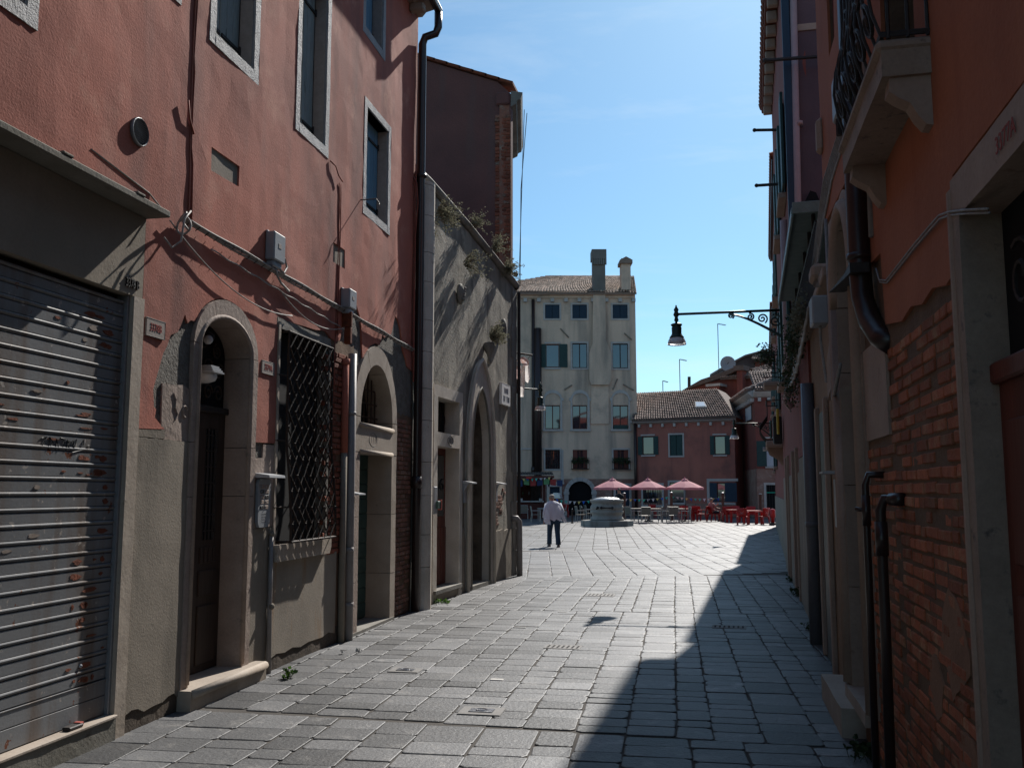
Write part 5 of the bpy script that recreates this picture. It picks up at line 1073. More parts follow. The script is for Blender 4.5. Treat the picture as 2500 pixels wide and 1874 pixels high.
# hanging plants on the ledges
def bush(name, label, c, rx, ry, rz, n, mat, ls=.05, group=None):
    r_ = root(name, label, 'plant', tuple(c), group); lf = MB(); c = Vector(c); st = MB()
    for i in range(n):
        v = Vector((random.gauss(0,.45),random.gauss(0,.45),random.gauss(0,.45))); q = c+Vector((v.x*rx,v.y*ry,v.z*rz)); lf.leaf(q, (rnd(-1,1),rnd(-1,1),rnd(-.6,1)), ls*rnd(.6,1.3), ls*rnd(.18,.35))
        if i % 14 == 0: st.tube([c, c.lerp(q,.5)+Vector((0,0,.02)), q], .004, 3)
    st.build('stem', m_stem, r_, recalc=False); lf.build('foliage', mat, r_, recalc=False)
m_leafd = M('dark_leaf', (.035,.062,.02), (.025,.045,.015), 9, .65, fine=.2)
bush('ledge_plant', 'dense green plant trailing from the right hand terrace ledge, middle one', RW2.pt(12.2,.14,3.62), .12, .7, .34, 900, m_leafd)
bush('ledge_plant', 'drooping dark plant at the far end of the right hand terrace ledge', RW2.pt(13.8,.14,3.35), .12, .6, .40, 800, m_leafd)
bush('ledge_plant', 'brownish dry plant nearest on the right hand terrace ledge', RW2.pt(10.9,.14,3.72), .10, .6, .22, 500, m_drygrass)
mb = MB()
for k in range(3): mb.tube([RW2.pt(9.0+5.4*t,.12+.02*k,3.52-.05*k-.9*t*(1-t)*(.35+.3*k)-.12*t+.015*math.sin(t*60+k)) for t in np.linspace(0,1,60)], .016, 5)
o = mb.build('cable_bundle', m_cable, None, True); tag(o, 'pale twisted cables sagging under the terrace plants on the right', 'cable')
# houses towards the square on the right
RW3 = Wall((1.55-.05*22,0), (2.05,32), -1); RW4 = Wall((2.05-.05*32,0), (2.85,48), -1)
def far_right(name, label, W, a, b, h, mat, wins, seed):
    r_ = root(name, label, 'house', tuple(W.pt((a+b)/2,0,0))); random.seed(seed)
    mb = MB(); mb.box(W, a, b, 0, -8, -.3, h); mb.build('wall', mat, r_)
    mb = MB(); mb.sweep(W, [(.08,h),(.09,h+.10),(-5,h+1.0),(-5,h+.9)], a, b); mb.build('roof', m_brownpipe, r_)
    mb = MB()
    for s in np.arange(a, b, .22): mb.tube([W.pt(s,.12,h+.13), W.pt(s,-.6,h+.28)], .085, 6)
    mb.build('eave_tiles', m_rust, r_, kind='stuff')
    mb = MB(); mb.box(W, a+.01, b-.01, 0, .03, -.1, 1.5); mb.build('plinth', m_greyrender, r_)
    for s, z in wins:
        mb = MB(); mb.bbox(W, s-.45, s+.45, -.02, .03, z-.75, z+.75, .01); wn = mb.build('window', m_glassdark, r_)
        for q in (-.93,.47):
            mb = MB(); mb.bbox(W, s+q, s+q+.45, .02, .07, z-.75, z+.75, .01); mb.build('shutter', m_shutdark, wn)
        mb = MB(); mb.bbox(W, s-.55, s+.55, .0, .15, z-.87, z-.77, .01); mb.build('sill', m_palest, wn)
    return r_
h3 = far_right('red_lane_house', 'red house with balconies on the right beyond the large lamp', RW3, 22.0, 32.0, 9.5, m_redplast, [(24,7.3),(27,7.3),(30,7.3),(25.5,4.6),(30,4.6)], 3)
h4 = far_right('square_corner_house', 'red and ochre house at the right mouth of the lane', RW4, 32.05, 47.6, 7.9, m_redplast, [(34,5.8),(38,5.8),(42,5.8),(46,5.8),(36,3.4),(44,3.4)], 4)
def cage_balcony(W, s, z, par, wd=1.5):
    mb = MB(); mb.bbox(W, s-wd/2-.1, s+wd/2+.1, 0, .42, z-.16, z, .03); bl = mb.build('balcony', m_palest, par)
    for q in (-.5,.4):
        mb = MB(); mb.sweep(W, [(0,z-.16),(.38,z-.16),(.34,z-.3),(.14,z-.42),(0,z-.6)], s+q, s+q+.14); mb.build('bracket', m_palest, bl)
    mb = MB()
    for k in np.linspace(-wd/2, wd/2, 15): mb.tube([W.pt(s+k, .36+.20*math.sin(min(1,t*1.7)*math.pi)*(1 if t < .6 else .4), z+1.0*t) for t in np.linspace(0,1,9)], .010, 4)
    for zz in (z+.02, z+1.0): mb.tube([W.pt(s-wd/2,0,zz),W.pt(s-wd/2,.38,zz),W.pt(s+wd/2,.38,zz),W.pt(s+wd/2,0,zz)], .014, 4)
    mb.build('bulging_rail', m_dark, bl); return bl
cage_balcony(RW3, 24.4, 2.95, h3, 1.6)
mb = MB(); mb.bbox(RW2, 20.9, 21.7, 0, .40, 4.0, 4.12, .03); pb = mb.build('plant_shelf', m_palest, tr)
for z in (4.3,4.5,4.7):
    mb = MB(); mb.tube([RW2.pt(20.9,0,z),RW2.pt(20.9,.38,z),RW2.pt(21.7,.38,z),RW2.pt(21.7,0,z)], .012, 5); mb.build('shelf_rail', m_dark, pb)
bush('balcony_plant', 'leafy pot plant on the balcony against the sky on the right', RW2.pt(21.3,.30,4.72), .22, .35, .28, 420, m_leafd, .07)
mb = MB(); mb.bbox(RW3, 27.4, 28.6, .02, .5, 2.9, 2.98, .01); o = mb.build('shop_awning', m_greyplast); tag(o, 'small grey canopy projecting low over the right side of the lane', 'awning')
mb = MB()
for k in range(4): mb.tube([RW3.pt(27.4+.4*k,.02,3.4),RW3.pt(27.4+.4*k,.45,2.98)], .012, 4)
mb.build('awning_stay', m_dark, o)
mb = MB(); mb.bbox(RW2, 21.0, 21.5, .03, .22, 2.75, 3.35, .02); o = mb.build('meter_box', m_dark); tag(o, 'black meter box with a yellow conduit under the plants on the right', 'electrical box')
mb = MB(); mb.bar(RW2.pt(20.9,.12,2.95), RW2.pt(20.9,.12,3.5), .03); mb.build('yellow_conduit', M('yellow_conduit', (.45,.30,.02), None, rough=.5), o)
for px, py, lb in [(1955,1413,'grass tuft at the foot of the right wall, farthest'),(1973,1450,'weeds along the shaded right wall foot below the grey plinth'),(1968,1445,'spread of weeds on the shaded paving edge'),(2000,1530,'weeds beside the thick grey street pipe'),(2130,1840,'grass tuft in the near right corner of the paving')]:
    q = gpx(px-18, py+6); weed('wall_weed', lb, (q.x,q.y,0), 26, .18, .11, m_leafd)
# ================================================================ street lamps
def street_lamp(name, label, tip, rootp, droop, sc_=1.0, scrolls=True):
    """tip: end of the arm over the lamp; rootp: where the arm meets the wall"""
    r_ = root(name, label, 'street lamp', tuple(rootp)); tip = Vector(tip); rootp = Vector(rootp)
    W = Wall(rootp.xy, tip.xy, 1); L_ = (tip-rootp).length; z0 = rootp.z
    mb = MB(); mb.bar(rootp, tip, .030*sc_, 8); mb.lathe(tip, [(.02,-.16),(.045,-.12),(.03,-.06),(.06,-.01),(.035,.05),(.05,.09),(.02,.14),(.012,.18)], 8); mb.build('arm', m_green, r_, True)
    if scrolls:
        n_ = L_*.46
        mb = MB(); mb.tube([W.pt(t*n_,0,z0-.05-(1-t)**1.5*.56*sc_-.02*math.sin(t*3)) for t in np.linspace(0,1,14)], [.036*sc_*(1-.4*t) for t in np.linspace(0,1,14)], 6); mb.build('bracket_brace', m_green, r_)
        for t, r, sg, dz in ((.10,.15,1,-.24),(.36,.12,-1,-.18),(.60,.085,1,-.13),(1.0,.075,-1,-.085)):
            mb = MB(); mb.tube(spiral(W, t*n_+.03, z0+dz*sc_, r*sc_, 1.7, 1.2 if sg > 0 else 4.2, 0, sg, 24, .1), .020*sc_, 5); mb.build('scroll', m_green, r_)
        mb = MB(); mb.bbox(W, -.02, .04, -.07, .07, z0-.72*sc_, z0+.10, .01); mb.build('wall_plate', m_green, r_)
    c = tip+Vector((0,0,-.16)); k = sc_
    mb = MB(); mb.lathe(c, [(.03*k,0),(.05*k,-.02*k),(.10*k,-.03*k),(.135*k,-.05*k),(.12*k,-.08*k),(.10*k,-.10*k),(.115*k,-.12*k),(.11*k,-.26*k),(.13*k,-.30*k),(.155*k,-.33*k),(.17*k,-.36*k),(.15*k,-.365*k)], 14); mb.build('lamp_hood', m_green, r_, True)
    mb = MB(); mb.lathe(c, [(.15*k,-.355*k),(.185*k,-.40*k),(.205*k,-.46*k),(.215*k,-.52*k),(.205*k,-.52*k),(.18*k,-.41*k),(.14*k,-.36*k)], 16, cap=False); mb.build('lamp_glass', m_frost, r_, True)
    mb = MB(); mb.ball(c+Vector((0,0,-.42*k)), .045*k, rz=.07*k); mb.build('bulb', m_whiteplast, r_, True)
tipp = ypx(1651,767,17.9); rp = ypx(1908,762,17.9); rp.z = tipp.z+.0
street_lamp('street_lamp', 'large green bracket street lamp with scrolled iron arm over the lane', tipp, rp, 0, .84)
tp = dpx(1319,951,21.5); rp = dpx(1244,951,21.0); rp.z = tp.z
street_lamp('street_lamp', 'small green street lamp on a straight arm beside the washing', tp, rp, 0, .62, False)
tp = dpx(1792,1033,33); rp = dpx(1882,1033,33); rp.z = tp.z
street_lamp('street_lamp', 'distant green bracket street lamp in front of the brick red houses', tp, rp, 0, .75)
# ================================================================ across the square: cream house
def cross(depth0, depth1, x0, x1, y=1200):
    a = dpx(x0, y, depth0); b = dpx(x1, y, depth1); return Wall(a.xy, b.xy, 1)
CW = cross(67, 67, 1130, 1551)
def c1(x, y, d=0): return CW.px(1230+x*.29386, 580+y*.29386, d)
def c2(x, y, d=0): return CW.px(1230+x*.3029, 950+y*.3029, d)
m_cream = M('cream_plaster', (.66,.50,.375), (.56,.425,.32), .35, .92, .2, 8, .08, 12, streak=(.30,.25,.205), sk=(.47,.72), kscale=1.1, spots=(.38,.31,.245), spot=(.55,.72), sscale=.5)
m_fstone = M('pale_window_stone', (.46,.43,.40), (.38,.355,.33), 2, .85, fine=.1, fscale=12)
m_farbrick = M('far_brick', (.22,.105,.08), (.30,.2,.16), 1.2, .95, .3, 10, .3, 16, spots=(.35,.28,.23), spot=(.55,.7), sscale=3)
m_tile = M('old_roof_tile', (.50,.38,.30), (.36,.26,.20), 3, .85, fine=.25, fscale=20, tone=.45, spots=(.42,.36,.30), spot=(.55,.7), sscale=6)
m_tiledark = M('weathered_roof_tile', (.30,.21,.175), (.20,.145,.12), 3, .85, fine=.25, fscale=20, tone=.5, spots=(.34,.29,.25), spot=(.55,.68), sscale=6)
m_curtain = M('net_curtain', (.45,.47,.50), (.36,.38,.42), 6, .8, stretch=(8,8,.3))
cream = root('cream_house', 'cream four storey house with two chimneys across the square', 'house', tuple(CW.pt(18,0,0)))
def r1(x0, x1, y0, y1): a = c1(x0,y1); b = c1(x1,y0); return [a[0], b[0], a[1], b[1]]
def r2(x0, x1, y0, y1): a = c2(x0,y1); b = c2(x1,y0); return [a[0], b[0], a[1], b[1]]
top_z = c1(600,468)[1]; S1 = c1(1082,600)[0]
W1 = [r1(343,462,557,672), r1(570,690,557,672), r1(905,1027,557,672)]
W2 = [r1(352,458,885,1078), r1(570,690,877,1083), r1(905,1030,880,1085)]
W3 = [r2(335,452,128,320), r2(555,670,128,320), r2(880,1000,128,320)]
W4 = [r2(335,452,487,642), r2(557,672,487,642), r2(885,1003,487,645)]
DG = r2(365,450,785,1010); DA_ = r2(522,710,740,1008); DB = r2(905,1010,775,1010)
zb = c2(600,722)[1]
holes = [rect(*q) for q in W1+W2+W3+W4]
mb = MB(); mb.plate(CW, rect(0,S1,zb,top_z), holes, 0, -.3); mb.build('wall', m_cream, cream)
archd = archpoly(DA_[0],DA_[1],.02,DA_[3]-(DA_[1]-DA_[0])/2)
mb = MB(); mb.plate(CW, rect(0,S1,-.3,zb), [rect(DG[0],DG[1],.02,DG[3]), archd, rect(DB[0],DB[1],.02,DB[3])], -.015, -.3); mb.build('brick_base', m_farbrick, cream)
mb = MB(); mb.box(CW, 0, S1, -.45, -14, -.3, top_z-.05); mb.build('body', m_cream, cream)
mb = MB(); mb.plate(Wall(CW.pt(S1,0,0).xy, CW.pt(S1,-14,0).xy, -1), rect(0.001,14,-.3,top_z), (), .002, -.1); mb.build('side_wall', m_cream, cream)
# windows
def frame_ring(par, q, f, d=.05, mat=None, name='window_frame', sill=0):
    for pl in (rect(q[0]-f,q[0],q[2]-f,q[3]+f), rect(q[1],q[1]+f,q[2]-f,q[3]+f), rect(q[0],q[1],q[3],q[3]+f), rect(q[0],q[1],q[2]-f,q[2])):
        mb = MB(); mb.prism(CWW, pl, d, -.06); mb.build(name, mat or m_fstone, par)
def glazed(par, W, q, mat_frame, panes=2, rec=.12, curtain=None, rows=1, glass=None):
    mb = MB(); mb.box(W, q[0], q[1], -rec-.04, -rec-.02, q[2], q[3]); wn = mb.build('window', curtain or m_glassdark, par)
    fw = .07; mb = MB(); n = panes
    for i in range(n+1):
        s = q[0]+(q[1]-q[0])*i/n; mb.box(W, max(q[0],s-fw/2), min(q[1],s+fw/2+.001), -rec, -rec+.05, q[2], q[3])
    for z in [q[2], q[3]-fw]+[q[2]+(q[3]-q[2])*k/rows for k in range(1,rows)]: mb.box(W, q[0]+.002, q[1]-.002, -rec+.002, -rec+.047, z, z+fw)
    mb.build('frame', mat_frame, wn)
    for i in range(n):
        a = q[0]+(q[1]-q[0])*i/n+fw/2; b = q[0]+(q[1]-q[0])*(i+1)/n-fw/2
        mb = MB(); t = rnd(-.006,.006); mb.add([W.pt(a,-rec+.01+t,q[2]+fw),W.pt(b,-rec+.01-t,q[2]+fw),W.pt(b,-rec+.012-t,q[3]-fw),W.pt(a,-rec+.012+t,q[3]-fw)], [(0,1,2,3)]); mb.build('pane', glass or m_glasssky, wn)
    return wn
def leaf_pair(par, W, q, mat, closed=True, wd=None, rec=.08):
    res = []
    m_ = (q[0]+q[1])/2; h = q[1]-q[0]
    spans = ((q[0],m_-.015),(m_+.015,q[1])) if closed else ((q[0]-(wd or h/2),q[0]-.01),(q[1]+.01,q[1]+(wd or h/2)))
    for a, b in spans:
        d0 = -rec if closed else .02
        mb = MB(); mb.box(W, a, b, d0, d0+.04, q[2], q[3]); lf = mb.build('shutter', mat, par)
        if not closed or True:
            n = 9; mb = MB()
            for k in range(n):
                z = q[2]+.06+(q[3]-q[2]-.12)*k/n; mb.box(W, a+.05, b-.05, d0+.038, d0+.055, z, z+(q[3]-q[2])*.07)
            mb.build('louvres', mat, lf)
    return res
m_framebr = M('brown_window_frame', (.11,.035,.022), (.08,.03,.02), 6, .6)
m_framedk = M('dark_window_frame', (.03,.016,.014), None, rough=.6)
CWW = CW
for q in W1:
    mb = MB(); mb.box(CW, q[0], q[1], -.2, -.16, q[2], q[3]); wn = mb.build('window', m_black, cream); frame_ring(wn, q, .13); leaf_pair(wn, CW, q, m_shutnavy)
for i, q in enumerate(W2):
    wn = glazed(cream, CW, q, m_framedk if i else m_framebr, 2 if i else 1, .10, m_curtain if i == 0 else None)
    if i == 0:
        leaf_pair(wn, CW, q, m_shutdark, False, .62)
        for z in (q[2]-.14, q[3]+.02):
            mb = MB(); mb.box(CW, q[0]-.12, q[1]+.12, -.02, .10, z, z+.12); mb.build('sill', m_fstone, wn)
    else: frame_ring(wn, q, .13)
for i, q in enumerate(W3):
    wn = glazed(cream, CW, q, m_framebr, 2, .14)
    o_ = c2([320,540,868][i], 335); o1 = c2([470,690,1015][i], 5)
    s0, s1, z0, z1 = o_[0], o1[0], o_[1], o1[1]; rr = (s1-s0)/2; zsp = z1-rr
    out_ = archpoly(s0,s1,z0+.12,zsp); inn = archpoly(q[0]-.04,q[1]+.04,q[2],zsp,zsp+rr-.26)
    pl = [(s0,z0+.12)]+[(q[0]-.02,z0+.12)]+[(q[0]-.02,zsp)]+[p for p in reversed(arc((s0+s1)/2,zsp,(q[1]-q[0])/2+.02,rr-.24,0,180,12))][1:]+[(q[1]+.02,z0+.12),(s1,z0+.12)]+arc((s0+s1)/2,zsp,rr,rr,0,180,14)
    mb = MB(); mb.plate(CW, pl, (), .06, -.02); mb.build('arch_frame', m_fstone, wn)
    for s in (s0, s1):
        mb = MB(); mb.box(CW, s-.10, s+.10, -.01, .075, zsp-.12, zsp+.10); mb.build('impost', m_fstone, wn)
    mb = MB(); mb.box(CW, s0-.06, s1+.06, -.02, .14, z0-.02, z0+.12); mb.build('sill', m_fstone, wn)
    if i == 2:
        mb = MB(); mb.box(CW, q[0]+.05, q[1]-.05, -.02, .10, q[2], q[2]+.30); mb.build('planter', m_shutdark, wn)
for i, q in enumerate(W4):
    wn = glazed(cream, CW, q, m_framedk if i == 0 else m_framebr, 2, .16, None)
    if i != 1: frame_ring(wn, q, .12)
    if i == 0:
        mb = MB()
        for s in np.linspace(q[0],q[1],7): mb.bar(CW.pt(s,.0,q[2]), CW.pt(s,.0,q[3]), .02, 5)
        for z in np.linspace(q[2],q[3],6): mb.bar(CW.pt(q[0],.0,z), CW.pt(q[1],.0,z), .015, 5)
        mb.build('window_bars', m_dark, wn)
    else:
        for a in (q[0], q[1]-.32):
            mb = MB(); mb.box(CW, a, a+.32, -.10, -.06, q[2]+.1, q[3]); mb.build('shutter', m_woodred, wn)
        mb = MB(); mb.box(CW, q[0]-.12, q[1]+.12, -.02, .28, q[2]-.02, q[2]+.02)
        for s in np.linspace(q[0]-.11,q[1]+.11,10): mb.bar(CW.pt(s,.28,q[2]), CW.pt(s,.28,q[2]+.62), .014, 4)
        mb.bar(CW.pt(q[0]-.12,.28,q[2]+.62), CW.pt(q[1]+.12,.28,q[2]+.62), .018, 4); mb.build('flower_rail', m_dark, wn)
        mb = MB()
        for k in range(260): mb.leaf(CW.pt(rnd(q[0]-.08,q[1]+.08), rnd(.05,.3), q[2]+rnd(.42,.82)), (rnd(-1,1),rnd(-1,1),rnd(-1,1)), .12, .045)
        mb.build('flower_box_leaves', m_leafd, wn, recalc=False)
# mouldings, chimney breast, arches, doors
a = c2(75,480); b = c2(465,480)
mb = MB(); mb.box(CW, 0, b[0], -.01, .06, a[1]-.06, a[1]+.06); mb.build('string_course', m_fstone, cream)
b0 = c2(462,480); b1 = c2(468,735)
mb = MB(); mb.box(CW, b0[0]-.03, b0[0]+.16, -.01, .05, b1[1]-.1, a[1]-.065); mb.box(CW, c2(390,0)[0], b0[0]+.2, -.01, .10, b1[1]-.25, b1[1]-.11); mb.build('wall_fillet', m_fstone, cream)
q = [c1(740,470), c1(840,470), c1(845,860), c1(890,960), c1(890,1180), c1(870,1225), c1(725,1225), c1(708,1180), c1(708,960), c1(735,880)]
mb = MB(); mb.plate(CW, q, (), .30, -.01); mb.build('chimney_breast', m_cream, cream)
q = [c1(725,1224), c1(870,1224), c2(845,280), c2(700,280)]; mb = MB(); mb.plate(CW, q, (), .10, -.01); mb.build('chimney_breast', m_cream, cream)
def chimney(x0, x1, ytop, ybase, cap, cx0, cx1, cy, kind):
    a = c1(x0,ybase); b = c1(x1,ytop); mb = MB(); mb.box(CW, a[0], b[0], .30, -.75, a[1], b[1]); ch = mb.build('chimney', m_cream if kind else M('sooty_cream_plaster', (.20,.185,.165), (.14,.13,.115), 1, .9, fine=.15), cream)
    if kind == 0:
        a = c1(cx0,cy); b = c1(cx1,ytop); mb = MB(); mb.box(CW, a[0], b[0], .42, -.87, a[1]+.55, b[1]+.02)
        n = 6
        for k in range(n+1):
            s = a[0]+(b[0]-a[0]-.12)*k/n; mb.box(CW, s, s+.12, .42, .28, a[1]+.1, a[1]+.56)
        mb.build('chimney_head', ch.data.materials[0], ch)
    else:
        a = c1(cx0,cy); b = c1(cx1,ytop); m_ = (a[0]+b[0])/2; mb = MB(); mb.prism(CW, [(a[0],a[1]),(b[0],a[1]),(b[0],a[1]+.25),(m_,b[1]+.1),(a[0],a[1]+.25)], .5, -.95); mb.build('chimney_cap', m_tile, ch)
chimney(740, 838, 110, 475, 1, 728, 848, 245, 0); chimney(975, 1048, 180, 440, 1, 958, 1062, 225, 1)
for pl, nm in ((DG,'service_door'),(DB,'side_door')):
    mb = MB(); mb.box(CW, pl[0], pl[1], -.25, -.2, 0, pl[3]); dr = mb.build(nm, m_shutnavy, cream)
    for s in (pl[0]-.16, pl[1]):
        mb = MB(); mb.box(CW, s, s+.16, -.02, .05, 0, pl[3]+.16); mb.build('jamb', m_fstone, dr)
    mb = MB(); mb.box(CW, pl[0]+.001, pl[1]-.001, -.02, .05, pl[3], pl[3]+.16); mb.build('lintel', m_fstone, dr)
mb = MB(); mb.prism(CW, archd, -.26, -.22); dr = mb.build('arched_door', m_black, cream)
r = (DA_[1]-DA_[0])/2; zsp = DA_[3]-r; m_ = (DA_[0]+DA_[1])/2
for k in range(9):
    t0, t1 = 180*k/9+.6, 180*(k+1)/9-.6; mb = MB(); mb.plate(CW, arc(m_,zsp,r+.30,r+.28,t0,t1,3)+arc(m_,zsp,r,r,t1,t0,3), (), .05, -.2); mb.build('arch_stone', m_fstone, dr)
for s in (DA_[0]-.30, DA_[1]):
    mb = MB(); mb.box(CW, s, s+.30, -.2, .05, 0, zsp); mb.build('jamb_stone', m_fstone, dr); mb = MB(); mb.box(CW, s-.05, s+.35, -.02, .09, zsp-.1, zsp+.1); mb.build('impost', m_fstone, dr)
mb = MB(); mb.sweep(CW, [(0,top_z-.35),(.12,top_z-.32),(.14,top_z-.18),(.30,top_z-.12),(.32,top_z),(0,top_z)], 0, S1+.02); mb.build('cornice', m_cream, cream)
for s in np.arange(.4, S1, 1.0):
    mb = MB(); mb.box(CW, s, s+.26, .0, .24, top_z-.62, top_z-.36); mb.build('cornice_bracket', m_fstone, cream)
# tiled roofs as real tiles
def tile_roof(par, A, B, Ct, D, cols, rows, mat, r=.11, name='roof_tiles'):
    """A-B eave left to right, D-Ct ridge left to right"""
    A, B, Ct, D = map(Vector, (A,B,Ct,D)); nrm = (B-A).cross(D-A).normalized()
    if nrm.z < 0: nrm = -nrm
    mb = MB(); mb.add([A,B,Ct,D,A-nrm*.15,B-nrm*.15,Ct-nrm*.15,D-nrm*.15], [(0,1,2,3),(7,6,5,4),(0,4,5,1),(1,5,6,2),(2,6,7,3),(3,7,4,0)]); rf = mb.build('roof', mat, par)
    mb = MB(); wd = (B-A).length; le = ((D+Ct)/2-(A+B)/2).length; n6 = 6
    up = ((D+Ct)/2-(A+B)/2).normalized(); al = (B-A).normalized()
    for i in range(cols):
        for j in range(rows):
            t0, t1 = j/rows, (j+1.12)/rows; u = (i+.5)/cols
            p0 = A.lerp(D,t0).lerp(B.lerp(Ct,t0), u); p1 = A.lerp(D,min(1,t1)).lerp(B.lerp(Ct,min(1,t1)), u)
            rw = wd/cols*.36*(( (B.lerp(Ct,t0)-A.lerp(D,t0)).length)/wd)
            mb.ct = rnd(0,1); off = nrm*rnd(0,.012)
            a0 = [p0+off+(al*math.cos(math.pi*k/4)*rw*1.0+nrm*(math.sin(math.pi*k/4)*rw*1.5+.06)) for k in range(5)]
            a1 = [p1+off+(al*math.cos(math.pi*k/4)*rw*.82+nrm*(math.sin(math.pi*k/4)*rw*1.2+.0)) for k in range(5)]
            mb.add(a0+a1, [(k,k+1,k+6,k+5) for k in range(4)]+[(0,1,2,3,4)])
    o = mb.build(name, mat, rf, kind='stuff', recalc=False); return rf
def at(x, y, D_): return dpx(x, y, D_)
ridge_z = top_z+2.7
eL, eR = CW.pt(-.3,.45,top_z+.02), CW.pt(S1+.15,.45,top_z+.02)
rA = at(1342,674,72.5); rB = at(1530,673,72.5); rB = rA+CW.t*((rB-rA).dot(CW.t)); rz = rA.z
tile_roof(cream, eL, eR, rB+CW.t*.6, rA, 62, 17, m_tile)
mb = MB(); e0 = CW.pt(-.3,-14,top_z); mb.add([eL, rA, rA-CW.n*4, e0], [(0,1,2,3)]); mb.build('roof_hip', m_tile, cream)
mb = MB(); mb.add([rA, rB+CW.t*.6, eR-CW.n*12, CW.pt(-.3,-13,top_z)], [(0,1,2,3)]); mb.build('roof_back', m_tile, cream)
for x, y, dx, dy in ((470,755,540,830),(1000,793,1063,850),(905,1262,943,1172),(503,1263,566,1224),(992,1218,1080,1268)):
    a = c1(x,y); b = c1(dx,dy); mb = MB(); mb.bar(CW.pt(a[0],.05,a[1]), CW.pt(b[0],.05,b[1]), .05, 5); mb.build('tie_anchor', m_greyrender, cream)
CP = CW.pt
a = c1(280,757); pipe_thing('flue_pipe', [CP(a[0],.18,a[1]),CP(a[0],.18,2.5)], .28, m_brownpipe, 'thick dark flue pipe on the left of the cream house')
a = c1(243,515); b = c2(236,670); pipe_thing('thin_downpipe', [CP(a[0],.1,a[1]),CP(a[0],.1,b[1])], .12, m_brownpipe, 'thin dark downpipe left of the thick flue on the cream house', [(CP(a[0],.1,b[1]),CP(a[0],.1,b[1]+.4),1.5)])
# ================================================================ red house
DWl = cross(66.5, 63.5, 1552, 1797); RH = DWl
def h2(x, y, d=0): return RH.px(1230+x*.3029, 950+y*.3029, d)
def q2(x0, x1, y0, y1): a = h2(x0,y1); b = h2(x1,y0); return [a[0], b[0], a[1], b[1]]
m_rose = M('rose_plaster', (.38,.145,.108), (.31,.12,.092), .5, .92, .2, 8, .08, 14, streak=(.14,.068,.06), sk=(.48,.76), kscale=1.0, spots=(.19,.09,.075), spot=(.52,.7), sscale=.6)
rose = root('rose_house', 'low rose red house with tiled roof and skylight across the square', 'house', tuple(RH.pt(3,0,0)))
ez = h2(1460,250)[1]; SL = RH.len
U = [q2(1122,1207,378,528), q2(1340,1440,365,535), q2(1702,1783,373,527)]; Gd = [q2(1125,1275,770,932), q2(1340,1450,748,912), q2(1722,1783,752,905)]
mb = MB(); mb.plate(RH, rect(0,SL,.9,ez), [rect(*q) for q in U+Gd], 0, -.3); mb.build('wall', m_rose, rose)
mb = MB(); mb.plate(RH, rect(0,SL,-.3,.9), [], .01, -.3); mb.build('plinth', m_farbrick, rose)
mb = MB(); mb.box(RH, 0, SL, -.35, -8.5, -.3, ez-.05); mb.build('body', m_rose, rose)
CWW = RH
for i, q in enumerate(U):
    if i == 1:
        mb = MB(); mb.box(RH, q[0], q[1], -.2, -.16, q[2], q[3]); wn = mb.build('window', m_black, rose); frame_ring(wn, q, .11); leaf_pair(wn, RH, q, m_shutdark)
    else:
        wn = glazed(rose, RH, q, m_framedk, 1, .06, m_curtain); leaf_pair(wn, RH, q, m_shutdark, False, .34*3 if False else .95*(q[1]-q[0])/2.2)
        for z in (q[2]-.12, q[3]+.04):
            mb = MB(); mb.box(RH, q[0]-.12, q[1]+.12, -.02, .10, z, z+.10); mb.build('sill', m_fstone, wn)
for i, q in enumerate(Gd):
    wn = glazed(rose, RH, q, m_framedk, 2 if i == 0 else 1, .08, None)
    if i == 0:
        mb = MB()
        for s in np.linspace(q[0],q[1],9): mb.bar(RH.pt(s,.02,q[2]), RH.pt(s,.02,q[3]), .015, 4)
        mb.build('window_bars', m_dark, wn)
    if i == 2:
        for a, b in ((q[0]-.5,q[0]-.01),(q[1]+.01,q[1]+.8)):
            mb = MB(); mb.box(RH, a, b, .01, .06, q[2], q[3]); mb.build('shutter', m_shutnavy, wn)
        mb = MB(); mb.box(RH, q[0]-.7, q[0]-.52, -.01, .05, q[2]-.1, q[3]+.1); mb.box(RH, q[0]-.7, q[1]+.9, -.01, .05, q[3]+.1, q[3]+.28); mb.box(RH, q[0]-.5, q[1]+.7, -.01, .09, q[2]-.2, q[2]-.05); mb.build('window_stone', m_fstone, wn)
    else: frame_ring(wn, q, .13)
mb = MB(); mb.sweep(RH, [(0,ez-.18),(.10,ez-.16),(.34,ez-.06),(.36,ez+.08),(0,ez+.08)], -.2, SL+.15); mb.build('gutter_cornice', m_fstone, rose)
for s in np.arange(.3, SL, .86):
    mb = MB(); mb.box(RH, s, s+.16, .0, .22, ez-.42, ez-.19); mb.build('cornice_bracket', m_fstone, rose)
eL, eR = RH.pt(-.1,.42,ez+.1), RH.pt(SL+.2,.42,ez+.1)
dR = 71; rA = at(1553,956,dR); rB = at(1751,953,dR-3); rA.z = rB.z = (rA.z+rB.z)/2
tile_roof(rose, eL, eR, rB, rA, 42, 17, m_tiledark)
mb = MB(); mb.add([eR, rB, rB-RH.n*3, RH.pt(SL+.2,-8.5,ez)], [(0,1,2,3)]); mb.add([rA,rB,RH.pt(SL+.2,-9,ez),RH.pt(-.1,-9,ez)], [(0,1,2,3)]); mb.build('roof_hip', m_tiledark, rose)
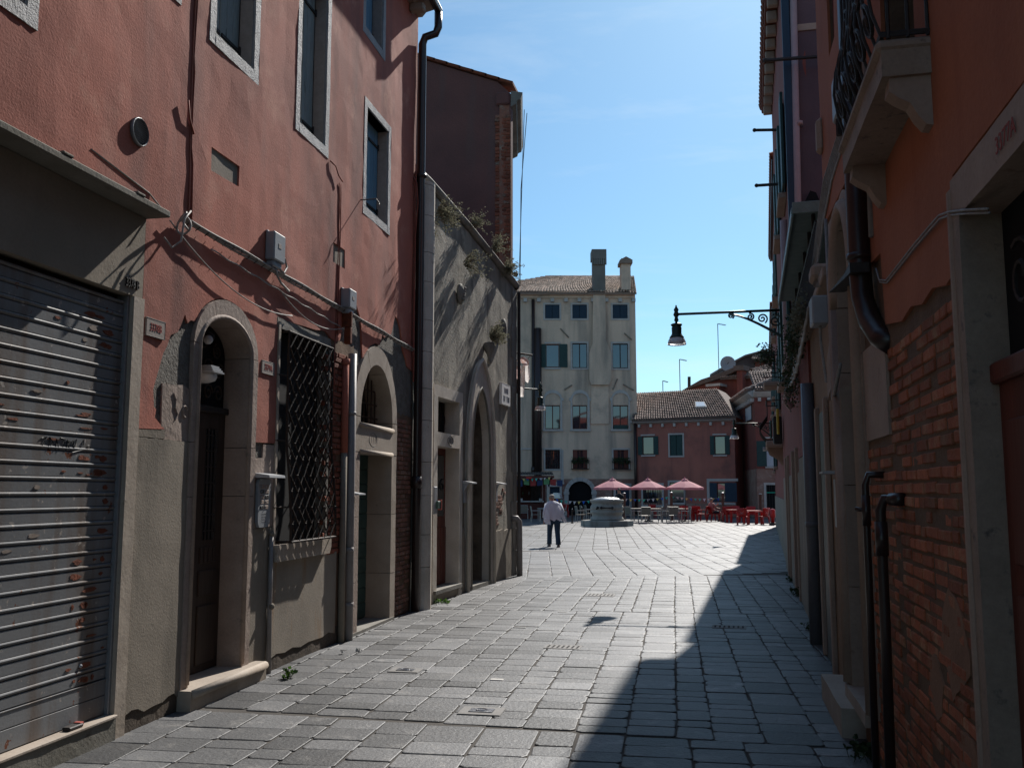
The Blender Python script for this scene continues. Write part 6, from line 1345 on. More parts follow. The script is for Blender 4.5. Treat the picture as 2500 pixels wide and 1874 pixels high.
# skylight
pA, pB, pC, pD = eL, eR, rB, rA
def on_roof(x, y):
    n = (pB-pA).cross(pD-pA).normalized(); r_ = ray(x, y); return CAM+r_*((pA-CAM).dot(n)/r_.dot(n)), (n if n.z > 0 else -n)
sk4 = [on_roof(1230+x*.3029, 950+y*.3029) for x, y in ((1548,165),(1640,162),(1620,122),(1542,122))]
mb = MB(); n = sk4[0][1]; mb.add([p+n*.22 for p,_ in sk4]+[p-n*.05 for p,_ in sk4], [(0,1,2,3),(0,4,5,1),(1,5,6,2),(2,6,7,3),(3,7,4,0)]); skl = mb.build('skylight', m_fstone, rose)
c = sum((p for p,_ in sk4), Vector())/4; mb = MB(); mb.add([c+(p-c)*.82+n*.235 for p,_ in sk4], [(0,1,2,3)]); mb.build('skylight_pane', M('skylight_glass', (.55,.60,.66), None, rough=.15, spec=.8), skl)
a = h2(1061,262); pipe_thing('corner_downpipe', [RH.pt(a[0],.12,ez),RH.pt(a[0],.12,0)], .11, m_brownpipe, 'dark downpipe between the cream house and the rose house')
# ================================================================ dark red houses on the right of the square
m_deepred = M('deep_red_plaster', (.22,.068,.052), (.17,.056,.045), .8, .9, .2, 10, .1, 14, streak=(.12,.04,.035), sk=(.52,.78), kscale=1.2)
XA = cross(70, 60.5, 1797, 1849); XB = cross(60.5, 60, 1849, 1960)
deep = root('deep_red_house', 'deep red house with brick ground floor at the right end of the square', 'house', tuple(XB.pt(0,0,0)))
def xa(x, y): return XA.px(1230+x*.3029, 950+y*.3029)
def xb(x, y): return XB.px(1230+x*.3029, 950+y*.3029)
hb = xb(2050,25)[1]; zbr = xb(2050,640)[1]
mb = MB(); mb.plate(XA, rect(0,XA.len,zbr,hb), [], 0, -.3); mb.plate(XB, rect(0,XB.len,zbr,hb), [], 0, -.3); mb.build('wall', m_deepred, deep)
mb = MB(); mb.plate(XA, rect(0,XA.len,-.3,zbr), [], -.01, -.3); mb.plate(XB, rect(0,XB.len,-.3,zbr), [], -.01, -.3); mb.build('brick_base', m_farbrick, deep)
mb = MB(); A0, A1, B1 = XA.pt(0,-.31,0), XA.pt(XA.len,-.31,0), XB.pt(XB.len,-.31,0); bk = B1+Vector((0,14,0)); bk0 = A0+Vector((0,6,0))
mb.add([v+Vector((0,0,z)) for z in (-.3,hb) for v in (A0,A1,B1,bk,bk0)], [(0,1,6,5),(1,2,7,6),(2,3,8,7),(3,4,9,8),(4,0,5,9),(5,6,7,8,9)]); mb.build('body', m_deepred, deep)
for W, L_ in ((XA,XA.len),(XB,XB.len)):
    mb = MB(); mb.sweep(W, [(0,hb-.35),(.15,hb-.3),(.4,hb-.05),(.45,hb+.12),(0,hb+.12)], -.1 if W is XB else 0, L_); mb.build('cornice', m_fstone, deep)
    for s in np.arange(.2, L_, .6):
        mb = MB(); mb.box(W, s, s+.2, 0, .25, hb-.6, hb-.36); mb.build('cornice_bracket', m_fstone, deep)
tile_roof(deep, XA.pt(-.2,.5,hb+.15), XA.pt(XA.len,.5,hb+.15), XA.pt(XA.len,-3,hb+1.6), XA.pt(0,-3,hb+1.6), 40, 9, m_tiledark)
tile_roof(deep, XB.pt(0,.5,hb+.15), XB.pt(XB.len,.5,hb+.15), XB.pt(XB.len,-4,hb+1.9), XB.pt(0,-4,hb+1.9), 16, 10, m_tiledark)
for (x0,x1,y0,y1), W in (((1953,1998,130,262),XA),):
    a = W.px(1230+x0*.3029,950+y1*.3029); b = W.px(1230+x1*.3029,950+y0*.3029); qq = [a[0],b[0],a[1],b[1]]
    mb = MB(); mb.box(W, qq[0], qq[1], -.02, .03, qq[2], qq[3]); wn = mb.build('window', m_curtain, deep); CWW = W; frame_ring(wn, qq, .1, .05, m_framedk)
a = xb(2120,620); b = xb(2150,415); mb = MB(); mb.box(XB, a[0], a[0]+.9, -.02, .03, a[1], b[1]); wn = mb.build('window', m_curtain, deep)
mb = MB(); mb.box(XB, a[0]-.62, a[0], .02, .07, a[1], b[1]); mb.build('shutter', m_shutdark, wn); mb = MB(); mb.box(XB, a[0]-.1, a[0]+1.0, 0, .15, a[1]-.12, a[1]-.02); mb.box(XB, a[0]-.1, a[0]+1.0, 0, .1, b[1]+.15, b[1]+.25); mb.build('sill', m_fstone, wn)
a = xb(2120,962); b = xb(2160,770); mb = MB(); mb.box(XB, a[0], a[0]+.85, -.02, .02, 0.4, b[1]); dr = mb.build('barred_door', m_black, deep)
for s in np.linspace(a[0]+.05,a[0]+.8,6):
    mb = MB(); mb.bar(XB.pt(s,.04,.4), XB.pt(s,.04,b[1]), .012, 4); mb.build('door_bar', m_dark, dr)
mb = MB(); mb.box(XB, a[0], a[0]+.85, .03, .05, 1.62, 1.68); mb.build('door_strip', M('turquoise_strip', (.01,.35,.22), None, rough=.5), dr)
mb = MB(); mb.box(XB, a[0]-.15, a[0], -.01, .05, .3, b[1]+.15); mb.box(XB, a[0], a[0]+.9, -.01, .05, b[1], b[1]+.15); mb.build('jamb', m_fstone, dr)
# taller red house behind with roof, chimney and satellite dish
def k1(x, y, D_): return dpx(1230+x*.29386, 580+y*.29386, D_)
back = root('back_red_house', 'tall red house with hipped tile roof, chimney and dormer behind the rose house', 'house', (k1(1900,1300,80).x, k1(1900,1300,80).y, 0))
Dk = 82; KW = Wall(k1(1480,1300,Dk).xy, k1(2700,1300,Dk-8).xy, 1)
def kp(x, y): return KW.px(1230+x*.29386, 580+y*.29386)
e0 = kp(1500,1268)[1]; 
pl = [(kp(1500,0)[0],-.3),(kp(2700,0)[0],-.3),(kp(2700,0)[0],kp(2160,1180)[1]),(kp(1800,1170)[0],kp(1800,1172)[1]),(kp(1500,1270)[0],kp(1500,1270)[1])]
mb = MB(); mb.plate(KW, pl, (), 0, -6); mb.build('wall', m_deepred, back)
tile_roof(back, KW.pt(kp(1800,0)[0]-.2,.5,kp(1800,1172)[1]), KW.pt(kp(2700,0)[0],.5,kp(2160,1180)[1]), KW.pt(kp(2700,0)[0],-4,kp(2100,1075)[1]+.9), KW.pt(kp(2020,0)[0],-4,kp(2020,1075)[1]+.6), 50, 10, m_tiledark)
mb = MB(); mb.plate(KW, [(kp(1498,1262)[0],kp(1498,1274)[1]),(kp(1805,1165)[0],kp(1805,1175)[1]),(kp(2020,1075)[0],kp(2020,1080)[1]),(kp(1960,1085)[0],kp(1960,1070)[1]),(kp(1790,1145)[0],kp(1790,1140)[1]),(kp(1660,1185)[0],kp(1660,1182)[1])], (), .5, -4); mb.build('roof_verge', m_tiledark, back)
a = kp(1980,1290); b = kp(2020,1110); mb = MB(); mb.box(KW, a[0], b[0], 1.0, .1, a[1]-1, b[1]); ch = mb.build('chimney', m_deepred, back); mb = MB(); mb.box(KW, a[0]-.2, b[0]+.2, 1.2, -.1, b[1]-.02, b[1]+.4); mb.build('chimney_cap', m_tiledark, ch)
a = kp(1758,1410); b = kp(1838,1240); mb = MB(); mb.box(KW, a[0], b[0], 1.2, .1, a[1]-1, b[1]); ch = mb.build('chimney', m_deepred, back); mb = MB(); mb.box(KW, a[0]-.2, b[0]+.2, 1.4, -.1, b[1]-.02, b[1]+.2); mb.build('chimney_cap', m_fstone, ch)
dor = root('attic_house', 'dark dormered attic rising highest on the right skyline', 'house', (k1(2050,1050,92).x, k1(2050,1050,92).y, 0))
QW = Wall(k1(1800,1050,92).xy, k1(2800,1050,92).xy, 1)
def qp(x, y): return QW.px(1230+x*.29386, 580+y*.29386)
pl = [(qp(1830,0)[0],-.3),(qp(2800,0)[0],-.3),(qp(2800,0)[0],qp(2200,930)[1]),(qp(2150,940)[0],qp(2150,940)[1]),(qp(1995,990)[0],qp(1995,1000)[1]),(qp(1820,1075)[0],qp(1820,1085)[1])]
m_slate = M('dark_attic_wall', (.09,.075,.075), (.07,.06,.06), 1, .9)
mb = MB(); mb.plate(QW, pl, (), 0, -6); mb.build('wall', m_slate, dor)
mb = MB(); mb.plate(QW, [(qp(1815,1090)[0],qp(1815,1092)[1]),(qp(1995,995)[0],qp(1995,995)[1]),(qp(2200,930)[0],qp(2200,935)[1]),(qp(2200,920)[0],qp(2200,922)[1]),(qp(1995,985)[0],qp(1995,978)[1]),(qp(1820,1075)[0],qp(1820,1070)[1])], (), .4, -6); mb.build('roof', m_tiledark, dor)
a = qp(2090,1110); b = qp(2180,1035); mb = MB(); mb.box(QW, a[0], b[0], -.01, .1, a[1], b[1]); mb.build('red_gable', m_deepred, dor)
tile_roof(dor, QW.pt(qp(2000,0)[0],1.5,qp(2000,1020)[1]), QW.pt(qp(2500,0)[0],1.5,qp(2200,1025)[1]), QW.pt(qp(2500,0)[0],.2,qp(2200,975)[1]), QW.pt(qp(2030,0)[0],.2,qp(2030,975)[1]), 30, 5, m_tiledark)
for x in (1862,1876):
    a = qp(x,1120); b = qp(x+11,1092); mb = MB(); mb.box(QW, a[0], b[0], -.01, .06, a[1], b[1]); mb.build('window', m_glasssky, dor)
c = k1(1857,1050,88); mb = MB(); mb.lathe(c, [(.02,0),(.35,.05),(.62,.16),(.75,.26),(.72,.27),(.3,.1),(.02,.06)], 18, Matrix((RT, UP, -FL)).transposed()); o = mb.build('satellite_dish', m_greyplast, None, True); tag(o, 'grey satellite dish on the right skyline', 'satellite dish')
mb = MB(); mb.bar(c, c+Vector((0,.1,-2.2)), .05); mb.bar(c, c-FL*.5+UP*.1, .03); mb.build('dish_mast', m_dark, o)
# antennas
def antenna(x, y0, y1, arm, D_, lb):
    a = k1(x,y0,D_); b = k1(x,y1,D_); b.x, b.y = a.x, a.y; mb = MB(); mb.bar(a-Vector((0,0,1.5)), b, .035, 5); 
    e = k1(x+arm,y1+12,D_); mb.bar(b, e, .03, 4)
    for t in np.linspace(.15,.95,6): p = b.lerp(e,t); mb.bar(p-FL*.35+UP*.0, p+FL*.35, .012, 4)
    o = mb.build('roof_antenna', m_dark); tag(o, lb, 'antenna')
antenna(1322,1290,1188,42,76,'shortest roof antenna on the rose house ridge, leftmost'); antenna(1465,1290,1010,55,76,'middle height roof antenna on the rose house ridge'); antenna(1790,1235,715,55,82,'tallest roof antenna standing on the red chimney')
a = k1(1540,1240,84); mb = MB(); mb.tube([k1(1540,1290,84),k1(1540,1155,84)], .14, 8); o = mb.build('flue_stack', m_dark); tag(o, 'short dark flue stack between two roof antennas', 'chimney')
# ================================================================ the square: well
m_wellstone = M('well_stone', (.46,.44,.40), (.36,.34,.305), 2.2, .85, .4, 18, .15, 25, streak=(.17,.15,.125), sk=(.52,.78), kscale=3)
m_lid = M('zinc_lid', (.52,.53,.55), (.45,.46,.48), 4, .38, .1, 20, .06, metal=.6)
wc = gpx(1481.7, 1285); wc = dpx(1481.7, 1240, 46.7); wc.z = 0
well = root('well_head', 'carved round stone well head with metal lid on a stepped base', 'well', tuple(wc))
def octa(r, z0, z1, rot=.2, n=8, bev=.03):
    mb = MB(); mb.lathe(wc, [(r,z0),(r,z1-bev),(r-bev,z1)], n, Matrix.Rotation(rot,3,'Z')); return mb
octa(1.32,-.1,.285).build('step', m_wellstone, well)
prof = [(.84,.285),(.86,.36),(.80,.42),(.745,.50),(.76,.58),(.82,.64),(.835,.72),(.80,.78),(.785,.80),(.80,.82),(.835,.88),(.83,.96),(.79,1.02),(.75,1.09),(.78,1.15),(.83,1.20),(.845,1.28),(.83,1.31),(.6,1.315)]
mb = MB(); mb.lathe(wc, prof, 32); mb.build('well_drum', m_wellstone, well, True)
mb = MB(); mb.lathe(wc, [(.70,1.31),(.66,1.35),(.5,1.40),(.25,1.435),(.02,1.445)], 28); lid = mb.build('lid', m_lid, well, True)
mb = MB(); tw = -FL
for a in (-.5,0,.5):
    v = Vector((math.cos(YAW+a*1.2-math.pi/2), math.sin(YAW+a*1.2-math.pi/2),0)); mb.tube([wc+v*.69+UP*1.335, wc+v*.35+UP*1.43, wc+UP*1.455], .012, 4)
mb.build('lid_rib', m_dark, lid)
def onwell(x, y, r=.86):
    d = ray(x, y); o = CAM-wc; a = d.x**2+d.y**2; b = 2*(o.x*d.x+o.y*d.y); c_ = o.x**2+o.y**2-r*r; disc = max(0,b*b-4*a*c_); t = (-b-math.sqrt(disc))/(2*a); return CAM+d*t
mb = MB(); p0 = onwell(1468,1239); p1 = onwell(1495,1239.5); mb.bar(p0, p1, .035, 6); mb.ball(p0, .07); mb.ball(p1, .07); mb.build('iron_clamp', m_dark, well)
mb = MB(); p0 = onwell(1459,1239); mb.tube([p0+UP*.03, p0+Vector((0,-.1,.05)), p0+Vector((-.03,-.14,-.02)), p0+Vector((-.05,-.13,-.08))], .035, 6); mb.ball(p0, .07); mb.build('tap', m_dark, well)
# ================================================================ furniture
m_alu = M('brushed_aluminium', (.34,.325,.30), None, rough=.45, metal=.3, fine=.05)
m_mesh = M('taupe_mesh_fabric', (.22,.19,.15), (.18,.155,.125), 20, .8, local=True)
m_red = M('red_plastic', (.50,.016,.016), None, rough=.42, fine=.04, local=True, spec=.45)
m_logo = M('white_print', (.55,.40,.40), None, rough=.6, fine=0)
def grey_chair():
    r_ = root('metal_armchair', '', 'chair')
    def rod(pts, r=.016): mb = MB(); mb.tube(pts, r, 6); return mb
    for sx_ in (-1,1):
        rod([(sx_*.27,.25,0),(sx_*.27,.25,.64)], .018).build('leg', m_alu, r_); rod([(sx_*.27,-.27,0),(sx_*.26,-.22,.43),(sx_*.25,-.29,.88)], .018).build('leg', m_alu, r_)
        mb = MB(); mb.bbox(LOC, sx_*.29-.03, sx_*.29+.03, -.24, .28, .63, .66, .008); mb.build('armrest', m_alu, r_)
    mb = MB(); mb.bbox(LOC, -.25, .25, -.22, .26, .40, .435, .01); mb.build('seat', m_mesh, r_)
    mb = MB(); mb.tube([(-.27,.25,.42),(.27,.25,.42)], .016, 6); mb.tube([(-.26,-.22,.42),(.26,-.22,.42)], .016, 6); mb.build('seat_rail', m_alu, r_)
    mb = MB(); mb.add([(-.245,-.225,.47),(.245,-.225,.47),(.245,-.285,.86),(-.245,-.285,.86),(-.245,-.24,.47),(.245,-.24,.47),(.245,-.30,.86),(-.245,-.30,.86)], [(0,1,2,3),(7,6,5,4),(0,4,5,1),(1,5,6,2),(2,6,7,3),(3,7,4,0)]); mb.build('backrest', m_mesh, r_)
    rod([(-.255,-.292,.875),(.255,-.292,.875)]).build('top_rail', m_alu, r_)
    return r_
def red_chair():
    r_ = root('red_plastic_chair', '', 'chair')
    for sx_ in (-1,1):
        for (yt, yb) in ((.22,.27),(-.20,-.28)):
            mb = MB(); mb.loft([[(sx_*.25+a*w_, yb*(1-t)+yt*t+b*w_, .42*t) for a,b in ((-1,-1),(1,-1),(1,1),(-1,1))] for t, w_ in ((0,.022),(.5,.030),(1,.042))]); mb.build('leg', m_red, r_)
        mb = MB(); mb.tube([(sx_*.27,.24,.42),(sx_*.285,.25,.60),(sx_*.29,.20,.655),(sx_*.285,-.05,.66),(sx_*.25,-.24,.67)], .026, 6, flat=.8); mb.build('armrest', m_red, r_)
    mb = MB(); mb.bbox(LOC, -.25, .25, -.24, .26, .41, .445, .018); mb.build('seat', m_red, r_)
    n = 6; ring0 = []; rows = []
    for k in range(6):
        t = k/5; z = .44+.42*t; w_ = .20+.07*t; y = -.22-.09*t
        rows.append([(w_*(2*i/n-1), y-.05*(1-(2*i/n-1)**2)+.05, z+ (.025*(1-(2*i/n-1)**2) if k == 5 else 0)) for i in range(n+1)])
    vs = [p for r in rows for p in r]+[(p[0],p[1]-.025,p[2]) for r in rows for p in r]; m_ = n+1; N = 6*m_; fs = []
    for k in range(5):
        for i in range(n):
            a = k*m_+i; fs += [(a,a+1,a+m_+1,a+m_),(N+a+m_,N+a+m_+1,N+a+1,N+a)]
    bd = [i for i in range(m_)]+[k*m_+n for k in range(1,6)]+[5*m_+i for i in range(n-1,-1,-1)]+[k*m_ for k in range(4,0,-1)]
    fs += [(bd[i],bd[(i+1) % len(bd)],N+bd[(i+1) % len(bd)],N+bd[i]) for i in range(len(bd))]
    mb = MB(); mb.add(vs, fs); bk = mb.build('backrest', m_red, r_, True)
    mb = MB()
    for sg in (-1,1): mb.tube([(sg*(.05+.045*math.cos(a)), -.292, .715+.05*math.sin(a)) for a in np.linspace(-.6,3.6,10)], .007, 4); mb.tube([(sg*(.05+.02*math.cos(a)), -.292, .71+.025*math.sin(a)) for a in np.linspace(0,5,9)], .006, 4)
    mb.tube([(-.085,-.288,.69),(0,-.286,.63),(.085,-.288,.69)], .007, 4); mb.build('heart_logo', m_logo, bk)
    mb = MB()
    for k in range(7): mb.box(LOC, -.085+k*.025, -.07+k*.025, -.286, -.278, .585, .605)
    mb.build('logo_lettering', m_logo, bk)
    return r_
def place(proto, first, px, py, th, label, group):
    o = proto if first else copy_tree(proto)
    p = gpx(px, py); o.location = (p.x,p.y,0); o.rotation_euler = (0,0,YAW+math.radians(th)); o['label'] = label; o['group'] = group; return o
gc = grey_chair(); rc = red_chair()
GCH = [(1278,1268,0,'metal armchair drawn up to the kiosk counter'),(1308,1274,-85,'metal armchair seen from the side left of the walking man'),(1372,1268,85,'metal armchair just right of the walking man'),
 (1418,1274,-80,'metal armchair in the row left of the well, nearest the camera'),(1429,1270,-80,'middle metal armchair in the row left of the well'),(1439,1268,-80,'metal armchair in the row left of the well, closest to the well drum'),
 (1542,1275,-60,'metal armchair right beside the well head on its right'),(1574,1277,8,'metal armchair with its mesh back to the camera, left of two under the middle parasol'),(1604,1276,75,'metal armchair turned left under the middle parasol'),
 (1623,1275,55,'metal armchair turned left, half hidden by the one in front'),(1642,1276,6,'metal armchair with its mesh back to the camera, right of two'),(1673,1276,95,'rightmost metal armchair, facing left next to the red chairs')]
for i, (x,y,t,lb) in enumerate(GCH): place(gc, i == 0, x, y, t, lb, 'metal armchairs on the square')
RCH = [(1668,1269,0,'red chair behind the rightmost metal armchair'),(1700,1271,-15,'red chair with its back to the camera at the left red table'),(1714,1272,75,'red chair turned left beside the left red table'),
 (1742,1272,-75,'red chair the seated man sits on'),(1776,1273,-12,'red chair with white logo just right of the seated man'),(1796,1271,170,'red chair behind the middle red table'),
 (1813,1281,-18,'nearest red chair with white logo, back to the camera'),(1836,1274,175,'red chair behind the right red table facing the camera'),(1862,1280,35,'rightmost red chair, turned left beside the red bin'),(1590,1264,5,'red chair half hidden behind the middle grey tables'),(1378,1262,5,'red chair behind the walking man near the kiosk')]
for i, (x,y,t,lb) in enumerate(RCH): place(rc, i == 0, x, y, t, lb, 'red plastic chairs on the square')
def table(name, mt, ml, w_, h, legr, ped=False):
    r_ = root(name, '', 'table')
    mb = MB(); mb.bbox(LOC, -w_/2, w_/2, -w_/2, w_/2, h-.03, h, .012); mb.build('table_top', mt, r_)
    mb = MB(); mb.bbox(LOC, -w_/2+.05, w_/2-.05, -w_/2+.05, w_/2-.05, h-.08, h-.031, .01); mb.build('apron', ml, r_)
    for a in (-1,1):
        for b in (-1,1):
            mb = MB(); k = w_/2-.06; mb.loft([[(a*k+p*legr, b*k+q*legr, z) for p,q in ((-1,-1),(1,-1),(1,1),(-1,1))] for z in (0,h-.03)]); mb.build('leg', ml, r_)
    return r_
gt = table('metal_table', m_alu, m_alu, .8, .74, .025); rt = table('red_plastic_table', m_red, m_red, .82, .72, .05)
for i, (x,y,lb) in enumerate([(1558,1271,'metal table right of the well'),(1598,1272,'metal table under the middle parasol'),(1655,1272,'metal table next to the red chairs'),(1330,1270,'metal table left of the walking man by the kiosk')]): place(gt, i == 0, x, y, 8, lb, 'metal tables on the square')
for i, (x,y,lb) in enumerate([(1684,1271,'left red plastic table beside the grey furniture'),(1795,1275,'middle red plastic table near the seated man'),(1838,1279,'right red plastic table with a pale top edge')]): place(rt, i == 0, x, y, 5, lb, 'red plastic tables on the square')
# parasols
m_par = M('faded_pink_canvas', (.60,.27,.30), (.55,.23,.26), 3, .8, fine=.05, local=True, transl=.3); m_par2 = M('red_canvas_lining', (.45,.03,.035), None, rough=.8)
def parasol():
    r_ = root('parasol', '', 'parasol'); R_, zr, za = 1.08, 1.93, 2.42
    for k in range(8):
        a0, a1 = k*math.pi/4, (k+1)*math.pi/4; mb = MB(); pts = []
        e = [Vector((math.cos(a)*R_, math.sin(a)*R_, zr)) for a in (a0,a1)]; ap = Vector((0,0,za)); md = (e[0]+e[1])/2+Vector((0,0,.02))
        i0, i1 = ap.lerp(e[0],.12), ap.lerp(e[1],.12); h0, h1 = ap.lerp(e[0],.55)+UP*(.02), ap.lerp(e[1],.55)+UP*(.02)
        v0, v1 = e[0]+Vector((0,0,-.11)), e[1]+Vector((0,0,-.11)); vm = (v0+v1)/2
        mb.add([i0,i1,h0,h1,e[0],e[1],md,v0,v1,vm], [(0,1,3,2),(2,3,6),(2,6,4),(3,5,6),(4,6,9,7),(6,5,8,9)]); mb.build('canopy_panel', m_par, r_, recalc=False)
        mb = MB(); mb.bar(ap+Vector((0,0,-.05)), e[0]+Vector((0,0,-.02)), .010, 4); mb.build('rib', m_alu, r_)
    mb = MB(); mb.lathe((0,0,za-.02), [(.22,-.05),(.17,.0),(.06,.05),(.03,.12),(.01,.14)], 8); mb.build('crown_cap', m_par, r_)
    mb = MB(); mb.bar((0,0,0),(0,0,za), .02, 8); mb.build('pole', m_dark, r_)
    mb = MB(); mb.lathe((0,0,0), [(.26,0),(.26,.05),(.06,.08),(.04,.3)], 14); mb.build('base', m_dark, r_)
    return r_
pr_ = parasol()
for i, (x, D_, lb) in enumerate([(1496,53,'left pink parasol, above the standing waiter'),(1583,53.5,'middle pink parasol over the metal chairs'),(1673,53.5,'right pink parasol with a red lit edge, nearest the red chairs')]):
    o = pr_ if i == 0 else copy_tree(pr_); p = dpx(x,1230,D_); o.location = (p.x,p.y,0); o.rotation_euler = (0,0,.2+.3*i); o['label'] = lb; o['group'] = 'pink parasols on the square'
# bunting posts
m_postw = M('post_wood', (.13,.06,.04), (.09,.045,.03), 6, .8, .3, 30, .15, stretch=(1,1,.2))
PO = [(1525,1270,1.62,'wooden post behind the standing waiter'),(1640,1270,1.66,'thick wooden post between the middle and right parasols'),(1766,1270,1.64,'wooden post beside the seated man'),(1858,1271,1.58,'rightmost wooden post near the red bin')]
posts = []
for i, (x,y,h,lb) in enumerate(PO):
    p = gpx(x, y); mb = MB(); mb.lathe((p.x,p.y,0), [(.085,0),(.08,h-.05),(.07,h),(.01,h)], 10); o = mb.build('wooden_post', m_postw); tag(o, lb, 'post', 'wooden bunting posts'); posts.append(p)
    mb = MB(); mb.lathe((p.x,p.y,h), [(.088,-.02),(.088,.015),(.02,.03)], 10); mb.build('post_cap', m_lid, o)
FLC = [M('flag_white', (.6,.6,.62), None, rough=.8), M('flag_pale_yellow', (.62,.52,.16), None, rough=.8), M('flag_blue', (.015,.10,.48), None, rough=.8), M('flag_turquoise', (.02,.42,.33), None, rough=.8), M('flag_turquoise_light', (.06,.45,.36), None, rough=.8), M('flag_white_two', (.55,.56,.6), None, rough=.8)]
def bunting(name, lb, pts, ph):
    r_ = root(name, lb, 'bunting', tuple(pts[0])); L_ = [pts[0]]
    mb = MB(); cur = []
    for a, b in zip(pts[:-1], pts[1:]):
        n = 10
        for k in range(n+ (1 if b is pts[-1] else 0)): t = k/n; q = a.lerp(b,t); q.z -= .10*4*t*(1-t); cur.append(q)
    mb.tube(cur, .008, 4); mb.build('string', m_cable, r_)
    acc = .1; k = ph
    for a, b in zip(cur[:-1], cur[1:]):
        l = (b-a).length; 
        while acc < l:
            q = a.lerp(b, acc/l); t = (b-a).normalized(); mb = MB(); h = .17*rnd(.8,1.15); sw = Vector((rnd(-.05,.05),rnd(-.08,.08),0))
            mb.add([q-t*.085, q+t*.085, q+Vector((0,0,-h))+sw], [(0,1,2)]); mb.add([q-t*.085+FL*.004, q+t*.085+FL*.004, q+Vector((0,0,-h))+sw+FL*.004], [(0,2,1)])
            mb.build('pennant', FLC[k % 6], r_, recalc=False); k += 1; acc += .27
        acc -= l
def zat(p, z): return Vector((p.x,p.y,z))
kq = dpx(1356,1217,55.5)
bunting('bunting_string', 'bunting string of small pennants between the kiosk and the well', [kq, dpx(1442,1221,55), zat(posts[0],1.28)], 2)
bunting('bunting_string', 'bunting string of small pennants left of the thick wooden post', [zat(posts[0],1.30), zat(posts[1],1.44)], 0)
bunting('bunting_string', 'bunting string of small pennants right of the thick wooden post', [zat(posts[1],1.44), zat(posts[2],1.36)], 4)
# bollards, bin
def bollard(px, py, h, lb):
    p = gpx(px, py); mb = MB(); mb.lathe((p.x,p.y,0), [(.07,0),(.07,.04),(.045,.06),(.045,h-.12),(.06,h-.10),(.05,h-.05),(.03,h-.03),(.045,h),(.01,h+.02)], 10); o = mb.build('bollard', m_rustiron, None, True); tag(o, lb, 'bollard', 'short iron bollards'); mb = MB(); mb.ball((p.x,p.y,h+.02), .035); mb.build('knob', m_steelcover, o)
bollard(1397,1277,.74,'short iron bollard left of the arched door'); bollard(1421,1273,.78,'short iron bollard among the chairs left of the well')
p = gpx(1887,1281); r_ = root('red_bin', 'red rounded bin on a dark foot beside the right wall', 'bin', tuple(p))
mb = MB(); mb.lathe((p.x,p.y,0), [(.19,0),(.19,.10),(.15,.13)], 16); mb.build('foot', m_dark, r_); mb = MB(); mb.lathe((p.x,p.y,0), [(.09,.12),(.09,.36),(.14,.42),(.15,.50),(.15,.74),(.12,.79),(.03,.81)], 16); mb.build('bin_body', m_red, r_, True)
mb = MB(); mb.lathe((p.x,p.y,0), [(.11,.785),(.10,.82),(.03,.835)], 12); mb.build('bin_lid', m_par, r_, True)
p = gpx(1915,1296); mb = MB(); W = Wall((p.x-.25,p.y),(p.x+.25,p.y+.05),1); mb.bbox(W, 0, .4, -.3, 0, 0, .55, .03); o = mb.build('flower_tub', m_dark); tag(o, 'dark square tub against the right wall near the red bin', 'tub'); mb = MB(); mb.bbox(W, .04, .36, -.26, -.04, .5, .56, .01); mb.build('tub_rim', m_rustiron, o)
p = gpx(1898,1308); mb = MB()
for k in range(4): mb.add([p+Vector((rnd(-.12,.12),rnd(-.1,.1),rnd(0,.08))) for _ in range(4)], [(0,1,2),(0,2,3)])
o = mb.build('litter', m_white); tag(o, 'scrap of white litter at the far right wall', 'litter')
# ================================================================ kiosk
KK = cross(59, 59, 1200, 1353)
def kx(x): return KK.px(x, 1200)[0]
m_kwood = M('kiosk_wood', (.10,.026,.018), (.07,.02,.016), 4, .7, .3, 30, .15, stretch=(1,1,6))
kio = root('bar_kiosk', 'dark red wooden bar kiosk with corrugated roof and bright paper flags', 'kiosk', tuple(KK.pt(2,0,0)))
s0, s1, sr = kx(1222), kx(1326), kx(1352)
mb = MB(); mb.box(KK, s0, s1, .0, -.05, 0, 1.0); mb.build('counter_front', m_kwood, kio)
for k in range(8):
    mb = MB(); mb.bbox(KK, s0, s1, 0, .03, .02+k*.122, .02+k*.122+.114, .006); mb.build('front_board', m_kwood, kio)
mb = MB(); mb.bbox(KK, s0-.05, s1+.05, -.5, .18, 1.05, 1.13, .01); mb.build('counter_top', m_fstone, kio)
mb = MB(); mb.box(KK, s0, s1, -2.4, -2.3, 0, 2.6); mb.build('back_wall', m_kwood, kio); mb = MB(); mb.box(KK, s0-.1, s0, -2.4, 0, 0, 2.6); mb.build('side_wall', m_kwood, kio)
for z in (1.45,1.85,2.2):
    mb = MB(); mb.box(KK, s0+.1, s1-.7, -2.3, -2.05, z, z+.04); sh = mb.build('shelf', m_kwood, kio)
mb = MB(); mb.box(KK, s1-.75, s1-.1, -2.3, -1.7, 0, 2.1); fr_ = mb.build('bottle_fridge', m_dark, kio); mb = MB(); mb.box(KK, s1-.7, s1-.15, -1.69, -1.68, .9, 2.0); mb.build('fridge_glass', m_glassdark, fr_)
mb = MB(); mb.bbox(KK, s1-.02, s1+.14, -.02, .14, 0, 2.62, .01); mb.build('post', m_kwood, kio)
mb = MB()
nw = 44; vs = []; 
for k in range(nw+1):
    s = s0-.3+(sr-s0+.3)*k/nw; z = 2.74+(.035 if k % 2 else -.0); vs += [KK.pt(s,.75,z), KK.pt(s,-2.6,z+.25)]
mb.add(vs, [(2*k,2*k+1,2*k+3,2*k+2) for k in range(nw)]); mb.build('corrugated_roof', m_dark, kio, recalc=False)
mb = MB(); mb.box(KK, s0-.3, sr, .60, .72, 2.56, 2.70); mb.build('roof_beam', m_kwood, kio)
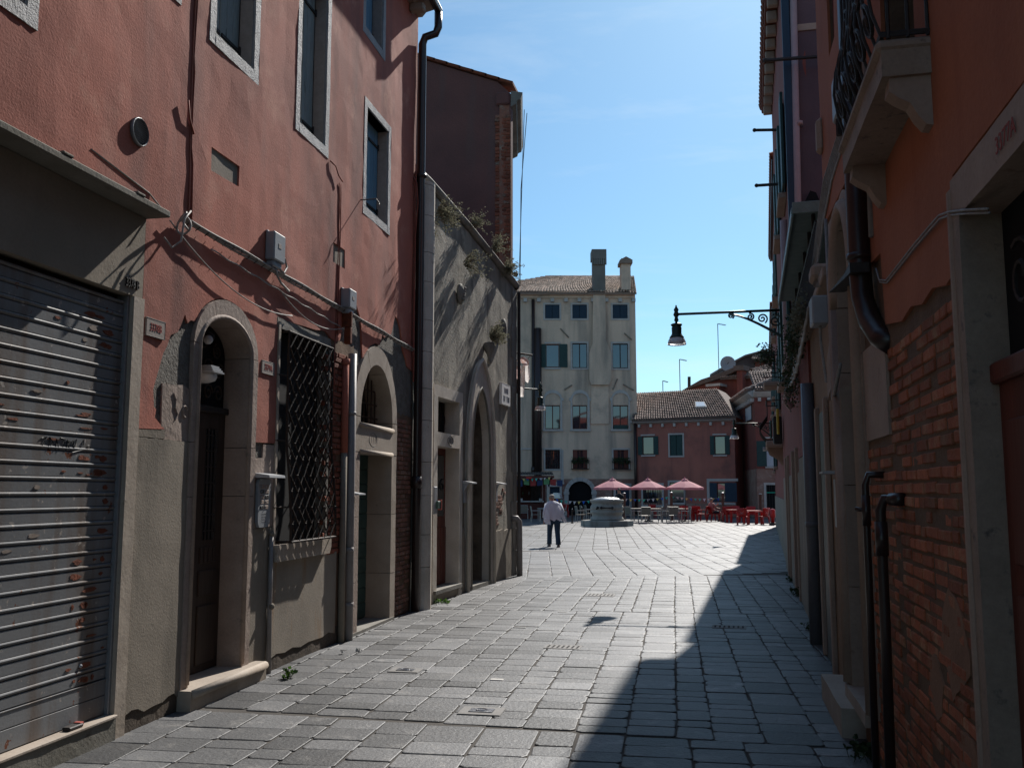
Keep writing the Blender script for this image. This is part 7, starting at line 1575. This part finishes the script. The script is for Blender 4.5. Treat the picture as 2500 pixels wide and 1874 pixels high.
mb = MB(); mb.add([KK.pt(s1+.15,.3,2.62),KK.pt(sr,.7,2.68),KK.pt(sr-.25,.3,2.3),KK.pt(s1+.4,-.4,1.9)], [(0,1,2,3)]); mb.build('side_drape', m_dark, kio)
PF = [M('paper_green', (.12,.28,.13), None, rough=.9), M('paper_red', (.32,.05,.045), None, rough=.9), M('paper_navy', (.03,.05,.12), None, rough=.9), M('paper_bright_red', (.6,.06,.04), None, rough=.9)]
for k in range(9):
    s = s0+.2+k*.42; z = 2.52-.05*(k % 3); mb = MB(); h = rnd(.3,.42); mb.add([KK.pt(s,.66,z),KK.pt(s+.36,.66,z+.02),KK.pt(s+.35,.64+rnd(-.05,.05),z-h),KK.pt(s+.01,.64,z-h+rnd(-.05,.05))], [(0,1,2,3)]); mb.build('paper_flag', PF[k % 3], kio, recalc=False)
mb = MB(); q = KK.px(1291,1167); mb.lathe(KK.pt(q[0],.78,q[1]), [(.02,.06),(.2,.05),(.22,0),(.1,-.06)], 10); mb.build('red_lantern', PF[3], kio)
bunting('bunting_string', 'row of small pennants along the kiosk roof edge', [KK.pt(s0,.78,2.62), KK.pt(sr-.2,.78,2.62)], 2)
random.seed(14)
MB_ = [M('bottle_green', (.02,.09,.03), None, rough=.1, spec=.8), M('bottle_amber', (.16,.05,.01), None, rough=.1, spec=.8), M('bottle_clear', (.35,.38,.4), None, rough=.1, spec=.8)]
for k in range(12):
    s = s0+.25+k*.2; z = (1.49,1.89)[k % 2]; mb = MB(); mb.lathe(KK.pt(s,-2.15,z), [(.038,0),(.04,.17),(.015,.22),(.014,.29)], 8); o = mb.build('bottle', MB_[k % 3], None, True); tag(o, 'bottle on a shelf at the back of the bar kiosk', 'bottle', 'bottles behind the bar')
for i, (x, r, h, m_, lb) in enumerate([(1252,.09,.40,m_greyplast,'grey drink dispenser at the left of the kiosk counter'),(1266,.08,.30,PF[3],'red cup stack on the kiosk counter'),(1272,.10,.16,m_white,'white napkin holder on the kiosk counter'),(1320,.10,.15,m_white,'white box at the right end of the kiosk counter')]):
    mb = MB(); s = kx(x); mb.bbox(KK, s-r, s+r, -.2, .02, 1.13, 1.13+h, .015); o = mb.build(['drink_dispenser','cup_stack','napkin_holder','counter_box'][i], m_); tag(o, lb, 'counter item'); mb = MB(); mb.bbox(KK, s-r*.7, s+r*.7, -.18, .0, 1.13+h, 1.16+h, .01); mb.build('top', m_dark, o)
r_ = root('ice_cream_stand', 'tall menu stand with curved pale top beside the kiosk', 'stand', tuple(dpx(1362,1262,58)))
q = dpx(1362,1262,58); W = Wall((q.x-.4,q.y),(q.x+.4,q.y-.1),1)
mb = MB(); mb.bbox(W, .05, .55, -.4, .0, 0, 1.30, .03); mb.build('cabinet', m_postw, r_); mb = MB(); mb.prism(W, [(.0,1.30),(.6,1.30),(.54,1.50),(.38,1.64),(.15,1.64),(.03,1.5)], .02, -.42); mb.build('curved_top', m_lid, r_)
mb = MB(); mb.bbox(W, -.28, -.12, -.1, .05, 0, 2.0, .02); mb.build('mast', m_alu, r_)
# ================================================================ people
m_skin = M('skin', (.42,.22,.15), (.36,.18,.12), 8, .6, fine=.05, local=True)
def human(name, label, joints, loc, rz, scale=1.0, head=(0,0,0), skin=None):
    """joints: dict of positions (x right, y forward, z up) in metres for a figure whose feet rest at z=0"""
    r_ = root(name, label, 'person', loc, None, rz); J = joints
    V_ = []; E_ = []; R_ = []
    def add(p, r, par=None): V_.append(p); R_.append(r); (E_.append((par, len(V_)-1)) if par is not None else None); return len(V_)-1
    pel = add(J['pelvis'], .115); sp = add(J['spine'], .115, pel); ch = add(J['chest'], .125, sp); nk = add(J['neck'], .055, ch); hb_ = add(J['head0'], .072, nk); hm = add(J['head1'], .088, hb_); ht = add(J['head2'], .070, hm)
    fd = Vector(J['face']).normalized(); c = Vector(J['head1']); add(tuple(c+fd*.095+Vector((0,0,-.01))), .017, hm); add(tuple(c+fd*.06+Vector((0,0,-.09))), .035, hb_)
    rt_ = fd.cross(UP).normalized()
    for sg in (-1,1): add(tuple(c+rt_*sg*.092-fd*.005+Vector((0,0,-.005))), .016, hm)
    for s in ('L','R'):
        a = add(J['sh'+s], .062, ch); b = add(J['el'+s], .045, a); w2 = add(J['wr'+s], .032, b); pm = Vector(J['wr'+s])+(Vector(J['ha'+s])-Vector(J['wr'+s]))*.55; h = add(tuple(pm), .036, w2)
        dv = (Vector(J['ha'+s])-Vector(J['wr'+s])).normalized(); sd_ = dv.orthogonal().normalized()
        for f in range(4):
            o0 = pm+sd_*(.018*(f-1.5))+dv*.035; o1 = o0+dv*(.035+.006*(1.5-abs(f-1.5))); o2 = o1+dv*.026+dv.cross(sd_)*.012
            i0 = add(tuple(o0), .0095, h); i1 = add(tuple(o1), .009, i0); add(tuple(o2), .008, i1)
        o0 = pm+sd_*.035-dv*.005; i0 = add(tuple(o0), .012, h); add(tuple(o0+dv*.035+sd_*.012), .010, i0)
        a = add(J['hip'+s], .085, pel); b = add(J['kn'+s], .058, a); k2 = add(J['an'+s], .040, b); t = add(J['to'+s], .034, k2)
    me = bpy.data.meshes.new('body'); me.from_pydata([tuple(p) for p in V_], E_, []); o = bpy.data.objects.new('body', me); sc.collection.objects.link(o)
    md = o.modifiers.new('skin', 'SKIN'); md.use_smooth_shade = True
    for i, v in enumerate(me.skin_vertices[0].data): v.radius = (R_[i], R_[i]*.95); v.use_root = (i == 0)
    sb = o.modifiers.new('sub', 'SUBSURF'); sb.levels = 1; sb.render_levels = 1
    dg = bpy.context.evaluated_depsgraph_get(); m2 = bpy.data.meshes.new_from_object(o.evaluated_get(dg)); bpy.data.objects.remove(o)
    m2.name = 'body'; m2.materials.clear(); m2.materials.append(skin or m_skin); b_ = bpy.data.objects.new('body', m2); sc.collection.objects.link(b_); b_.parent = r_
    r_.scale = (scale,)*3
    def eyes():
        for sg in (-1,1):
            mb = MB(); mb.ball(c+fd*.082+rt_*sg*.034+Vector((0,0,.012)), .011, n=6, m=5); e = mb.build('eye', m_dark); e.parent = r_
        mb = MB(); mb.tube([c+fd*.083+rt_*x+Vector((0,0,-.055)) for x in (-.025,0,.025)], .007, 5); e = mb.build('mouth', m_par2); e.parent = r_
    eyes()
    return r_
def garment(r_, name, rings, mat, cap=False, n=14, wob=.0, seed=0):
    mb = MB(); out_ = []
    for k, (c, rx, ry) in enumerate(rings):
        c = Vector(c); out_.append([c+Vector((math.cos(2*math.pi*i/n)*rx*(1+wob*math.sin(i*2.9+seed)*k/len(rings)), math.sin(2*math.pi*i/n)*ry*(1+wob*math.cos(i*3.7+seed)*k/len(rings)), wob*.25*math.sin(i*2.1+seed+k*.3)*k/len(rings))) for i in range(n)])
    mb.loft(out_, cap); o = mb.build(name, mat, None, True, recalc=True); o.parent = r_; return o
def sleeve(r_, name, pts, rad, mat):
    mb = MB(); mb.tube(pts, rad, 10); o = mb.build(name, mat, None, True); o.parent = r_
m_shirt = M('white_shirt', (.74,.77,.84), (.68,.71,.79), 6, .85, fine=.04, local=True, transl=.3); m_jeans = M('blue_jeans', (.03,.065,.11), (.022,.05,.09), 9, .85, .3, 60, .15, local=True); m_hairw = M('grey_hair', (.30,.28,.26), (.20,.185,.165), 40, .8, .5, 90, .2, local=True); m_hairk = M('dark_hair', (.012,.01,.009), None, rough=.7); m_shoe = M('grey_trainers', (.20,.20,.20), (.1,.1,.1), 20, .6, local=True); m_tee = M('black_tshirt', (.010,.011,.014), None, rough=.85, fine=.1); m_pinkshirt = M('pink_shirt', (.40,.16,.15), (.35,.13,.12), 9, .85, local=True); m_shorts = M('dark_shorts', (.02,.022,.03), None, rough=.85)
# walking man seen from behind
J = dict(pelvis=(.02,.0,.86), spine=(.01,.03,1.04), chest=(.0,.08,1.24), neck=(-.02,.15,1.40), head0=(-.03,.19,1.45), head1=(-.03,.21,1.52), head2=(-.03,.20,1.58), face=(-.1,1,-.25),
 shL=(-.17,.09,1.31), elL=(-.25,.02,1.06), wrL=(-.27,.08,.84), haL=(-.27,.11,.74), shR=(.18,.09,1.31), elR=(.27,.0,1.08), wrR=(.24,.10,.88), haR=(.21,.14,.80),
 hipL=(-.08,.0,.82), knL=(-.10,.15,.47), anL=(-.11,.16,.085), toL=(-.12,.29,.045), hipR=(.12,.0,.82), knR=(.13,.0,.46), anR=(.14,-.18,.10), toR=(.15,-.06,.035))
p = gpx(1351,1334); man = human('person', 'man walking away in loose white shirt and blue jeans on the sunlit paving', J, (p.x,p.y,0), YAW+.05)
for s, hx in (('L',-.08),('R',.12)):
    kn, an = Vector(J['kn'+s]), Vector(J['an'+s]); hp = Vector(J['hip'+s])
    garment(man, 'jeans_leg', [((hp.x,hp.y,.90),.115,.135),((hp.x,hp.y,.76),.108,.125),(tuple(hp.lerp(kn,.55)),.094,.11),(tuple(kn),.080,.088),(tuple(kn.lerp(an,.5)),.076,.08),((an.x,an.y,.075),.078,.088)], m_jeans, True, 12, .04, hx*20)
garment(man, 'jeans_seat', [((.02,.0,1.02),.165,.12),((.02,-.01,.92),.185,.145),((.02,-.01,.80),.19,.145),((.02,0,.74),.16,.11)], m_jeans, True)
garment(man, 'shirt', [((-.02,.14,1.42),.075,.07),((-.01,.10,1.37),.17,.10),((.0,.07,1.30),.235,.125),((.0,.05,1.18),.255,.15),((.01,.02,1.05),.275,.18),((.03,-.01,.93),.30,.20),((.045,-.03,.82),.315,.215)], m_shirt, False, 30, .17, 1.3)
mb = MB(); mb.add([(.16,-.08,1.30),(.26,-.12,1.18),(.33,-.16,1.0),(.40,-.18,.80),(.39,-.12,.72),(.28,-.14,.80),(.20,-.16,.95),(.12,-.14,1.15),(.30,-.04,1.0),(.40,-.08,.76),(.25,-.02,1.2)], [(0,1,7),(1,2,6,7),(2,3,4,5,6),(1,10,8,2),(2,8,9,3)]); o = mb.build('shirt_tail', m_shirt, None, True); o.parent = man
mb = MB(); mb.add([(-.22,-.10,1.2),(-.28,-.08,.95),(-.30,-.04,.76),(-.20,-.16,.70),(-.10,-.20,.68),(-.12,-.20,.95)], [(0,1,5),(1,2,3,4,5)]); o = mb.build('shirt_tail', m_shirt, None, True); o.parent = man
sleeve(man, 'sleeve', [J['shL'],J['elL'],tuple(Vector(J['elL']).lerp(Vector(J['wrL']),.75))], [.085,.075,.065], m_shirt); sleeve(man, 'sleeve', [J['shR'],J['elR'],tuple(Vector(J['elR']).lerp(Vector(J['wrR']),.6))], [.09,.085,.075], m_shirt)
mb = MB(); mb.ball((-.03,.185,1.55), .090, .098, .072, 14, 8); o = mb.build('hair', m_hairw, None, True); o.parent = man
for s in 'LR':
    a, t = Vector(J['an'+s]), Vector(J['to'+s]); mb = MB(); mb.loft([[(a.x+dx*.045, a.y-.07, z) for dx,z in ((-1,.0),(1,.0),(.8,.08),(-.8,.08))],[(a.x+dx*.05, a.y+.03, z) for dx,z in ((-1,0),(1,0),(.8,.09),(-.8,.09))],[(t.x+dx*.05, t.y, z) for dx,z in ((-1,0),(1,0),(.8,.06),(-.8,.06))],[(t.x+dx*.035, t.y+.06, z) for dx,z in ((-1,.0),(1,.0),(.8,.03),(-.8,.03))]]); o = mb.build('shoe', m_shoe); o.parent = man
# waiter in a black shirt behind the well
J2 = dict(pelvis=(0,0,.95), spine=(0,.0,1.12), chest=(0,-.01,1.36), neck=(0,.0,1.52), head0=(0,.02,1.58), head1=(0,.03,1.66), head2=(0,.03,1.745), face=(0,1,-.2),
 shL=(-.19,0,1.44), elL=(-.27,.02,1.17), wrL=(-.14,.20,1.04), haL=(-.06,.26,1.02), shR=(.19,0,1.44), elR=(.26,.05,1.16), wrR=(.16,.24,1.08), haR=(.08,.29,1.08),
 hipL=(-.09,0,.90), knL=(-.10,.03,.50), anL=(-.10,.0,.09), toL=(-.11,.13,.045), hipR=(.09,0,.90), knR=(.11,.03,.50), anR=(.12,-.02,.09), toR=(.13,.11,.045))
p = dpx(1513,1262,50.5); p.z = 0; wt = human('person', 'waiter in black shirt and trousers standing behind the well under the left parasol', J2, tuple(p), YAW+2.2, 1.06)
garment(wt, 'shirt', [((0,0,1.52),.075,.075),((0,0,1.47),.19,.10),((0,0,1.36),.215,.135),((0,0,1.12),.185,.13),((0,0,.92),.20,.145)], m_tee, True, 14, .03)
for s in 'LR':
    sleeve(wt, 'sleeve', [J2['sh'+s], tuple(Vector(J2['sh'+s]).lerp(Vector(J2['el'+s]),.7))], [.078,.066], m_tee); hp, kn, an = (Vector(J2[k+s]) for k in ('hip','kn','an'))
    garment(wt, 'trouser_leg', [((hp.x,0,1.0),.12,.14),(tuple(hp),.115,.135),(tuple(kn),.085,.095),((an.x,an.y,.06),.075,.085)], m_shorts, True)
    mb = MB(); mb.bbox(LOC, an.x-.045, an.x+.045, an.y-.08, an.y+.19, 0, .08, .025); o = mb.build('shoe', m_dark); o.parent = wt
mb = MB(); mb.ball((0,.005,1.70), .095, .105, .085, 14, 8); o = mb.build('hair', m_hairk, None, True); o.parent = wt
# seated man
J3 = dict(pelvis=(0,-.06,.55), spine=(0,-.12,.72), chest=(0,-.14,.92), neck=(0,-.13,1.10), head0=(0,-.10,1.16), head1=(0,-.09,1.24), head2=(0,-.10,1.32), face=(0,1,-.15),
 shL=(-.19,-.13,1.02), elL=(-.26,.06,.80), wrL=(-.14,.30,.92), haL=(-.10,.36,1.0), shR=(.19,-.13,1.02), elR=(.26,.05,.78), wrR=(.18,.28,.74), haR=(.15,.36,.74),
 hipL=(-.10,-.02,.54), knL=(-.13,.38,.52), anL=(-.12,.40,.09), toL=(-.12,.53,.045), hipR=(.10,-.02,.54), knR=(.14,.38,.52), anR=(.15,.44,.09), toR=(.16,.57,.045))
ch = [o for o in sc.objects if o.get('label') == 'red chair the seated man sits on'][0]
sm_ = human('person', 'white haired man in pink shirt and dark shorts sitting on a red chair', J3, tuple(ch.location), ch.rotation_euler.z, 1.0)
garment(sm_, 'shirt', [((0,-.13,1.09),.075,.075),((0,-.13,1.04),.19,.10),((0,-.14,.92),.215,.15),((0,-.11,.72),.20,.17),((0,-.06,.50),.205,.17)], m_pinkshirt, True, 14, .03)
for s in 'LR':
    sleeve(sm_, 'sleeve', [J3['sh'+s], tuple(Vector(J3['sh'+s]).lerp(Vector(J3['el'+s]),.75))], [.08,.068], m_pinkshirt)
    hp, kn = Vector(J3['hip'+s]), Vector(J3['kn'+s]); sleeve(sm_, 'shorts_leg', [tuple(hp+Vector((0,-.08,0))), tuple(hp), tuple(hp.lerp(kn,.85))], [.11,.11,.09], m_shorts)
    an = Vector(J3['an'+s]); mb = MB(); mb.bbox(LOC, an.x-.045, an.x+.045, an.y-.08, an.y+.19, 0, .08, .025); o = mb.build('shoe', m_dark); o.parent = sm_
mb = MB(); mb.ball((0,-.115,1.275), .097, .105, .085, 14, 8); o = mb.build('hair', m_hairw, None, True); o.parent = sm_
